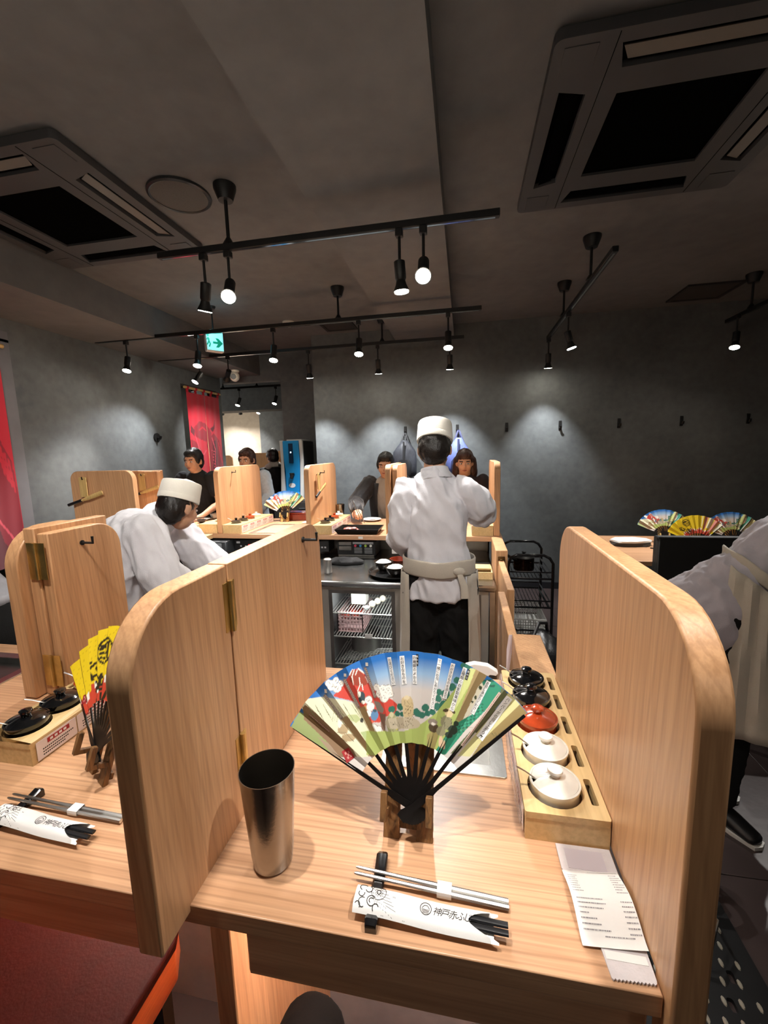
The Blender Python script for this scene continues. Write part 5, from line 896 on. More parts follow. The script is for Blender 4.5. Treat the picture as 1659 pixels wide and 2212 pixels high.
pot('w', 'white dish nearest in the tray at the right end of the back counter', (.13, 3.14, T + .048)); pot('w', 'second white dish in the tray at the right end of the back counter', (.13, 3.27, T + .048)); pot('r', 'red-brown pot in the tray at the right end of the back counter', (.13, 3.40, T + .048))
griddle('steel griddle in the back counter in front of the back fan', -1.69, -1.42, 3.04, 3.46)
griddle('steel griddle with food on it at the left of the back counter', -2.50, -2.14, 3.04, 3.36)
fan_on_stand('open fan with the red mountain on the back counter', 'pale wooden stand of the fan on the back counter', 'picture', (-1.63, 3.60), math.radians(4), W_BAMB, slips=False)
def plate(label, x, y, r, m=CERW, z=T, h=.018):
    o = thing('plate', label, 'plate', (x, y, z), 'plates'); obj('dish', lathe([(r * .55, .0006), (r * .62, .004), (r * .9, h * .7), (r, h), (r * .97, h + .002), (r * .6, .007), (.002, .006)], 32, (x, y, z)), m, o); return o
plate('white plate in front of the diner in the dark jacket', -.82, 3.68, .085); obj('sauce', lathe([(.04, .0075), (.03, .009), (.004, .0095)], 20, (-.81, 3.68, T), sx=1.2), P('brown_sauce', '4a2a18', .3), [o for o in bpy.data.objects if o.get('label') == 'white plate in front of the diner in the dark jacket'][0])
plate('white plate with dark chopsticks before the black-shirted diner', -2.52, 3.66, .085)
plate('small white dish on the tray at the left of the back counter', -2.03, 3.29, .06, z=T + .0752)
o = thing('chopsticks', 'dark chopsticks lying across the plate of the black-shirted diner', 'chopsticks', (-2.5, 3.6, T)); 
for s in (0, .012): obj('stick', tube([(-2.56 + s, 3.50, T + .045), (-2.46 + s, 3.70, T + .024)], .004, 6), BLACKP, o)
def bowl(label, x, y, r, h, m, z=T, fill=None, g='bowls'):
    o = thing('bowl', label, 'bowl', (x, y, z), g); obj('body', lathe([(r * .45, .0006), (r * .48, .006), (r * .8, h * .4), (r, h), (r * .95, h), (r * .74, h * .42), (.002, .01)], 32, (x, y, z)), m, o)
    if fill:
        b = lathe([(r * .86, h * .72), (r * .7, h * .95), (r * .4, h * 1.12), (.004, h * 1.18)], 28, (x, y, z)); v = [(p[0] + .002 * noise.noise(Vector(p) * 160), p[1] + .002 * noise.noise(Vector(p) * 170 + Vector((5, 1, 2))), p[2] + .004 * noise.noise(Vector(p) * 150)) for p in b[0]]
        f = obj('rice', (v, b[1]), fill, o); f['kind'] = 'stuff'
    return o
bowl('small dark sauce bowl beside the glasses', -2.41, 3.50, .042, .035, P('dark_steel_bowl', '4a4a4c', .3, .8)); bowl('grey metal bowl behind the left partition', -2.40, 3.72, .055, .06, STEELD)
bowl('brown-red cup next to the grey metal bowl', -2.29, 3.72, .035, .06, CERR)
def glass(label, x, y, r, h, fill, hf):
    o = thing('drinking_glass', label, 'glass', (x, y, T), 'drinking glasses'); obj('tumbler', lathe([(r * .85, .0006), (r, h), (r * .94, h), (r * .80, .008), (.002, .008)], 24, (x, y, T)), GLASS, o)
    obj('drink', lathe([(r * .79, .0085), (r * .79 + (r * .14) * hf / h, hf), (.002, hf)], 24, (x, y, T)), fill, o)
TEA = P('brown_tea', '7a3412', .1, 0, trans=.5); COLA = P('dark_drink', '2a120a', .1)
glass('glass of brown tea in front of the black-shirted diner', -2.60, 3.56, .036, .12, TEA, .075); glass('wide glass with a dark drink beside the cook\'s head', -2.53, 3.36, .042, .10, COLA, .03)
st = thing('steel_tumbler', 'steel tumbler behind the tray left of the diner in the dark jacket', 'tumbler', (-1.12, 3.70, T), 'steel tumblers'); obj('wall', lathe([(.03, .0008), (.041, .15), (.039, .15), (.028, .006), (.002, .005)], 32, (-1.12, 3.70, T)), P('tumbler_steel', '9a948c', .24, 1., .12, 12, .05, 200), st)
# food on the griddle: single pieces
FOODC = (P('seared_meat', '9a5a38', .5, 0, .4, 60, .4, 80), P('pink_meat', 'd08a78', .45, 0, .3, 60, .3, 80), P('onion_white', 'e0d2a8', .45, 0, .2, 60, .3, 80))
random.seed(3)
for k in range(15):
    x = -2.32 + random.uniform(-.13, .14); y = 3.20 + random.uniform(-.10, .10); rx = random.uniform(.018, .034)
    b = ell((0, 0, 0), rx, rx * .7, .011, 10); v = [(p[0] * (1 + .25 * noise.noise(Vector(p) * 60 + Vector((k, 0, 0)))), p[1] * (1 + .25 * noise.noise(Vector(p) * 50 + Vector((0, k, 0)))), p[2]) for p in b[0]]
    o = obj('food_piece', (v, b[1]), FOODC[k % 3]); o.location = (x, y, T - .002 + .004 * (k % 3)); o.rotation_euler[2] = k * 1.3; tag(o, 'small grilled food piece lying on the left back griddle', 'food', 'food pieces on the left back griddle')
tm = thing('baking_tray', 'black rectangular tray holding meat on the back counter', 'tray', (-.80, 3.14, T))
ring = lambda q, z: [(-.80 + a * (.165 + q), 3.14 + b * (.105 + q), z) for a, b in ((-1, -1), (1, -1), (1, 1), (-1, 1))]
TRAYM = P('black_iron', '1b1a19', .35, .6, .2, 20)
obj('body', loft([ring(-.02, T + .001), ring(0, T + .04), ring(.006, T + .04), ring(.006, T + .036), ring(-.014, T - .0 + .0005)], caps=False), TRAYM, tm, recalc=False); obj('floor_plate', bx(-.945, -.655, 3.055, 3.225, T + .003, T + .006), TRAYM, tm)
for k in range(7):
    a = k * 2.4; b = ell((0, 0, 0), .030 - .002 * (k % 3), .02, .012, 10); v = [(p[0] * (1 + .3 * noise.noise(Vector(p) * 50 + Vector((k, 3, 0)))), p[1] * (1 + .3 * noise.noise(Vector(p) * 50 + Vector((k, 0, 7)))), p[2]) for p in b[0]]
    o = obj('meat_piece', (v, b[1]), P('raw_meat', 'c0625a', .4, 0, .45, 70, .3, 80, coat=.3)); o.location = (-.87 + .035 * math.cos(a), 3.14 + .03 * math.sin(a), T + .018 + .007 * (k % 3)); o.rotation_euler[2] = a; tag(o, 'piece of pink meat heaped on the black tray', 'meat', 'meat pieces on the black tray')
rb = thing('red_box', 'dark red lacquer box behind the fan on the back counter', 'box', (-1.52, 3.73, T)); REDLQ = P('red_lacquer', '7a2414', .25, 0, .15, 20, coat=.5)
obj('body', bx(-1.66, -1.38, 3.66, 3.79, T + .0005, T + .06, .004), REDLQ, rb); obj('lid', bx(-1.665, -1.375, 3.655, 3.795, T + .0605, T + .078, .004), REDLQ, rb)
nap = obj('napkin', prism([(-1.42, 3.50), (-1.24, 3.51), (-1.235, 3.58), (-1.42, 3.575)], 'z', T + .0006, T + .012), PAPER, bev=.003); tag(nap, 'folded white napkin in front of the red box', 'napkin')
for k, (x0, lb) in enumerate(((-1.43, 'small white sticker under the griddle on the back counter edge'), (-.78, 'small white sticker on the counter edge under the tray of meat'))):
    s_ = obj('sticker', bx(x0, x0 + .035, BF - .0012, BF - .0004, T - .026, T - .008), PAPER); tag(s_, lb, 'sticker')

# ================================================================ steel work table with fridge below
WT = .81; WF_ = 2.42
wt = thing('work_table', 'stainless steel work table along the back counter', 'table', (-1.0, 2.75, 0))
obj('top', bx(-1.96, .185, WF_, 3.30, WT - .04, WT, .012), P('worktop_steel', '9c9d9c', .22, 1., .12, 6, .05, 60), wt)
obj('upstand', bx(-1.96, .185, 3.30, 3.325, WT - .04, WT + .10, .003), STEELD, wt)
for x in (-1.94, .15): obj('leg', bx(x, x + .03, 2.46, 2.49, 0, WT - .0405), STEEL, wt)
fg = thing('glass_door_fridge', 'under-table fridge with glass doors and wire shelves', 'fridge', (-.37, 2.8, 0)); FRM = P('fridge_frame', 'a9a6a0', .4, .4, .05, 10); FIN = P('fridge_lining', '7d7f80', .5, .2)
x0, x1, y0, y1, z0, z1 = -.893, .145, 2.47, 3.20, .10, WT - .042
obj('body', B().add(bx(x0, x1, y1 - .03, y1, z0, z1)).add(bx(x0, x0 + .03, y0 + .03, y1 - .03, z0, z1)).add(bx(x1 - .03, x1, y0 + .03, y1 - .03, z0, z1)).add(bx(x0 + .03, x1 - .03, y0 + .03, y1 - .03, z0, z0 + .04)).add(bx(x0 + .03, x1 - .03, y0 + .03, y1 - .03, z1 - .02, z1)), FIN, fg)
obj('plinth', bx(x0 + .02, x1 - .02, y0 + .05, y1 - .05, 0, z0), P('plinth_dark', '2a2a2b', .6), fg)
xm = -.372
for a, b in ((x0, xm - .003), (xm + .003, x1)):
    d = obj('door', prism([(a, z0 + .002), (b, z0 + .002), (b, z1 - .001), (a, z1 - .001)], 'y', y0, y0 + .028, [[(a + .055, z0 + .06), (b - .055, z0 + .06), (b - .055, z1 - .035), (a + .055, z1 - .035)]]), FRM, fg, bev=.003)
    obj('gasket', prism([(a + .045, z0 + .05), (b - .045, z0 + .05), (b - .045, z1 - .03), (a + .045, z1 - .03)], 'y', y0 - .003, y0 + .001, [[(a + .068, z0 + .075), (b - .068, z0 + .075), (b - .068, z1 - .05), (a + .068, z1 - .05)]]), STEELD, d)
    obj('pane', bx(a + .05, b - .05, y0 + .010, y0 + .016, z0 + .055, z1 - .03), GLASS, d)
WIRE = P('shelf_wire', 'c9c9c4', .3, .7)
for z in (.565, .405, .215):
    for a, b in ((x0 + .035, xm - .01), (xm + .01, x1 - .035)):
        s_ = obj('wire_shelf', B().add(tube([(a, y0 + .05, z), (b, y0 + .05, z)], .005, 6)).add(tube([(a, y1 - .06, z), (b, y1 - .06, z)], .005, 6)).add(tube([(a, 2.85, z - .005), (b, 2.85, z - .005)], .004, 6)), WIRE, fg)
        wm = mesh_of('wire', B().add(tube([(0, y0 + .045 - 2.8, z), (0, y1 - .055 - 2.8, z)], .0028, 5)), WIRE); n = 24
        for k in range(n): w_ = link('wire', wm, s_); w_.location = (a + (b - a) * (k + .5) / n + .37, 0, .006)
l = bpy.data.lights.new('fridge_light', 'AREA'); l.shape = 'RECTANGLE'; l.size = .8; l.size_y = .03; l.energy = 1.6; l.color = (.95, 1., .97)
lo = bpy.data.objects.new('fridge_light', l); COL.objects.link(lo); lo.parent = fg; lo.location = (0, -.27, z1 - .025)
# fridge contents
o = obj('carton', bx(-.755, -.655, 2.66, 2.76, .575, .675, .002), P('carton_white', 'd9d7d2', .6)); tag(o, 'white carton on the upper fridge shelf', 'carton')
EGG = P('egg_shell', 'ddd2c0', .5, 0, .04, 30)
for k, (x, y) in enumerate(((-.60, 2.62), (-.575, 2.675), (-.55, 2.73))): o = obj('egg', ell((x, y, .598), .022, .028, .022, 14), EGG); tag(o, 'egg in the plastic egg box on the upper fridge shelf', 'egg', 'eggs in the fridge')
eb = thing('egg_box', 'clear plastic egg box on the upper fridge shelf', 'box', (-.575, 2.675, .574)); b = B()
for k in range(4): b.add(lathe([(.012, 0), (.026, .018), (.025, .019), (.011, .002)], 10, (-.63 + .028 * k, 2.58 + .052 * k, .5745)))
obj('cups', b, P('clear_plastic', 'dfe4e4', .2, trans=.7), eb)
kb = thing('basket', 'pink plastic basket on the middle fridge shelf', 'basket', (-.745, 2.7, .42)); PK = P('pink_plastic', 'c9a8a8', .5)
bm_ = B(); bx0, bx1, by0, by1, bz0, bz1 = -.83, -.66, 2.58, 2.86, .416, .545
bm_.add(bx(bx0, bx1, by0, by1, bz0, bz0 + .006))
for k in range(12): 
    for x in (bx0, bx1): bm_.add(bx(x - .003, x + .003, by0 + (by1 - by0) * k / 11 - .003, by0 + (by1 - by0) * k / 11 + .003, bz0, bz1))
for k in range(9):
    for y in (by0, by1): bm_.add(bx(bx0 + (bx1 - bx0) * k / 8 - .003, bx0 + (bx1 - bx0) * k / 8 + .003, y - .003, y + .003, bz0, bz1))
for k in range(6):
    z = bz0 + (bz1 - bz0) * k / 5; bm_.add(bx(bx0, bx1, by0 - .003, by0 + .003, z - .003, z + .003)).add(bx(bx0, bx1, by1 - .003, by1 + .003, z - .003, z + .003)).add(bx(bx0 - .003, bx0 + .003, by0, by1, z - .003, z + .003)).add(bx(bx1 - .003, bx1 + .003, by0, by1, z - .003, z + .003))
obj('mesh_wall', bm_, PK, kb, ang=0); obj('rim', tube([(bx0, by0, bz1), (bx1, by0, bz1), (bx1, by1, bz1), (bx0, by1, bz1)], .008, 6, loop=True, caps=False), PK, kb)
for k, (x, y) in enumerate(((-.79, 2.64), (-.73, 2.66), (-.76, 2.72), (-.70, 2.73), (-.78, 2.79))): o = obj('tomato', ell((x, y, .505), .028, .028, .024, 14), P('tomato_red', 'a83a2a', .3, 0, .2, 20)); tag(o, 'red tomato in the pink fridge basket', 'tomato', 'tomatoes in the pink basket')
tg = obj('shelf_tag', bx(-.63, -.58, y0 + .040, y0 + .043, .405, .435), PAPER, fg)
sp = thing('steel_pot', 'steel pot at the bottom of the fridge', 'pot', (-.68, 2.75, .22)); obj('body', lathe([(.10, 0), (.105, .004), (.105, .12), (.11, .125), (.10, .122), (.098, .01), (.002, .008)], 32, (-.68, 2.75, .2235)), STEELD, sp)
mm = thing('mesh_tray', 'wire mesh tray leaning at the bottom of the fridge', 'tray', (-.6, 2.62, .225)); b = B()
for k in range(14): b.add(tube([(-.82 + k * .027, 2.55, .226 + .002 * k), (-.78 + k * .027, 2.70, .232 + .002 * k)], .0016, 4))
for k in range(8): b.add(tube([(-.82 + k * .006, 2.55 + .021 * k, .226 + k * .0008), (-.469 + k * .006, 2.55 + .021 * k, .252 + k * .0008)], .0016, 4))
obj('mesh', b, WIRE, mm, ang=0)
# things on the work table
kt = thing('vacuum_jug', 'steel vacuum jug with black lid and handle on the work table', 'jug', (-1.90, 2.62, WT)); cx, cy = -1.90, 2.62
obj('body', lathe([(.062, .0008), (.066, .01), (.068, .03), (.066, .16), (.058, .178)], 32, (cx, cy, WT)), P('jug_steel', '8f8a80', .3, 1., .1, 10), kt)
obj('lid', lathe([(.060, .178), (.060, .195), (.052, .212), (.03, .222), (.002, .224)], 28, (cx, cy, WT)), BLACKP, kt); obj('lever', tube([(cx - .05, cy - .03, WT + .225), (cx + .01, cy, WT + .240), (cx + .04, cy + .01, WT + .232)], [(.012, .005), (.015, .006), (.012, .006)], 8, side=(0, 1, 0)), BLACKP, kt)
obj('handle', tube([(cx - .035, cy - .05, WT + .20), (cx - .05, cy - .085, WT + .18), (cx - .052, cy - .088, WT + .10), (cx - .04, cy - .055, WT + .07)], [(.012, .008)] * 4, 8, side=(1, 0, 0)), BLACKP, kt)
for lb, a, b in (('wooden-handled ladle nearer the jug on the work table', (-1.90, 2.56), (-1.79, 2.80)), ('second wooden-handled ladle on the work table', (-1.78, 2.56), (-1.67, 2.78))):
    o = thing('ladle', lb, 'ladle', (a[0], a[1], WT), 'ladles'); m = (a[0] * .45 + b[0] * .55, a[1] * .45 + b[1] * .55)
    obj('handle', tube([(a[0], a[1], WT + .012), (m[0], m[1], WT + .014)], [.010, .011], 8), wood('ladle_wood', 'a5713f', '7a4a24', 'y', 3, 60), o); obj('scoop', tube([(m[0], m[1], WT + .014), (b[0] * .7 + m[0] * .3, b[1] * .7 + m[1] * .3, WT + .010), (b[0], b[1], WT + .008)], [(.006, .004), (.02, .006), (.034, .004)], 8, side=(1, -.4, 0)), STEEL, o)
sk = thing('shaker', 'small steel shaker on the work table', 'shaker', (-.89, 2.60, WT)); obj('body', lathe([(.026, .0008), (.027, .004), (.027, .075)], 24, (-.89, 2.60, WT)), STEEL, sk); obj('cap', lathe([(.0275, .0752), (.0275, .092), (.02, .098), (.002, .099)], 24, (-.89, 2.60, WT)), STEEL, sk)
random.seed(9); b = ell((0, 0, 0), .135, .06, .03, 28); v = [(p[0] + .02 * noise.noise(Vector(p) * 18), p[1] + .014 * noise.noise(Vector(p) * 22 + Vector((4, 0, 0))), max(.001, p[2] * (1 + .6 * noise.noise(Vector(p) * 25)) + .012)) for p in b[0]]
o = obj('cloth', (v, b[1]), P('black_cloth', '151517', .9, 0, .3, 60, .4, 200)); o.location = (-.84, 2.84, WT); tag(o, 'crumpled black cloth on the work table behind the shaker', 'cloth')
ty = thing('round_tray', 'round black serving tray holding bowls on the work table', 'tray', (-.44, 2.62, WT)); obj('plate', lathe([(.15, .0008), (.165, .006), (.178, .022), (.172, .022), (.16, .010), (.002, .008)], 48, (-.44, 2.62, WT)), P('black_lacquer', '101011', .25, 0, .2, 20, coat=.5), ty)
BLQ = P('black_bowl', '18120e', .25, 0, .2, 20, coat=.4); RICE = P('rice_white', 'efece4', .6, 0, .08, 120, .4, 260)
bowl('bowl of white rice at the left of the round tray', -.525, 2.665, .065, .062, BLQ, WT + .0085, RICE, 'rice bowls'); bowl('bowl of white rice at the front of the round tray', -.425, 2.545, .068, .062, BLQ, WT + .0085, RICE, 'rice bowls')
bowl('empty red-brown bowl at the back of the round tray', -.43, 2.745, .066, .06, P('red_bowl', '7a2c18', .3, 0, .2, 20), WT + .0085); bowl('red-brown bowl beside the chef on the round tray', -.335, 2.68, .055, .055, P('red_bowl', '7a2c18', .3, 0, .2, 20), WT + .0085)
wx_ = thing('wooden_box', 'pale open wooden box right of the chef on the work table', 'box', (.10, 2.62, WT)); obj('tray', prism([(.045, 2.545), (.170, 2.545), (.170, 2.70), (.045, 2.70)], 'z', WT + .001, WT + .045, [[(.053, 2.553), (.162, 2.553), (.162, 2.692), (.053, 2.692)]]), W_BOX, wx_); obj('lid', bx(.04, .165, 2.60, 2.70, WT + .0455, WT + .055, .001), W_BOX, wx_)
# appliances under the back counter
PAN = P('appliance_black', '1a1b1d', .4, 0, .1, 20); BTN = P('button_grey', 'a5a7aa', .5); LBL = P('faint_print', 'b9bcc0', .6)
def control(label, x0, x1, y, z0, z1, red=False):
    r = thing('control_box', label, 'control box', ((x0 + x1) / 2, y, z0), 'griddle control boxes'); obj('case', bx(x0, x1, y, y + .14, z0, z1, .004), PAN, r); b = B()
    for k in range(5): xx = x0 + (x1 - x0) * (.18 + .15 * k); b.add(bx(xx, xx + .014, y - .002, y - .0002, z0 + (z1 - z0) * .35, z0 + (z1 - z0) * .48))
    b.add(bx(x0 + .02, x0 + .05, y - .002, y - .0002, z1 - .03, z1 - .015)); obj('marks', b, LBL, r, ang=0)
    if red: obj('display', bx((x0 + x1) / 2 - .02, (x0 + x1) / 2 + .01, y - .0015, y - .0002, z0 + (z1 - z0) * .4, z0 + (z1 - z0) * .6), P('red_display', 'b03030', .4, emit=.4), r)
    for s in (0, 1): obj('bracket', bx(x0 + .02 + s * (x1 - x0 - .05), x0 + .03 + s * (x1 - x0 - .05), y + .05, y + .09, z1, T - .0355), PAN, r)
control('black control box with red display under the back counter', -1.83, -1.55, 3.06, .835, .925, True); control('black control box under the partition beside the meat', -1.20, -1.03, 3.06, .835, .925)
ov = thing('label_printer', 'black machine with four coloured buttons under the back counter', 'machine', (-.80, 3.05, WT)); obj('case', bx(-.96, -.66, 3.05, 3.26, WT + .0008, .925, .005), PAN, ov)
obj('drawer', bx(-.945, -.845, 3.043, 3.0495, .895, .922, .002), STEELD, ov); obj('drawer', bx(-.945, -.845, 3.043, 3.0495, .855, .888, .002), STEELD, ov); obj('strip', bx(-.835, -.675, 3.045, 3.0495, .905, .922), P('panel_grey', '8a8d90', .4), ov)
for k, c in enumerate(('d0405a', '3a8ac0', 'a8c850', 'e8e8e4')): obj('button', tube([(-.815 + k * .040, 3.0495, .893), (-.815 + k * .040, 3.043, .893)], .0095, 14), P('button_' + c, c, .4), ov)
b = B()
for q in (0, 1):
    for k in range(4): b.add(bx(-.825 + q * .08, -.765 + q * .08, 3.0465, 3.0495, .835 + k * .012, .840 + k * .012))
obj('vent', b, P('panel_grey', '8a8d90', .4), ov, ang=0); obj('front_lip', bx(-.95, -.67, 3.04, 3.0495, WT + .001, WT + .012, .001), STEELD, ov)
def outlet(label, x, z):
    r = thing('power_outlet', label, 'outlet', (x, 3.415, z), 'power outlets'); obj('plate', bx(x - .035, x + .035, 3.405, 3.4195, z - .045, z + .045, .003), P('outlet_white', 'b9b9b4', .5), r); obj('plug', tube([(x, 3.405, z), (x, 3.37, z)], .022, 14), BLACKP, r)
outlet('power outlet with a round black plug left of the chef', -.62, .89); outlet('power outlet with a round black plug above the vacuum jug', -2.05, .90)
gm = thing('receipt_printer', 'dark machine with a green light behind the vacuum jug', 'machine', (-1.98, 2.95, WT)); obj('case', bx(-2.0, -1.84, 2.95, 3.15, WT + .0008, .93, .006), P('machine_grey', '33363a', .45), gm); obj('paper', bx(-1.975, -1.875, 2.944, 2.9495, .87, .915), P('printed_slip', '6f7478', .5), gm); obj('lamp', bx(-1.965, -1.935, 2.943, 2.9495, .918, .926), P('green_light', '9adf6a', .4, emit=2.), gm)
wn = obj('notice', bx(-.53, -.475, BF + .02, BF + .022, .84, .925), PAPER); tag(wn, 'white notice paper hanging under the counter beside the chef', 'notice')
rh = thing('range_unit', 'white slotted warmer behind the bending cook', 'warmer', (-1.62, 2.44, 0)); obj('case', bx(-1.75, -1.48, 2.425, 2.75, .10, .7695, .004), P('unit_white', 'b9b6b2', .5), rh)
b = B()
for k in range(12): b.add(bx(-1.745, -1.665, 2.418, 2.4248, .50 + k * .021, .511 + k * .021))
obj('slats', b, P('unit_dark', '3a3a3c', .6), rh, ang=0); obj('display', bx(-1.60, -1.565, 2.418, 2.4248, .62, .67), PAN, rh); obj('foot', bx(-1.73, -1.50, 2.44, 2.7, 0, .0995), PAN, rh)
# ================================================================ things along the back wall and the left wall
HOOKX = (-.664, -.074, .461, 1.016, 1.599, 2.189, 2.786)
HL = ('black wall hook holding the black backpack', 'black wall hook holding the blue backpack', 'first empty wall hook right of the chef', 'second empty wall hook right of the chef', 'third empty wall hook right of the chef', 'fourth empty wall hook right of the chef', 'last wall hook at the right edge')
for x, lb in zip(HOOKX, HL):
    r = thing('wall_hook', lb, 'hook', (x, WB - .03, 1.83), 'wall hooks'); obj('plate', bx(x - .016, x + .016, WB - .008, WB - .001, 1.775, 1.875, .003), BLACK, r); obj('peg', tube([(x, WB - .008, 1.80), (x, WB - .035, 1.795), (x, WB - .045, 1.82)], [(.012, .006)] * 3, 8, side=(1, 0, 0)), BLACK, r)
r = thing('wall_hook', 'dark round wall fitting on the left wall before the curtain', 'hook', (WL + .02, 4.32, 1.83), 'wall hooks'); obj('plate', tube([(WL + .001, 4.32, 1.825), (WL + .012, 4.32, 1.825)], .05, 20), BLACK, r); obj('peg', tube([(WL + .012, 4.32, 1.82), (WL + .05, 4.32, 1.81), (WL + .06, 4.32, 1.84)], .012, 8), BLACK, r)
def backpack(label, x, z, m, m2):
    r = thing('backpack', label, 'backpack', (x, WB - .12, z - .42), 'backpacks on wall hooks')
    rings = []
    for t, w, d in ((0, .095, .05), (.05, .125, .07), (.2, .14, .085), (.45, .138, .08), (.68, .12, .065), (.82, .088, .05), (.92, .05, .035), (.99, .025, .02)):
        rings.append([(x + a, WB - .10 + b, z - .52 + .42 * t) for a, b in circ(20, w, d)])
    b = loft(rings); v = [(p[0] + .022 * noise.noise(Vector(p) * 13), p[1] + .02 * noise.noise(Vector(p) * 16), p[2] + .006 * noise.noise(Vector(p) * 11)) for p in b[0]]
    obj('bag', (v, b[1]), m, r, ang=60)
    obj('front_pocket', loft([[(x + a, WB - .165 + c, z - .50 + q) for a, c in circ(16, w, .03)] for q, w in ((0, .07), (.05, .085), (.14, .08), (.18, .055))]), m2, r)
    for s in (-1, 1): obj('strap', tube([(x + s * .006, WB - .045, z - .02), (x + s * .03, WB - .07, z - .09), (x + s * .055, WB - .085, z - .16)], [(.010, .003)] * 3, 6, side=(1, 0, .3)), m2, r)
    obj('loop', tube([(x - .012, WB - .045, z - .1), (x - .010, WB - .045, z - .03), (x, WB - .045, z - .015), (x + .010, WB - .045, z - .03), (x + .012, WB - .045, z - .1)], .005, 6), m2, r)
    obj('side_web', tube([(x, WB - .165, z - .12), (x, WB - .19, z - .32), (x - .01, WB - .18, z - .5)], [(.012, .003)] * 3, 6, side=(1, 0, 0)), m2, r)
    return r
backpack('black backpack hanging on the back wall left of the chef', -.664, 1.82, P('black_nylon', '2b2d33', .5, 0, .2, 30, .3, 200), P('black_webbing', '141518', .6))
backpack('blue backpack hanging on the back wall behind the chef\'s head', -.06, 1.83, P('blue_nylon', '5d6aa8', .55, 0, .15, 20, .3, 200), P('navy_webbing', '2a2f52', .6))
# water dispenser on a cabinet in the recess
wd = thing('water_dispenser', 'blue and white water dispenser with a dark side', 'dispenser', (-2.17, 5.2, 1.0)); BL = P('dispenser_blue', '1f8ed0', .35, 0, .05, 6); DW = P('dispenser_white', 'c9c9c6', .45); DK = P('dispenser_dark', '2a2b2c', .6)
zb = 1.001; zt = 1.77
obj('housing', bx(-2.335, -2.03, 5.19, 5.56, zb, zt - .01, .004), DK, wd); obj('lid', bx(-2.25, -2.05, 5.18, 5.50, zt - .0095, zt + .012, .004), DW, wd)
for a, b in ((-2.338, -2.292), (-2.075, -2.028)): obj('side_frame', prism([(5.188, zb), (5.188, zt), (5.15, zt), (5.17, zt - .25), (5.12, zb + .12), (5.10, zb)], 'x', a, b), DW, wd, bev=.004)
prof = [(5.186, zt - .005), (5.142, zt - .005), (5.146, zt - .2), (5.165, zt - .33), (5.182, zt - .42), (5.182, zb + .10), (5.15, zb + .06), (5.09, zb + .04), (5.09, zb + .002), (5.186, zb + .002)]
obj('blue_front', prism(prof, 'x', -2.291, -2.076), BL, wd, bev=.004); obj('window', bx(-2.215, -2.155, 5.138, 5.150, zt - .29, zt - .04, .003), P('dispenser_window', '12324e', .2), wd)
obj('indicator', bx(-2.19, -2.178, 5.135, 5.1385, zt - .16, zt - .145), P('indicator_light', 'c8f0ff', .4, emit=3.), wd)
obj('tap', B().add(tube([(-2.185, 5.18, zb + .33), (-2.185, 5.13, zb + .32), (-2.185, 5.12, zb + .28)], [.022, .026, .014], 12)).add(tube([(-2.215, 5.14, zb + .345), (-2.155, 5.14, zb + .345)], .009, 8)), BLACKP, wd); obj('cup_label', tube([(-2.205, 5.181, zb + .19), (-2.205, 5.177, zb + .19)], [(.045, .03)] * 2, 20, side=(1, 0, 0)), PAPER, wd); obj('drip_tray', bx(-2.26, -2.11, 5.092, 5.178, zb + .0405, zb + .052, .003), P('drip_blue', '155f96', .4), wd)
cb = thing('cabinet', 'dark cabinet under the water dispenser', 'cabinet', (-2.18, 5.3, 0)); obj('body', bx(-2.42, -1.90, 5.06, 5.58, .04, 1.0, .003), P('cabinet_dark', '3a3836', .5), cb); obj('plinth', bx(-2.40, -1.92, 5.08, 5.57, 0, .0395), BLACK, cb)
for a, b in ((-2.415, -2.163), (-2.157, -1.905)): d = obj('door', bx(a, b, 5.042, 5.059, .06, .98, .002), P('cabinet_dark', '3a3836', .5), cb); obj('handle', bx((a + b) / 2 - .04, (a + b) / 2 + .04, 5.03, 5.0415, .90, .912), STEEL, d)
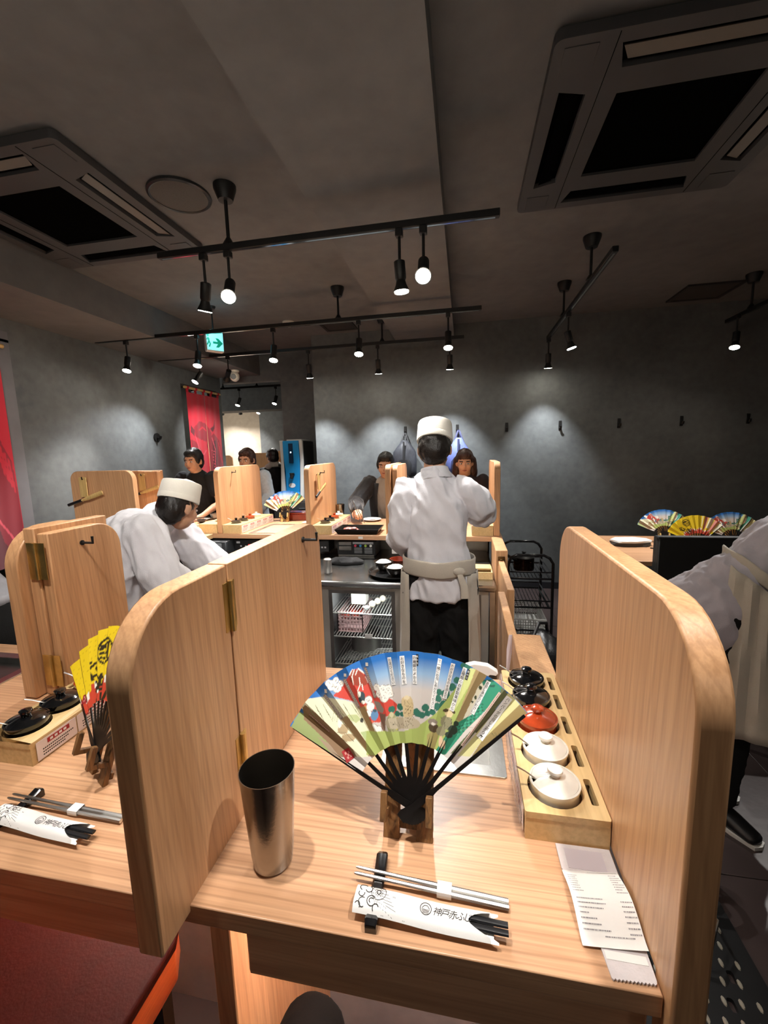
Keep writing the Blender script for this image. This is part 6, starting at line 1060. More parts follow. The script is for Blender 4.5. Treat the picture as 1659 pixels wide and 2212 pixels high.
# red curtains
def bull(S, Z):
    """print: S along the cloth 0..1, Z height 0..1 (1 = top)"""
    C = np.tile(np.array(lin('c01830')), (len(S), 1)); dark = lin('5c0c1c'); mid = lin('8a1226')
    def poly(pts, col):
        ins = np.zeros(len(S), bool)
        for i in range(len(pts)):
            x0, y0 = pts[i]; x1, y1 = pts[i - 1]
            if y0 != y1: ins ^= ((y0 > Z) != (y1 > Z)) & (S < (x1 - x0) * (Z - y0) / (y1 - y0) + x0)
        C[ins] = col
    def line(pts, w, col):
        for (ax, ay), (bx_, by) in zip(pts[:-1], pts[1:]):
            dx, dy = bx_ - ax, (by - ay) * 2.4; L2 = dx * dx + dy * dy + 1e-9; s = np.clip(((S - ax) * dx + (Z - ay) * 2.4 * dy) / L2, 0, 1)
            C[(S - ax - s * dx) ** 2 + ((Z - ay) * 2.4 - s * dy) ** 2 < (w / 2) ** 2] = col
    poly([(.12, .70), (.30, .76), (.48, .75), (.60, .70), (.66, .66), (.58, .60), (.48, .58), (.30, .60), (.16, .62)], mid)      # head
    poly([(.62, .70), (.74, .73), (.80, .80), (.77, .71), (.70, .67)], dark); poly([(.14, .68), (.04, .72), (.02, .66), (.12, .62)], dark)
    poly([(.52, .60), (.72, .66), (.90, .60), (.98, .50), (1., .30), (1., 0), (.55, 0), (.50, .30), (.55, .45), (.48, .55)], mid)   # shoulder and leg
    poly([(.66, .58), (.78, .60), (.80, .44), (.72, .30), (.80, .12), (.95, 0), (.62, 0), (.60, .30), (.66, .42)], dark)
    poly([(.0, .60), (.14, .58), (.30, .50), (.36, .42), (.22, .38), (.05, .42)], mid); poly([(.02, .40), (.18, .36), (.30, .30), (.20, .22), (.04, .26)], dark)
    poly([(.05, .10), (.25, .16), (.4, .1), (.35, 0), (.05, 0)], mid)
    line([(.66, .62), (.74, .50), (.70, .38), (.74, .26), (.86, .16), (.96, .06)], .02, lin('d84a5c')); line([(.16, .62), (.22, .52), (.36, .46), (.46, .50)], .025, lin('d84a5c')); line([(.28, .68), (.40, .71), (.50, .68)], .03, lin('c01830'))
    for k in range(7): line([(.62 + .02 * (k % 2), .50 - k * .03), (.70, .49 - k * .03)], .012, lin('d84a5c'))
    for k in range(4): line([(.86 + k * .03, .60 - k * .03), (.90 + k * .025, .44 - k * .03)], .02, lin('c01830'))
    return C
def noren(label, y0, y1, z0, z1, rodz):
    r = thing('noren_curtain', label, 'curtain', (WL + .06, (y0 + y1) / 2, z0), 'red doorway curtains'); x = WL + .05; q = LOC[r.name]
    obj('rod', tube([(x, y0 - .03, rodz), (x, y1 + .04, rodz)], .016, 12), W_BAMB, r)
    for e in (y0 - .02, y1 + .03): obj('bracket', tube([(WL + .001, e, rodz), (x, e, rodz)], .008, 8), BLACK, r)
    n, m = 60, 110; ym = y0 + (y1 - y0) * .53
    for a, b in ((y0, ym - .003), (ym + .003, y1)):
        V = []; F = []
        for j in range(m + 1):
            for i in range(n + 1):
                y = a + (b - a) * i / n; t = j / m; z = z1 + (z0 - z1) * t
                V.append((x + .008 * (t ** .7) * math.sin((y - y0) * 16) + .0015 * math.sin(y * 50 + t * 5) - q.x, y - q.y, z - q.z))
        for j in range(m):
            for i in range(n): k = j * (n + 1) + i; F.append((k, k + 1, k + n + 2, k + n + 1))
        me = bpy.data.meshes.new('cloth'); me.from_pydata(V, [], F); A_ = np.array(V); C = bull((A_[:, 1] + q.y - y0) / (y1 - y0), (A_[:, 2] + q.z - z0) / (z1 - z0))
        at = me.color_attributes.new('print', 'FLOAT_COLOR', 'POINT'); at.data.foreach_set('color', np.hstack([C, np.ones((len(C), 1))]).astype(np.float32).ravel()); me.materials.append(attr_mat('curtain_print', rough=.85, sheen=.3)); me.polygons.foreach_set('use_smooth', [True] * len(F)); link('cloth', me, r)
    for k in range(5):
        y = y0 + .02 + (y1 - y0 - .04) * k / 4; obj('loop', loft([[(x + .020 * math.cos(t) , y + s, rodz + .020 * math.sin(t)) for t in [2 * PI * i / 14 for i in range(14)]] for s in (-.022, .022)], caps=False), P('curtain_red', 'b3152b', .85), r, recalc=False)
        obj('tab', bx(x - .003, x + .003, y - .022, y + .022, z1 - .002, rodz - .018), P('curtain_red', 'b3152b', .85), r)
noren('red doorway curtain with a dark bull print, on the left wall', 4.86, 5.57, .95, 2.40, 2.455)
noren('red doorway curtain at the left edge of the photo', 1.92, 2.68, .80, 2.40, 2.455)
struct('wall_passage', bx(WL - .9, WL - .8, 1.5, 6.2, 0, CZ), WALL)
# next room: counter with two partitions
fc = thing('guest_counter', 'wooden counter in the next room beyond the doorway', 'counter', (-3.9, 7.2, 0)); obj('top', bx(-5.2, -2.7, 7.05, 7.6, T - .035, T, .002), W_X, fc); obj('front', bx(-5.2, -2.7, 7.1, 7.13, 0, T - .036), P('under_counter_dark', '141416', .7), fc)
r = wide_part('rounded partition in the next room behind the person in black', -3.82, -3.42, 7.2, 1.63); r = wide_part('square partition in the next room next to the dispenser', -3.40, -3.05, 7.35, 1.66); r = wide_part('partition in the next room at the left edge of the doorway', -4.60, -4.22, 7.2, 1.60)
# ================================================================ people
def fuse(b, voxel, smooth=3, wr=0., ws=(9, 9, 4), seed=0, fac=.5):
    """one continuous skin around all the pieces of b, with cloth folds of height wr"""
    me = bpy.data.meshes.new('form'); me.from_pydata(b.v, [], b.f)
    bm = bmesh.new(); bm.from_mesh(me); bmesh.ops.recalc_face_normals(bm, faces=bm.faces); bm.to_mesh(me); bm.free()
    o = bpy.data.objects.new('form', me); COL.objects.link(o)
    m = o.modifiers.new('r', 'REMESH'); m.mode = 'VOXEL'; m.voxel_size = voxel
    if smooth: s = o.modifiers.new('s', 'SMOOTH'); s.factor = fac; s.iterations = smooth
    bpy.context.view_layer.update(); ev = o.evaluated_get(bpy.context.evaluated_depsgraph_get()); em = ev.to_mesh()
    n = len(em.vertices); co = np.empty(n * 3); em.vertices.foreach_get('co', co); co = co.reshape(-1, 3)
    f = [tuple(p.vertices) for p in em.polygons]
    if wr:
        no = np.empty(n * 3); em.vertices.foreach_get('normal', no); no = no.reshape(-1, 3); d = np.empty(n)
        for i in range(n):
            x, y, z = co[i]; q = Vector((x * ws[0] + z * 2.2 + seed, y * ws[1], z * ws[2] + x * 1.6)); a = noise.noise(q); c = noise.noise(q * 2.3 + Vector((7, 3, seed)))
            e_ = noise.noise(q * 4.9 + Vector((1, 9, seed))); d[i] = (1 - 2.6 * abs(a)) * .75 + (1 - 2.6 * abs(c)) * .38 + e_ * .22 - .08
        co = co + no * (d * wr)[:, None]
    ev.to_mesh_clear(); bpy.data.objects.remove(o); bpy.data.meshes.remove(me)
    r = B(); r.v = [tuple(p) for p in co]; r.f = f; r.m = [0] * len(f); return r
V3 = lambda *a: Vector(a)
def hframe(f, u):
    f = Vector(f).normalized(); u = Vector(u); u = (u - f * u.dot(f)).normalized(); s = f.cross(u); return f, u, s, Matrix((s, f, u)).transposed()
def head_pieces(b, c, f, u):
    f, u, s, M = hframe(f, u); c = Vector(c)
    b.add(ell(c + u * .022 - f * .012, .075, .094, .100, 18, M)); b.add(ell(c - u * .040 + f * .024, .057, .066, .072, 16, M)); b.add(ell(c - u * .075 + f * .048, .030, .030, .026, 10, M))
    b.add(tube([c + u * .015 + f * .086, c - u * .022 + f * .104, c - u * .030 + f * .094], [.007, .013, .011], 8, rnd=True)); b.add(tube([c + u * .024 - s * .04 + f * .072, c + u * .028 + f * .082, c + u * .024 + s * .04 + f * .072], .010, 8, rnd=True))
    for k in (-1, 1): b.add(ell(c + s * (.076 * k) - u * .012 - f * .008, .010, .022, .031, 10, M)); b.add(ell(c + s * (.035 * k) - u * .03 + f * .06, .025, .025, .03, 10, M))
    b.add(tube([c - u * .058 + f * .083 - s * .018, c - u * .058 + f * .090, c - u * .058 + f * .083 + s * .018], .007, 8, rnd=True))
def hand_pieces(b, w, d, nrm, side, curl=.35, thumb=1):
    """palm, four fingers of different length with two bends, thumb leaving the side of the palm"""
    d = Vector(d).normalized(); nrm = Vector(nrm); nrm = (nrm - d * nrm.dot(d)).normalized(); s = d.cross(nrm) * side
    w = Vector(w); b.add(tube([w - d * .02, w + d * .02, w + d * .055, w + d * .082], [(.024, .019), (.031, .016), (.040, .014), (.040, .011)], 12, side=tuple(s), rnd=True))
    for k, (o, L) in enumerate(((-.029, .060), (-.010, .076), (.010, .080), (.029, .070))):
        p = w + d * .080 + s * o; pts = [p - d * .012]; a = curl * .5
        for q in (.42, .32, .26): p = p + (d * math.cos(a) + nrm * math.sin(a)) * (L * q); pts.append(p); a += curl
        b.add(tube([w + d * .07 + s * o] + pts[1:], [.0095, .0088, .0078, .0068], 8, rnd=True))
    t = w + d * .022 + s * (.028 * thumb); b.add(tube([t, t + (s * thumb * .55 + d * .8 + nrm * .35).normalized() * .035, t + (s * thumb * .3 + d * .9 + nrm * .6).normalized() * .066], [.014, .0105, .0082], 8, rnd=True))
def limb(b, pts, rs): b.add(tube(pts, rs, 12, rnd=True))
def subdiv(pts, rs, n=3):
    """soft bends along a limb"""
    P_ = [Vector(p) for p in pts]; o = [P_[0]]; r = [rs[0]]
    for i in range(1, len(P_) - 1):
        a, b_, c = P_[i - 1], P_[i], P_[i + 1]
        for t in (.25, .75): 
            q = 1 - t; A_ = a.lerp(b_, .8); Cc = b_.lerp(c, .2); o.append(A_ * q * q + b_ * 2 * q * t + Cc * t * t); r.append(rs[i])
    o.append(P_[-1]); r.append(rs[-1]); return o, r
def person(label, J, coat=COATW, trousers=TROUS, shoes=None, sleeve=1., hair='short', hairm=HAIRK, cap=False, vox=.010, collar=True, girth=1., hem=.10, wr=.008, face=True, curl=(.35, .35), palm=(None, None), skirt=1.0, armw=1., jacket=None, seated=False, hand=(True, True)):
    """J: pelvis chest neck head, hd (where the face looks), hu (crown), sh el wr hip kn an as (left, right)"""
    g = girth; base = (J['pelvis'][0], J['pelvis'][1], 0); R = thing('person', label, 'person', base); V = {k: ([Vector(x) for x in v] if k in ('sh', 'el', 'wr', 'hip', 'kn', 'an', 'hdir', 'toe') else Vector(v)) for k, v in J.items()}
    side = (V['sh'][1] - V['sh'][0]).normalized(); sm = (V['sh'][0] + V['sh'][1]) / 2; sw = (V['sh'][1] - V['sh'][0]).length / 2
    pel, ch, nk, hd = V['pelvis'], V['chest'], V['neck'], V['head']; wa = pel.lerp(ch, .5); ax = (ch - pel).normalized()
    b = B(); b.add(tube([pel - ax * .06, pel, wa, ch, sm.lerp(ch, .25), nk - (nk - sm) * .3], [(.12 * g, .09 * g), (.132 * g, .092 * g), (.114 * g, .076 * g), (.130 * g, .080 * g), (sw * .80, .062), (.055, .055)], 16, side=tuple(side), rnd=True))
    b.add(tube([sm.lerp(nk, .3), nk, hd - (hd - nk) * .35], [.062, .054, .052], 12, rnd=True)); head_pieces(b, hd, V['hd'], V['hu'])
    for i in (0, 1):
        limb(b, [V['sh'][i], V['sh'][i].lerp(V['el'][i], .5), V['el'][i], V['el'][i].lerp(V['wr'][i], .35), V['wr'][i]], [.048, .043, .036, .037, .025])
        d = (V['wr'][i] - V['el'][i]).normalized() if 'hdir' not in V else V['hdir'][i]; nr = palm[i] if palm[i] is not None else (V['pelvis'] + V3(0, 0, .2) - V['wr'][i])
        if hand[i]: hand_pieces(b, V['wr'][i], d, nr, 1 if i else -1, curl[i], -1)
        limb(b, [V['hip'][i], V['hip'][i].lerp(V['kn'][i], .5), V['kn'][i], V['kn'][i].lerp(V['an'][i], .3), V['an'][i]], [.078 * g, .068 * g, .050, .048, .036])
    body = obj('body', fuse(b, vox, 2), SKIN, R, ang=0); body.data.polygons.foreach_set('use_smooth', [True] * len(body.data.polygons))
    f, u, s, M = hframe(J['hd'], J['hu'])
    if face:
        for k in (-1, 1):
            e = obj('eye', ell(hd + s * (.030 * k) + u * .002 + f * .0785, .013, .008, .0065, 12, M), P('eye_white', 'd8d2cc', .25), body); obj('iris', ell(hd + s * (.030 * k) + u * .002 + f * .0830, .0055, .004, .0058, 10, M), INK, body)
            obj('eyebrow', tube([hd + s * (.016 * k) + u * .022 + f * .091, hd + s * (.046 * k) + u * .024 + f * .078], [(.004, .002)] * 2, 6, rnd=True), HAIRK, body)
        obj('lips', tube([hd - u * .058 + f * .0915 - s * .019, hd - u * .059 + f * .0975, hd - u * .058 + f * .0915 + s * .019], [(.003, .002), (.006, .003), (.003, .002)], 8, rnd=True), P('lips', '9a5a50', .45), body)
    # trousers
    fl = B()
    for i in (0, 1):
        k = V['kn'][i]; a = V['an'][i]; limb(fl, [V['hip'][i] + V3(0, 0, .02), V['hip'][i].lerp(k, .5), k, k.lerp(a, .5), a + V3(0, 0, .02)], [.108 * g, .098 * g, .082 * g, .074 * g, .070])
    fl.add(tube([pel - ax * .08, pel + ax * .05], [(.155 * g, .120 * g), (.15 * g, .115 * g)], 16, side=tuple(side), rnd=True)); t_ = obj('trousers', fuse(fl, vox * 1.1, 3, wr * .8, (9, 9, 6), 3), trousers, R, ang=0); t_.data.polygons.foreach_set('use_smooth', [True] * len(t_.data.polygons))
    for i in (0, 1):
        a = V['an'][i]; t = V['toe'][i] if 'toe' in V else V['hd'].copy(); t.z = 0; t.normalize(); z0 = a.z - .078; a0 = V3(a.x, a.y, z0)
        sh = obj('shoe', tube([a0 - t * .06 + V3(0, 0, .045), a0 + V3(0, 0, .05), a0 + t * .08 + V3(0, 0, .038), a0 + t * .16 + V3(0, 0, .026)], [(.036, .040), (.042, .046), (.046, .032), (.038, .022)], 12, side=tuple(t.cross(V3(0, 0, 1))), rnd=True), shoes or P('black_shoe', '111113', .4), R)
        obj('sole', prism([(a0.x + t.x * q + t.y * w, a0.y + t.y * q - t.x * w) for q, w in ((-.09, -.03), (-.09, .03), (0, .040), (.10, .044), (.18, .03), (.19, 0), (.18, -.03), (.10, -.044), (0, -.040))], 'z', z0 + .0005, z0 + .016), P('white_sole', 'c9c7c2', .6), sh)
    # upper garment
    c = B(); h0 = pel - ax * hem
    c.add(tube([h0, pel, wa, ch, ch.lerp(sm, .6), sm.lerp(nk, .25), nk], [(.186 * g * skirt, .148 * g * skirt), (.176 * g, .138 * g), (.152 * g, .118 * g), (.165 * g, .118 * g), (.158 * g, .105 * g), (sw * .78, .078), (.066, .062)], 18, side=tuple(side)))
    for i in (0, 1):
        S, E, W_ = V['sh'][i], V['el'][i], V['wr'][i]
        if sleeve >= 1: pts, rr = subdiv([S, E, E.lerp(W_, .93)], [.072 * g, .066 * armw, .050 * armw]); limb(c, pts, rr)
        else: limb(c, [S, S.lerp(E, sleeve)], [.070 * g, .066 * g])
    up = obj('coat' if coat is COATW else 'shirt', fuse(c, vox, 3, wr, seed=int(base[0] * 10)), coat, R, ang=0); up.data.polygons.foreach_set('use_smooth', [True] * len(up.data.polygons))
    if collar:
        cf = (nk - sm).normalized(); obj('collar', tube([nk - cf * .045, nk - cf * .015, nk + cf * .012], [(.088, .082), (.073, .070), (.066, .064)], 20, side=tuple(side), caps=False), coat, up, recalc=False)
    if jacket:
        j = B(); pts = [pel - ax * .05, pel, wa, ch, ch.lerp(sm, .6), sm.lerp(nk, .35)]; rs = [(.19, .15), (.185, .148), (.17, .132), (.18, .132), (.175, .12), (sw * .85, .09)]
        rows = []; fwd = f.copy(); fwd.z = 0
        for (p, t, uu, ww), (a, bb) in zip(frames(pts, tuple(side)), [(x * g, y * g) for x, y in rs]):
            sg = 1 if ww.dot(fwd) > 0 else -1; rows.append([tuple(p + uu * (a * math.cos(q)) + ww * (bb * math.sin(q) * sg)) for q in [math.radians(118 + (422 - 118) * k / 28) for k in range(29)]])
        j.add(loft(rows, closed=False, caps=False)); jk = obj('jacket', j, jacket, R, recalc=False); md = jk.modifiers.new('thick', 'SOLIDIFY'); md.thickness = .012; md.offset = 0
        sl = B()
        for i in (0, 1): pts, rr = subdiv([V['sh'][i], V['el'][i], V['el'][i].lerp(V['wr'][i], .9)], [.084, .078, .058]); limb(sl, pts, rr)
        so = obj('jacket_sleeves', fuse(sl, vox, 2, wr * 1.2), jacket, jk, ang=0); so.data.polygons.foreach_set('use_smooth', [True] * len(so.data.polygons))
    # hair
    if hair:
        hb = B(); hb.add(ell(hd + u * .034 - f * .024, .083, .098, .098, 18, M) if not cap else ell(hd + u * .012 - f * .022, .080, .094, .066, 18, M)); hb.add(ell(hd - f * .045 - u * .015, .079, .066, .085, 16, M))
        if hair == 'short' and cap: pass
        elif hair == 'short':
            hb.add(ell(hd + u * .075 + f * .035, .064, .052, .040, 14, M))
            for k in (-1, 1): hb.add(ell(hd + s * (.068 * k) + u * .012 + f * .015, .016, .030, .040, 10, M))
        elif hair == 'long':
            hb.add(ell(hd + u * .070 + f * .040, .066, .052, .045, 14, M))
            for k in (-1, -.4, .4, 1): hb.add(tube([hd + s * (.06 * k) - f * .03 + u * .02, hd + s * (.078 * k) - f * .045 - u * .10, hd + s * (.075 * k) - f * .05 - u * .22], [.045, .042, .022], 8, rnd=True))
        elif hair == 'beanie': hb.add(ell(hd + u * .03 - f * .01, .090, .104, .098, 16, M))
        ho = obj('hair' if hair != 'beanie' else 'beanie', fuse(hb, .008, 2, .004, (50, 50, 12)), hairm, R, ang=0); ho.data.polygons.foreach_set('use_smooth', [True] * len(ho.data.polygons))
    if cap:
        k_ = .95; ct = hd + u * (.042 if cap is True else cap) - f * .012; rings = []
        prof = ((.000, 1.0), (.002, 1.03), (.028, 1.035), (.088, 1.0), (.098, .97), (.100, .92), (.103, .75), (.112, .45), (.116, .15))
        for z, q in prof: rings.append([tuple(ct + s * (.084 * q * x) + f * (.102 * q * y) + u * (z + .006 * y * (z > .05))) for x, y in circ(32)])
        cp = obj('cap', loft(rings), CAPM, R, ang=50); obj('cap_band', loft([[tuple(ct + s * (.0875 * x * q) + f * (.106 * y * q) + u * z) for x, y in circ(32)] for z, q in ((.001, 1.), (.004, 1.005), (.024, 1.005), (.027, .995))], caps=False), CAPM, cp, recalc=False)
    return R, V, dict(pel=pel, ax=ax, side=side, wa=wa)
def belt(parent, c, side, fwd, a, b, z0, z1, m, name='apron_band', bulge=.004, tilt=0.):
    rows = []
    for z, q in ((z0, 0), (z0 + .008, bulge), ((z0 + z1) / 2, bulge * .6), (z1 - .008, bulge), (z1, 0)): rows.append([tuple(Vector(c) + Vector(side) * ((a + q) * x) + Vector(fwd) * ((b + q) * y) + V3(0, 0, z + tilt * b * y + .003 * math.sin(5 * x + 2 * y))) for x, y in circ(40)])
    o = obj(name, loft(rows, caps=False), m, parent, recalc=False); md = o.modifiers.new('thick', 'SOLIDIFY'); md.thickness = .005; return o
def skirt_cloth(parent, c, side, fwd, a, b, z0, z1, d0, d1, flare, m, name='apron', n=44, tilt=0.):
    """apron hanging round the body from angle d0 to d1 (degrees, 90 = front); height from z1 down to z0"""
    rows = []
    for i in range(17):
        t = i / 16; z = z1 + (z0 - z1) * t; row = []
        for k in range(n + 1):
            q = math.radians(d0 + (d1 - d0) * k / n); x, y = math.cos(q), math.sin(q); e = flare * t + .010 * t * math.sin(q * 11) + .006 * math.sin(q * 17 + 3 * t)
            row.append(tuple(Vector(c) + Vector(side) * ((a + e) * x) + Vector(fwd) * ((b + e) * y) + V3(0, 0, z + tilt * b * y * (1 - t))))
        rows.append(row)
    o = obj(name, loft(rows, closed=False, caps=False), m, parent, recalc=False); md = o.modifiers.new('thick', 'SOLIDIFY'); md.thickness = .003; return o

# --- chef standing with his back to us
R, V, q = person('chef in white coat and cap standing with his back to us', dict(pelvis=(-.122, 2.05, .99), chest=(-.135, 2.06, 1.27), neck=(-.142, 2.075, 1.50), head=(-.142, 2.11, 1.605), hd=(.02, .93, -.36), hu=(0, .34, .94),
    sh=((-.275, 2.05, 1.405), (.008, 2.06, 1.410)), el=((-.318, 2.02, 1.185), (.095, 2.10, 1.285)), wr=((-.285, 2.20, 1.075), (.040, 2.29, 1.275)), hip=((-.205, 2.05, .93), (-.040, 2.05, .93)), kn=((-.215, 2.07, .50), (-.030, 2.09, .50)), an=((-.225, 2.02, .078), (-.035, 2.05, .078)), toe=((0, 1, 0), (.1, 1, 0))),
    cap=.030, vox=.0075, wr=.018, hem=.105, face=True, skirt=1.0, girth=.93)
fw = V3(0, 1, 0); sd = V3(1, 0, 0)
bb_ = belt(R, (-.124, 2.05, 0), sd, fw, .176, .146, 1.005, 1.085, APRON)
obj('apron_knot', B().add(ell((-.02, 1.912, 1.04), .03, .012, .02, 10)).add(tube([(-.02, 1.905, 1.03), (-.0, 1.893, .98), (.005, 1.89, .92)], [(.012, .003), (.016, .003), (.018, .003)], 6, side=(1, 0, 0))), APRON, R)
skirt_cloth(R, (-.124, 2.05, 0), sd, fw, .184, .152, .50, 1.01, -42, 222, .02, APRON)
# --- cook bending over at the left
R, V, q = person('bending cook in white coat and cap at the left of the kitchen', dict(pelvis=(-1.735, 1.70, .95), chest=(-1.605, 1.80, 1.20), neck=(-1.485, 1.875, 1.295), head=(-1.432, 1.905, 1.345), hd=(.22, .90, -.36), hu=(.05, .22, .97),
    sh=((-1.62, 1.99, 1.27), (-1.475, 1.70, 1.25)), el=((-1.47, 2.08, 1.06), (-1.395, 1.67, 1.05)), wr=((-1.34, 2.14, .94), (-1.325, 1.80, .935)), hip=((-1.79, 1.78, .90), (-1.71, 1.62, .90)), kn=((-1.75, 1.80, .48), (-1.68, 1.62, .48)), an=((-1.80, 1.80, .078), (-1.72, 1.62, .078)), toe=((.8, .5, 0), (.8, .5, 0))),
    cap=.030, vox=.008, wr=.016, hem=.10, armw=1.35, trousers=P('grey_trousers', '8d8b88', .85, 0, .1, 20, .3, 200), skirt=1.02, girth=1.30)
s_ = V3(.52, -.85, 0); f_ = V3(.85, .52, 0)
belt(R, (-1.725, 1.71, 0), s_, f_, .185, .15, .93, .975, APRON); skirt_cloth(R, (-1.725, 1.71, 0), s_, f_, .19, .155, .42, .94, -40, 220, .02, APRON)
# --- cook cut by the left edge
R, V, q = person('stooping cook in grey apron cut by the left edge', dict(pelvis=(-1.800, 1.250, .97), chest=(-2.070, 1.270, 1.09), neck=(-2.270, 1.280, 1.12), head=(-2.360, 1.285, 1.10), hd=(-.75, 0, -.66), hu=(-.66, 0, .75),
    sh=((-2.190, 1.110, 1.09), (-2.190, 1.450, 1.09)), el=((-2.230, 1.110, .86), (-2.230, 1.430, .86)), wr=((-2.350, 1.170, .70), (-2.350, 1.370, .70)), hip=((-1.790, 1.170, .92), (-1.790, 1.330, .92)), kn=((-1.820, 1.170, .50), (-1.820, 1.330, .50)), an=((-1.780, 1.170, .078), (-1.780, 1.330, .078)), toe=((-1, 0, 0), (-1, 0, 0))),
    coat=P('grey_cotton', 'a9aab2', .85, 0, .06, 14, .3, 300), vox=.012, hem=.06, cap=.034, face=False, girth=1.15)
# --- diners behind the back counter
def stool(label, x, y, h=.66):
    r = thing('stool', label, 'stool', (x, y, 0), 'stools at the back counter'); obj('seat', lathe([(.16, 0), (.17, .01), (.17, .035), (.15, .045), (.01, .047)], 24, (x, y, h - .048)), REDL, r); obj('pole', tube([(x, y, .02), (x, y, h - .047)], .024, 12), BLACK, r); obj('foot', lathe([(.19, 0), (.19, .008), (.03, .025)], 28, (x, y, .0005)), BLACK, r)
def diner(label, x, y, z, jk=None, lean=0., arms=None, sc=1., stl='', hdv=(0, -1, -.12), **k):
    pz = .76; stool(stl, x, y + .14); hz = z
    sh = z - .175; a = arms or (((x + .24, y - .02, sh - .24), (x - .24, y - .02, sh - .24)), ((x + .17, y - .24, T + .06), (x - .17, y - .24, T + .06)))
    return person(label, dict(pelvis=(x, y + .14, pz), chest=(x + lean * .5, y + .08, pz + (sh - pz) * .62), neck=(x + lean, y + .03, sh + .065), head=(x + lean, y, hz), hd=hdv, hu=(0, -.12, 1), sh=((x + lean + .165 * sc, y + .05, sh), (x + lean - .165 * sc, y + .05, sh)), el=a[0], wr=a[1],
        hip=((x + .09, y + .12, .74), (x - .09, y + .12, .74)), kn=((x + .11, y - .08, .66), (x - .11, y - .08, .66)), an=((x + .10, y - .02, .078), (x - .10, y - .02, .078)), toe=((0, -1, 0), (0, -1, 0))), jacket=jk, seated=True, **k)
NAVY = P('dark_jacket', '16181f', .6, 0, .2, 20, .3, 160, sheen=.3)
R, V, q = diner('diner in a dark jacket and grey shirt holding chopsticks', -.735, 3.97, 1.465, NAVY, arms=(((-.50, 3.90, 1.10), (-1.015, 3.86, 1.115)), ((-.54, 3.70, 1.04), (-.935, 3.60, 1.085))), stl='stool under the diner in the dark jacket', coat=P('grey_tee', 'a49e96', .85, 0, .05, 14, .3, 300), collar=False, sleeve=.45, vox=.0065, curl=(.4, .75), palm=(None, (.3, -.2, -1)), hem=.04, wr=.006)
cs = thing('chopsticks', 'steel chopsticks in the hand of the diner in the dark jacket', 'chopsticks', (-.88, 3.4, T + .03), 'steel chopsticks')
for s_o in (0, .018): obj('stick', tube([(-.965 + s_o * .3, 3.58, 1.175), (-.80 + s_o, 3.22 + s_o, 1.035)], [.0042, .0025], 8), CHROME, cs)
diner('black-shirted diner behind the bending cook', -2.69, 3.86, 1.555, sleeve=.55, coat=P('black_tee', '121214', .85, 0, .2, 20, .3, 200), collar=False, stl='stool under the black-shirted diner', girth=1.08, vox=.009, arms=(((-2.42, 3.84, 1.13), (-2.95, 3.84, 1.13)), ((-2.50, 3.66, 1.03), (-2.85, 3.62, 1.03))), hem=.04)
diner('brown-haired diner half hidden behind the chef', .005, 4.0, 1.475, hair='long', hairm=HAIRB, coat=P('dark_top', '2a2024', .85, 0, .2, 20), collar=False, stl='stool under the brown-haired diner', vox=.011, hem=.04)
diner('diner in a pale striped shirt behind the partition of the back counter', -2.30, 4.22, 1.545, hairm=HAIRB, coat=P('pale_blue_shirt', 'b4c0cc', .8, 0, .08, 40, .3, 300), collar=True, stl='stool under the diner in the pale shirt', vox=.010, hem=.04, arms=(((-2.05, 4.18, 1.14), (-2.55, 4.2, 1.14)), ((-2.08, 3.98, 1.03), (-2.45, 3.98, 1.03))))
R, V, q = person('person in black with a black beanie beyond the doorway, seen from behind', dict(pelvis=(-2.87, 6.02, .90), chest=(-2.83, 6.0, 1.20), neck=(-2.82, 5.98, 1.43), head=(-2.835, 5.97, 1.555), hd=(-.75, .64, -.2), hu=(0, .1, 1),
    sh=((-2.94, 5.85, 1.34), (-2.70, 6.10, 1.34)), el=((-2.98, 5.82, 1.10), (-2.66, 6.12, 1.08)), wr=((-3.08, 5.95, .98), (-2.78, 6.22, .98)), hip=((-2.94, 5.95, .86), (-2.80, 6.08, .86)), kn=((-2.95, 5.96, .47), (-2.82, 6.08, .47)), an=((-2.94, 5.95, .078), (-2.80, 6.08, .078)), toe=((-.7, .7, 0), (-.7, .7, 0))),
    hair='beanie', coat=P('black_coat', '0f0f11', .85, 0, .2, 20, .3, 200), trousers=P('grey_plum_skirt', '5a5056', .85, 0, .1, 20), vox=.011, collar=False, hem=.02, girth=1.05)
obj('scarf', tube([(-2.90, 5.90, 1.40), (-2.82, 5.88, 1.45), (-2.75, 5.93, 1.45), (-2.75, 6.02, 1.44)], [(.045, .03)] * 4, 10, rnd=True), P('grey_scarf', 'a8a39a', .9, 0, .1, 40, .4, 200), R)
# --- our own knee under the counter edge
kn = thing('person', 'dark rounded knee of a seated person under the counter', 'person', (-.27, .3, 0)); b = B()
b.add(tube([(-.20, -.25, .60), (-.235, .15, .60), (-.258, .46, .606), (-.262, .555, .590), (-.262, .575, .50), (-.255, .53, .25), (-.25, .48, .10)], [.085, .078, .066, .062, .058, .050, .040], 14, rnd=True)); b.add(tube([(-.25, .44, .045), (-.252, .52, .045), (-.26, .62, .035)], [(.036, .040), (.044, .042), (.036, .028)], 12, side=(1, 0, 0), rnd=True))
o = obj('trouser_leg', fuse(b, .009, 2, .004), P('charcoal_trousers', '030303', .9, 0, .2, 20, .2, 200, ior=1.25), kn, ang=0); o.data.polygons.foreach_set('use_smooth', [True] * len(o.data.polygons))
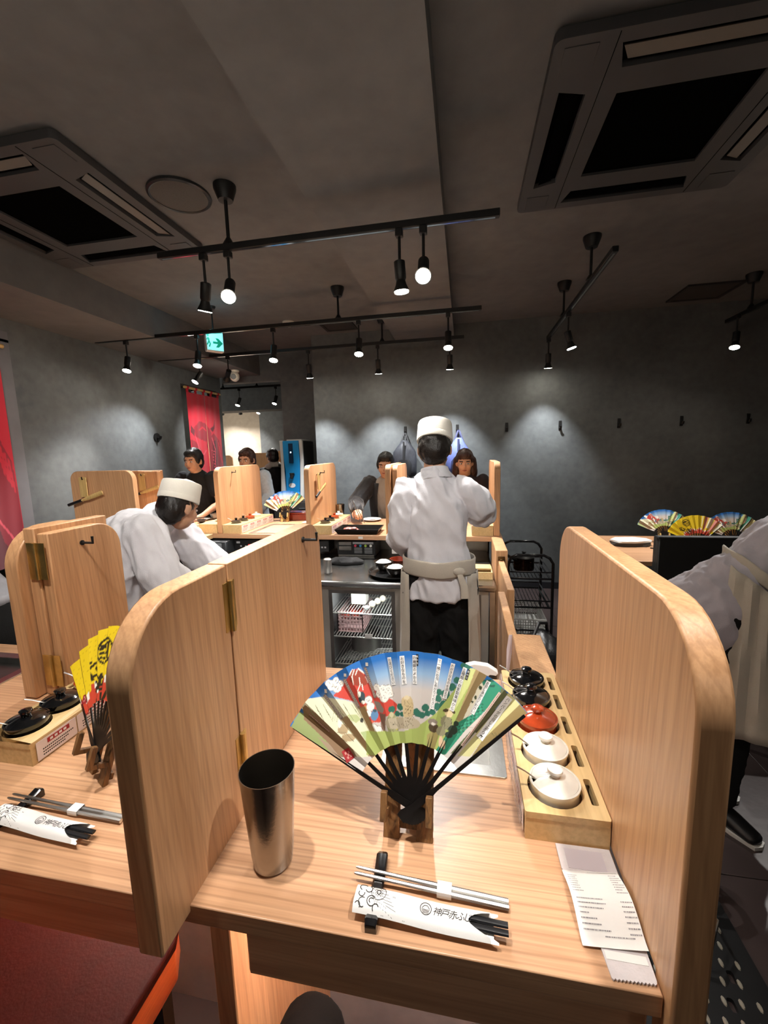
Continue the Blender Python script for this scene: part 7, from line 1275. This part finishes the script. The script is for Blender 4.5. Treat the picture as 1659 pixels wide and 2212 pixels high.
# --- server bending at the right
LAV = P('lavender_grey_cotton', 'b3aeb8', .85, 0, .05, 14, .3, 300, sheen=.2)
R, V, q = person('server in pale coat and linen apron bending at the right edge', dict(pelvis=(1.110, 1.98, 0.960), chest=(1.280, 1.93, 1.180), neck=(1.480, 1.86, 1.340), head=(1.540, 1.82, 1.400), hd=(.75, -.25, -.62), hu=(.6, -.1, .78),
    sh=((1.440, 2.05, 1.270), (1.370, 1.72, 1.250)), el=((1.590, 2.10, 1.030), (1.500, 1.66, 1.010)), wr=((1.760, 2.02, 0.930), (1.700, 1.66, 0.910)), hip=((1.100, 2.07, 0.900), (1.090, 1.90, 0.900)), kn=((1.120, 2.06, .50), (1.110, 1.88, .50)), an=((1.090, 2.08, .078), (1.060, 1.86, .078)), toe=((.6, -.8, 0), (.5, -.85, 0))),
    coat=LAV, vox=.009, hem=.24, hair='long', hairm=HAIRB, girth=1.02, skirt=1.28, wr=.013)
obj('hanging_hair', B().add(tube([(1.460, 1.76, 1.420), (1.440, 1.70, 1.340), (1.420, 1.66, 1.250), (1.425, 1.65, 1.190)], [.03, .034, .026, .006], 8, rnd=True)).add(tube([(1.500, 1.74, 1.400), (1.490, 1.69, 1.310), (1.480, 1.66, 1.230), (1.485, 1.65, 1.180)], [.03, .03, .02, .005], 8, rnd=True)), HAIRB, R)
s_ = V3(-.2, -.98, 0); f_ = V3(.98, -.2, 0)
belt(R, (1.185, 1.965, 0), s_, f_, .186, .088, 1.03, 1.09, APRON, tilt=-.77); skirt_cloth(R, (1.160, 1.965, 0), s_, f_, .192, .118, .44, 1.04, -50, 190, .06, APRON, tilt=-.8)
# ================================================================ right side of the room
tb = thing('dining_table', 'wooden table by the back wall at the right', 'table', (1.9, 3.8, 0)); obj('top', bx(1.17, 2.9, 3.30, 4.25, .715, .75, .003), W_X, tb)
for x in (1.25, 2.8):
    for y in (3.4, 4.15): obj('leg', bx(x - .03, x + .03, y - .03, y + .03, 0, .7145), BLACK, tb)
bt = thing('low_partition', 'black low partition in front of the table with the fans', 'partition', (2.2, 3.2, 0)); DKP = P('charcoal_board', '232424', .65, 0, .1, 8)
obj('board', bx(1.345, 3.2, 3.195, 3.235, 0, .945, .004), DKP, bt); obj('side_board', bx(1.345, 1.385, 3.236, 3.29, 0, .945, .004), DKP, bt); obj('cap_rail', bx(1.335, 3.21, 3.185, 3.245, .9455, .957, .002), P('charcoal_edge', '343536', .5), bt)
fan_on_stand('open fan with the picture side on the right table, left one', 'pale stand of the left fan on the right table', 'picture', (1.70, 3.95), 0, W_BAMB, .7502, slips=False)
fan_on_stand('yellow open fan behind the black low partition at the right', 'pale stand of the yellow fan on the right table', 'yellow', (1.80, 3.62), 0, W_BAMB, .7502, slips=False)
fan_on_stand('open fan with the picture side at the right edge of the table', 'pale stand of the rightmost fan on the right table', 'picture', (2.14, 3.80), 0, W_BAMB, .7502, slips=False)
for k in range(6):
    a = .12 * k - .3; c_, s__ = math.cos(a), math.sin(a); pts = [(1.40 + .11 * (u * c_ - v * s__) * (1.3 if u else 1), 3.86 + .10 * (u * s__ + v * c_)) for u, v in ((-1, -.8), (-.2, -1.), (.9, -.7), (1.1, .2), (.7, .9), (-.4, 1.), (-1.1, .3))]
    o = obj('menu_sheet', prism(pts, 'z', .7505 + .008 * k, .7575 + .008 * k), PAPER if k > 3 else P('dark_leaflet', '4a4744', .6), bev=0); tag(o, 'white paper sheet on top of the pile on the right table' if k == 5 else ('second white paper sheet of the pile on the right table' if k == 4 else 'dark leaflet under the white papers on the right table'), 'paper', 'pile of papers on the right table')
pn = thing('pen', 'dark pen lying on the right table beside the papers', 'pen', (1.58, 3.70, .7505)); obj('barrel', tube([(1.50, 3.72, .756), (1.66, 3.66, .756)], .005, 8), BLACKP, pn); obj('tip', tube([(1.66, 3.66, .756), (1.672, 3.6555, .756)], [.004, .001], 8), CHROME, pn)
# trolley
ct = thing('trolley', 'black tubular trolley with three tiers in the passage', 'trolley', (.52, 3.35, 0)); TUB = P('black_gloss_tube', '17171a', .18, .2, coat=1.)
for y in (3.14, 3.62): obj('side_frame', tube([(.32, y, .06), (.32, y, .74), (.34, y, .80), (.38, y, .82), (.57, y, .82), (.61, y, .80), (.635, y, .76), (.635, y, .06)], .011, 10), TUB, ct)
for z in (.64, .42, .19):
    sh = obj('tier', B().add(tube([(.335, 3.15, z), (.62, 3.15, z), (.62, 3.61, z), (.335, 3.61, z)], .008, 8, loop=True, caps=False)).add(tube([(.335, 3.15, z + .05), (.62, 3.15, z + .05), (.62, 3.61, z + .05), (.335, 3.61, z + .05)], .006, 8, loop=True, caps=False)), TUB, ct)
    wm = mesh_of('wire', B().add(tube([(0, 3.15 - 3.35, z), (0, 3.61 - 3.35, z)], .003, 5)), TUB)
    for k in range(11): w_ = link('wire', wm, sh); w_.location = (.345 + k * .0265 - .52, 0, 0)
for x, y in ((.32, 3.14), (.635, 3.14), (.32, 3.62), (.635, 3.62)): obj('castor', tube([(x - .012, y, .030), (x + .012, y, .030)], .029, 16), BLACKP, ct)
pt = thing('saucepan', 'dark saucepan with a black handle on the trolley', 'saucepan', (.46, 3.36, .65)); PTM = P('dark_bronze_pan', '3a2820', .2, .9); obj('body', lathe([(.07, 0), (.078, .01), (.078, .10), (.081, .103), (.074, .10), (.072, .012), (.002, .01)], 32, (.46, 3.36, .6485)), PTM, pt); obj('lid', lathe([(.080, .104), (.05, .118), (.012, .122), (.012, .135), (.018, .145), (.004, .148)], 28, (.46, 3.36, .6485)), BLACKP, pt); obj('handle', tube([(.40, 3.31, .735), (.33, 3.22, .79), (.30, 3.18, .82)], [(.012, .010)] * 3, 8), BLACKP, pt)
bk = thing('white_basket', 'white perforated basket on the bottom tier of the trolley', 'basket', (.48, 3.38, .20)); b = B(); x0, x1, y0, y1, z0, z1 = .35, .605, 3.18, 3.58, .2, .31
for k in range(15): xx = x0 + (x1 - x0) * k / 14; b.add(bx(xx - .003, xx + .003, y0 - .002, y0 + .002, z0, z1)).add(bx(xx - .003, xx + .003, y1 - .002, y1 + .002, z0, z1))
for k in range(20): yy = y0 + (y1 - y0) * k / 19; b.add(bx(x0 - .002, x0 + .002, yy - .003, yy + .003, z0, z1)).add(bx(x1 - .002, x1 + .002, yy - .003, yy + .003, z0, z1))
for k in range(6): z = z0 + (z1 - z0) * k / 5; b.add(bx(x0, x1, y0 - .002, y0 + .002, z - .003, z + .003)).add(bx(x0, x1, y1 - .002, y1 + .002, z - .003, z + .003)).add(bx(x0 - .002, x0 + .002, y0, y1, z - .003, z + .003)).add(bx(x1 - .002, x1 + .002, y0, y1, z - .003, z + .003))
obj('mesh_wall', b, P('white_basket', 'c9cac8', .5), bk, ang=0); obj('floor_plate', bx(x0, x1, y0, y1, z0 - .001, z0 + .004), P('white_basket', 'c9cac8', .5), bk); obj('rim', tube([(x0, y0, z1), (x1, y0, z1), (x1, y1, z1), (x0, y1, z1)], .007, 6, loop=True, caps=False), P('white_basket', 'c9cac8', .5), bk)
# black bag on the floor in front of the trolley
bg = thing('handbag', 'black bag standing in the passage before the trolley', 'bag', (.45, 2.55, 0)); b = ell((0, 0, 0), .16, .22, .24, 24); v = [(.47 + p[0] * (1 + .25 * noise.noise(Vector(p) * 9)), 2.6 + p[1] * (1 + .2 * noise.noise(Vector(p) * 8 + Vector((3, 0, 0)))), max(.001, .22 + p[2] * (1 + .15 * noise.noise(Vector(p) * 12)))) for p in b[0]]
obj('sack', (v, b[1]), P('black_leather', '111113', .4, 0, .3, 20, .4, 60), bg, ang=60); obj('strap', tube([(.42, 2.48, .40), (.40, 2.46, .50), (.44, 2.52, .56), (.50, 2.62, .52), (.52, 2.68, .42)], .010, 8), P('black_leather', '111113', .4), bg)
# rubber mat with holes, chrome tube hoops
mt = thing('rubber_mat', 'black perforated rubber mat on the floor beside our seat', 'mat', (.6, 1.0, 0)); hl = []
for i in range(7):
    for j in range(17):
        x = .30 + i * .075 + (.037 if j % 2 else 0); y = .28 + j * .072
        if x < .83 and y < 1.42: hl.append(rrect(x - .009, x + .009, y - .017, y + .017, .006, 2))
obj('sheet', prism([(.262, .2), (.875, .2), (.875, 1.465), (.262, 1.465)], 'z', .0006, .014, hl), P('black_rubber', '0f1012', .5, 0, .2, 30), mt)
nb = mesh_of('glint_stud', B().add(lathe([(.006, 0), (.005, .003), (.002, .004)], 8, sy=2.2)), P('painted_rubber_glint', '8a867a', .3))  # pale studs colour in the glints on the mat
for i in range(6):
    for j in range(13):
        s_ = link('glint_stud', nb, mt); s_.location = (.575 + i * .045 + (.022 if j % 2 else 0) - .6, .80 + j * .05 - 1.0, .014)
hp = thing('chrome_hoop', 'curved chrome tube hoop standing on the floor past the right partition', 'tube frame', (.9, 1.6, 0)); obj('hoop', tube([(.66, 1.52, .014), (.66, 1.52, .10), (.68, 1.52, .15), (.73, 1.52, .175), (.82, 1.52, .175), (.87, 1.52, .15), (.895, 1.52, .10), (.895, 1.52, .014)], .013, 12, rnd=True), P('brown_chrome', '8a6f60', .15, 1.), hp); obj('inner_hoop', tube([(.70, 1.52, .10), (.73, 1.52, .135), (.80, 1.52, .14), (.845, 1.52, .11), (.86, 1.52, .06), (.86, 1.52, .010)], .007, 10), CHROME, hp); obj('cross_bar', tube([(.66, 1.52, .06), (.895, 1.52, .06)], .008, 10), CHROME, hp)
lp = thing('wire_hoop', 'thin bent chrome wire hoop lying on the rubber mat', 'wire', (.72, 1.28, .014)); obj('wire', tube([(.66, 1.22, .02), (.74, 1.24, .06), (.80, 1.32, .08), (.80, 1.40, .06), (.74, 1.42, .02)], .005, 8), CHROME, lp)
# black chair with pale legs behind the server
cz = thing('chair', 'black chair with pale legs behind the server at the right edge', 'chair', (1.62, 2.5, 0), 'chairs'); PLG = P('pale_leg', 'b3b2a4', .45)
obj('seat', bx(1.42, 1.86, 2.32, 2.72, .43, .48, .01), P('black_seat', '121214', .5), cz); obj('backrest', bx(1.83, 1.86, 2.32, 2.72, .48, .86, .008), P('black_seat', '121214', .5), cz)
for x, y in ((1.45, 2.35), (1.83, 2.35), (1.45, 2.69), (1.83, 2.69)): obj('leg', tube([(x - (.03 if x < 1.6 else -.03), y, 0), (x, y, .43)], [.014, .018], 10), PLG, cz)
rt = thing('dining_table', 'wooden table at the right edge that the server leans over', 'table', (2.1, 1.9, 0)); obj('top', bx(1.56, 2.7, 1.4, 2.22, .715, .75, .003), W_X, rt); obj('apron', bx(1.62, 2.64, 1.46, 2.16, .62, .7145), P('charcoal_board', '232424', .65), rt)
for x in (1.64, 2.6):
    for y in (1.5, 2.1): obj('leg', bx(x - .025, x + .025, y - .025, y + .025, 0, .6195), BLACK, rt)
plate('white plate on the table before the server', 1.68, 1.66, .09, z=.7505)
bpy.context.view_layer.update()
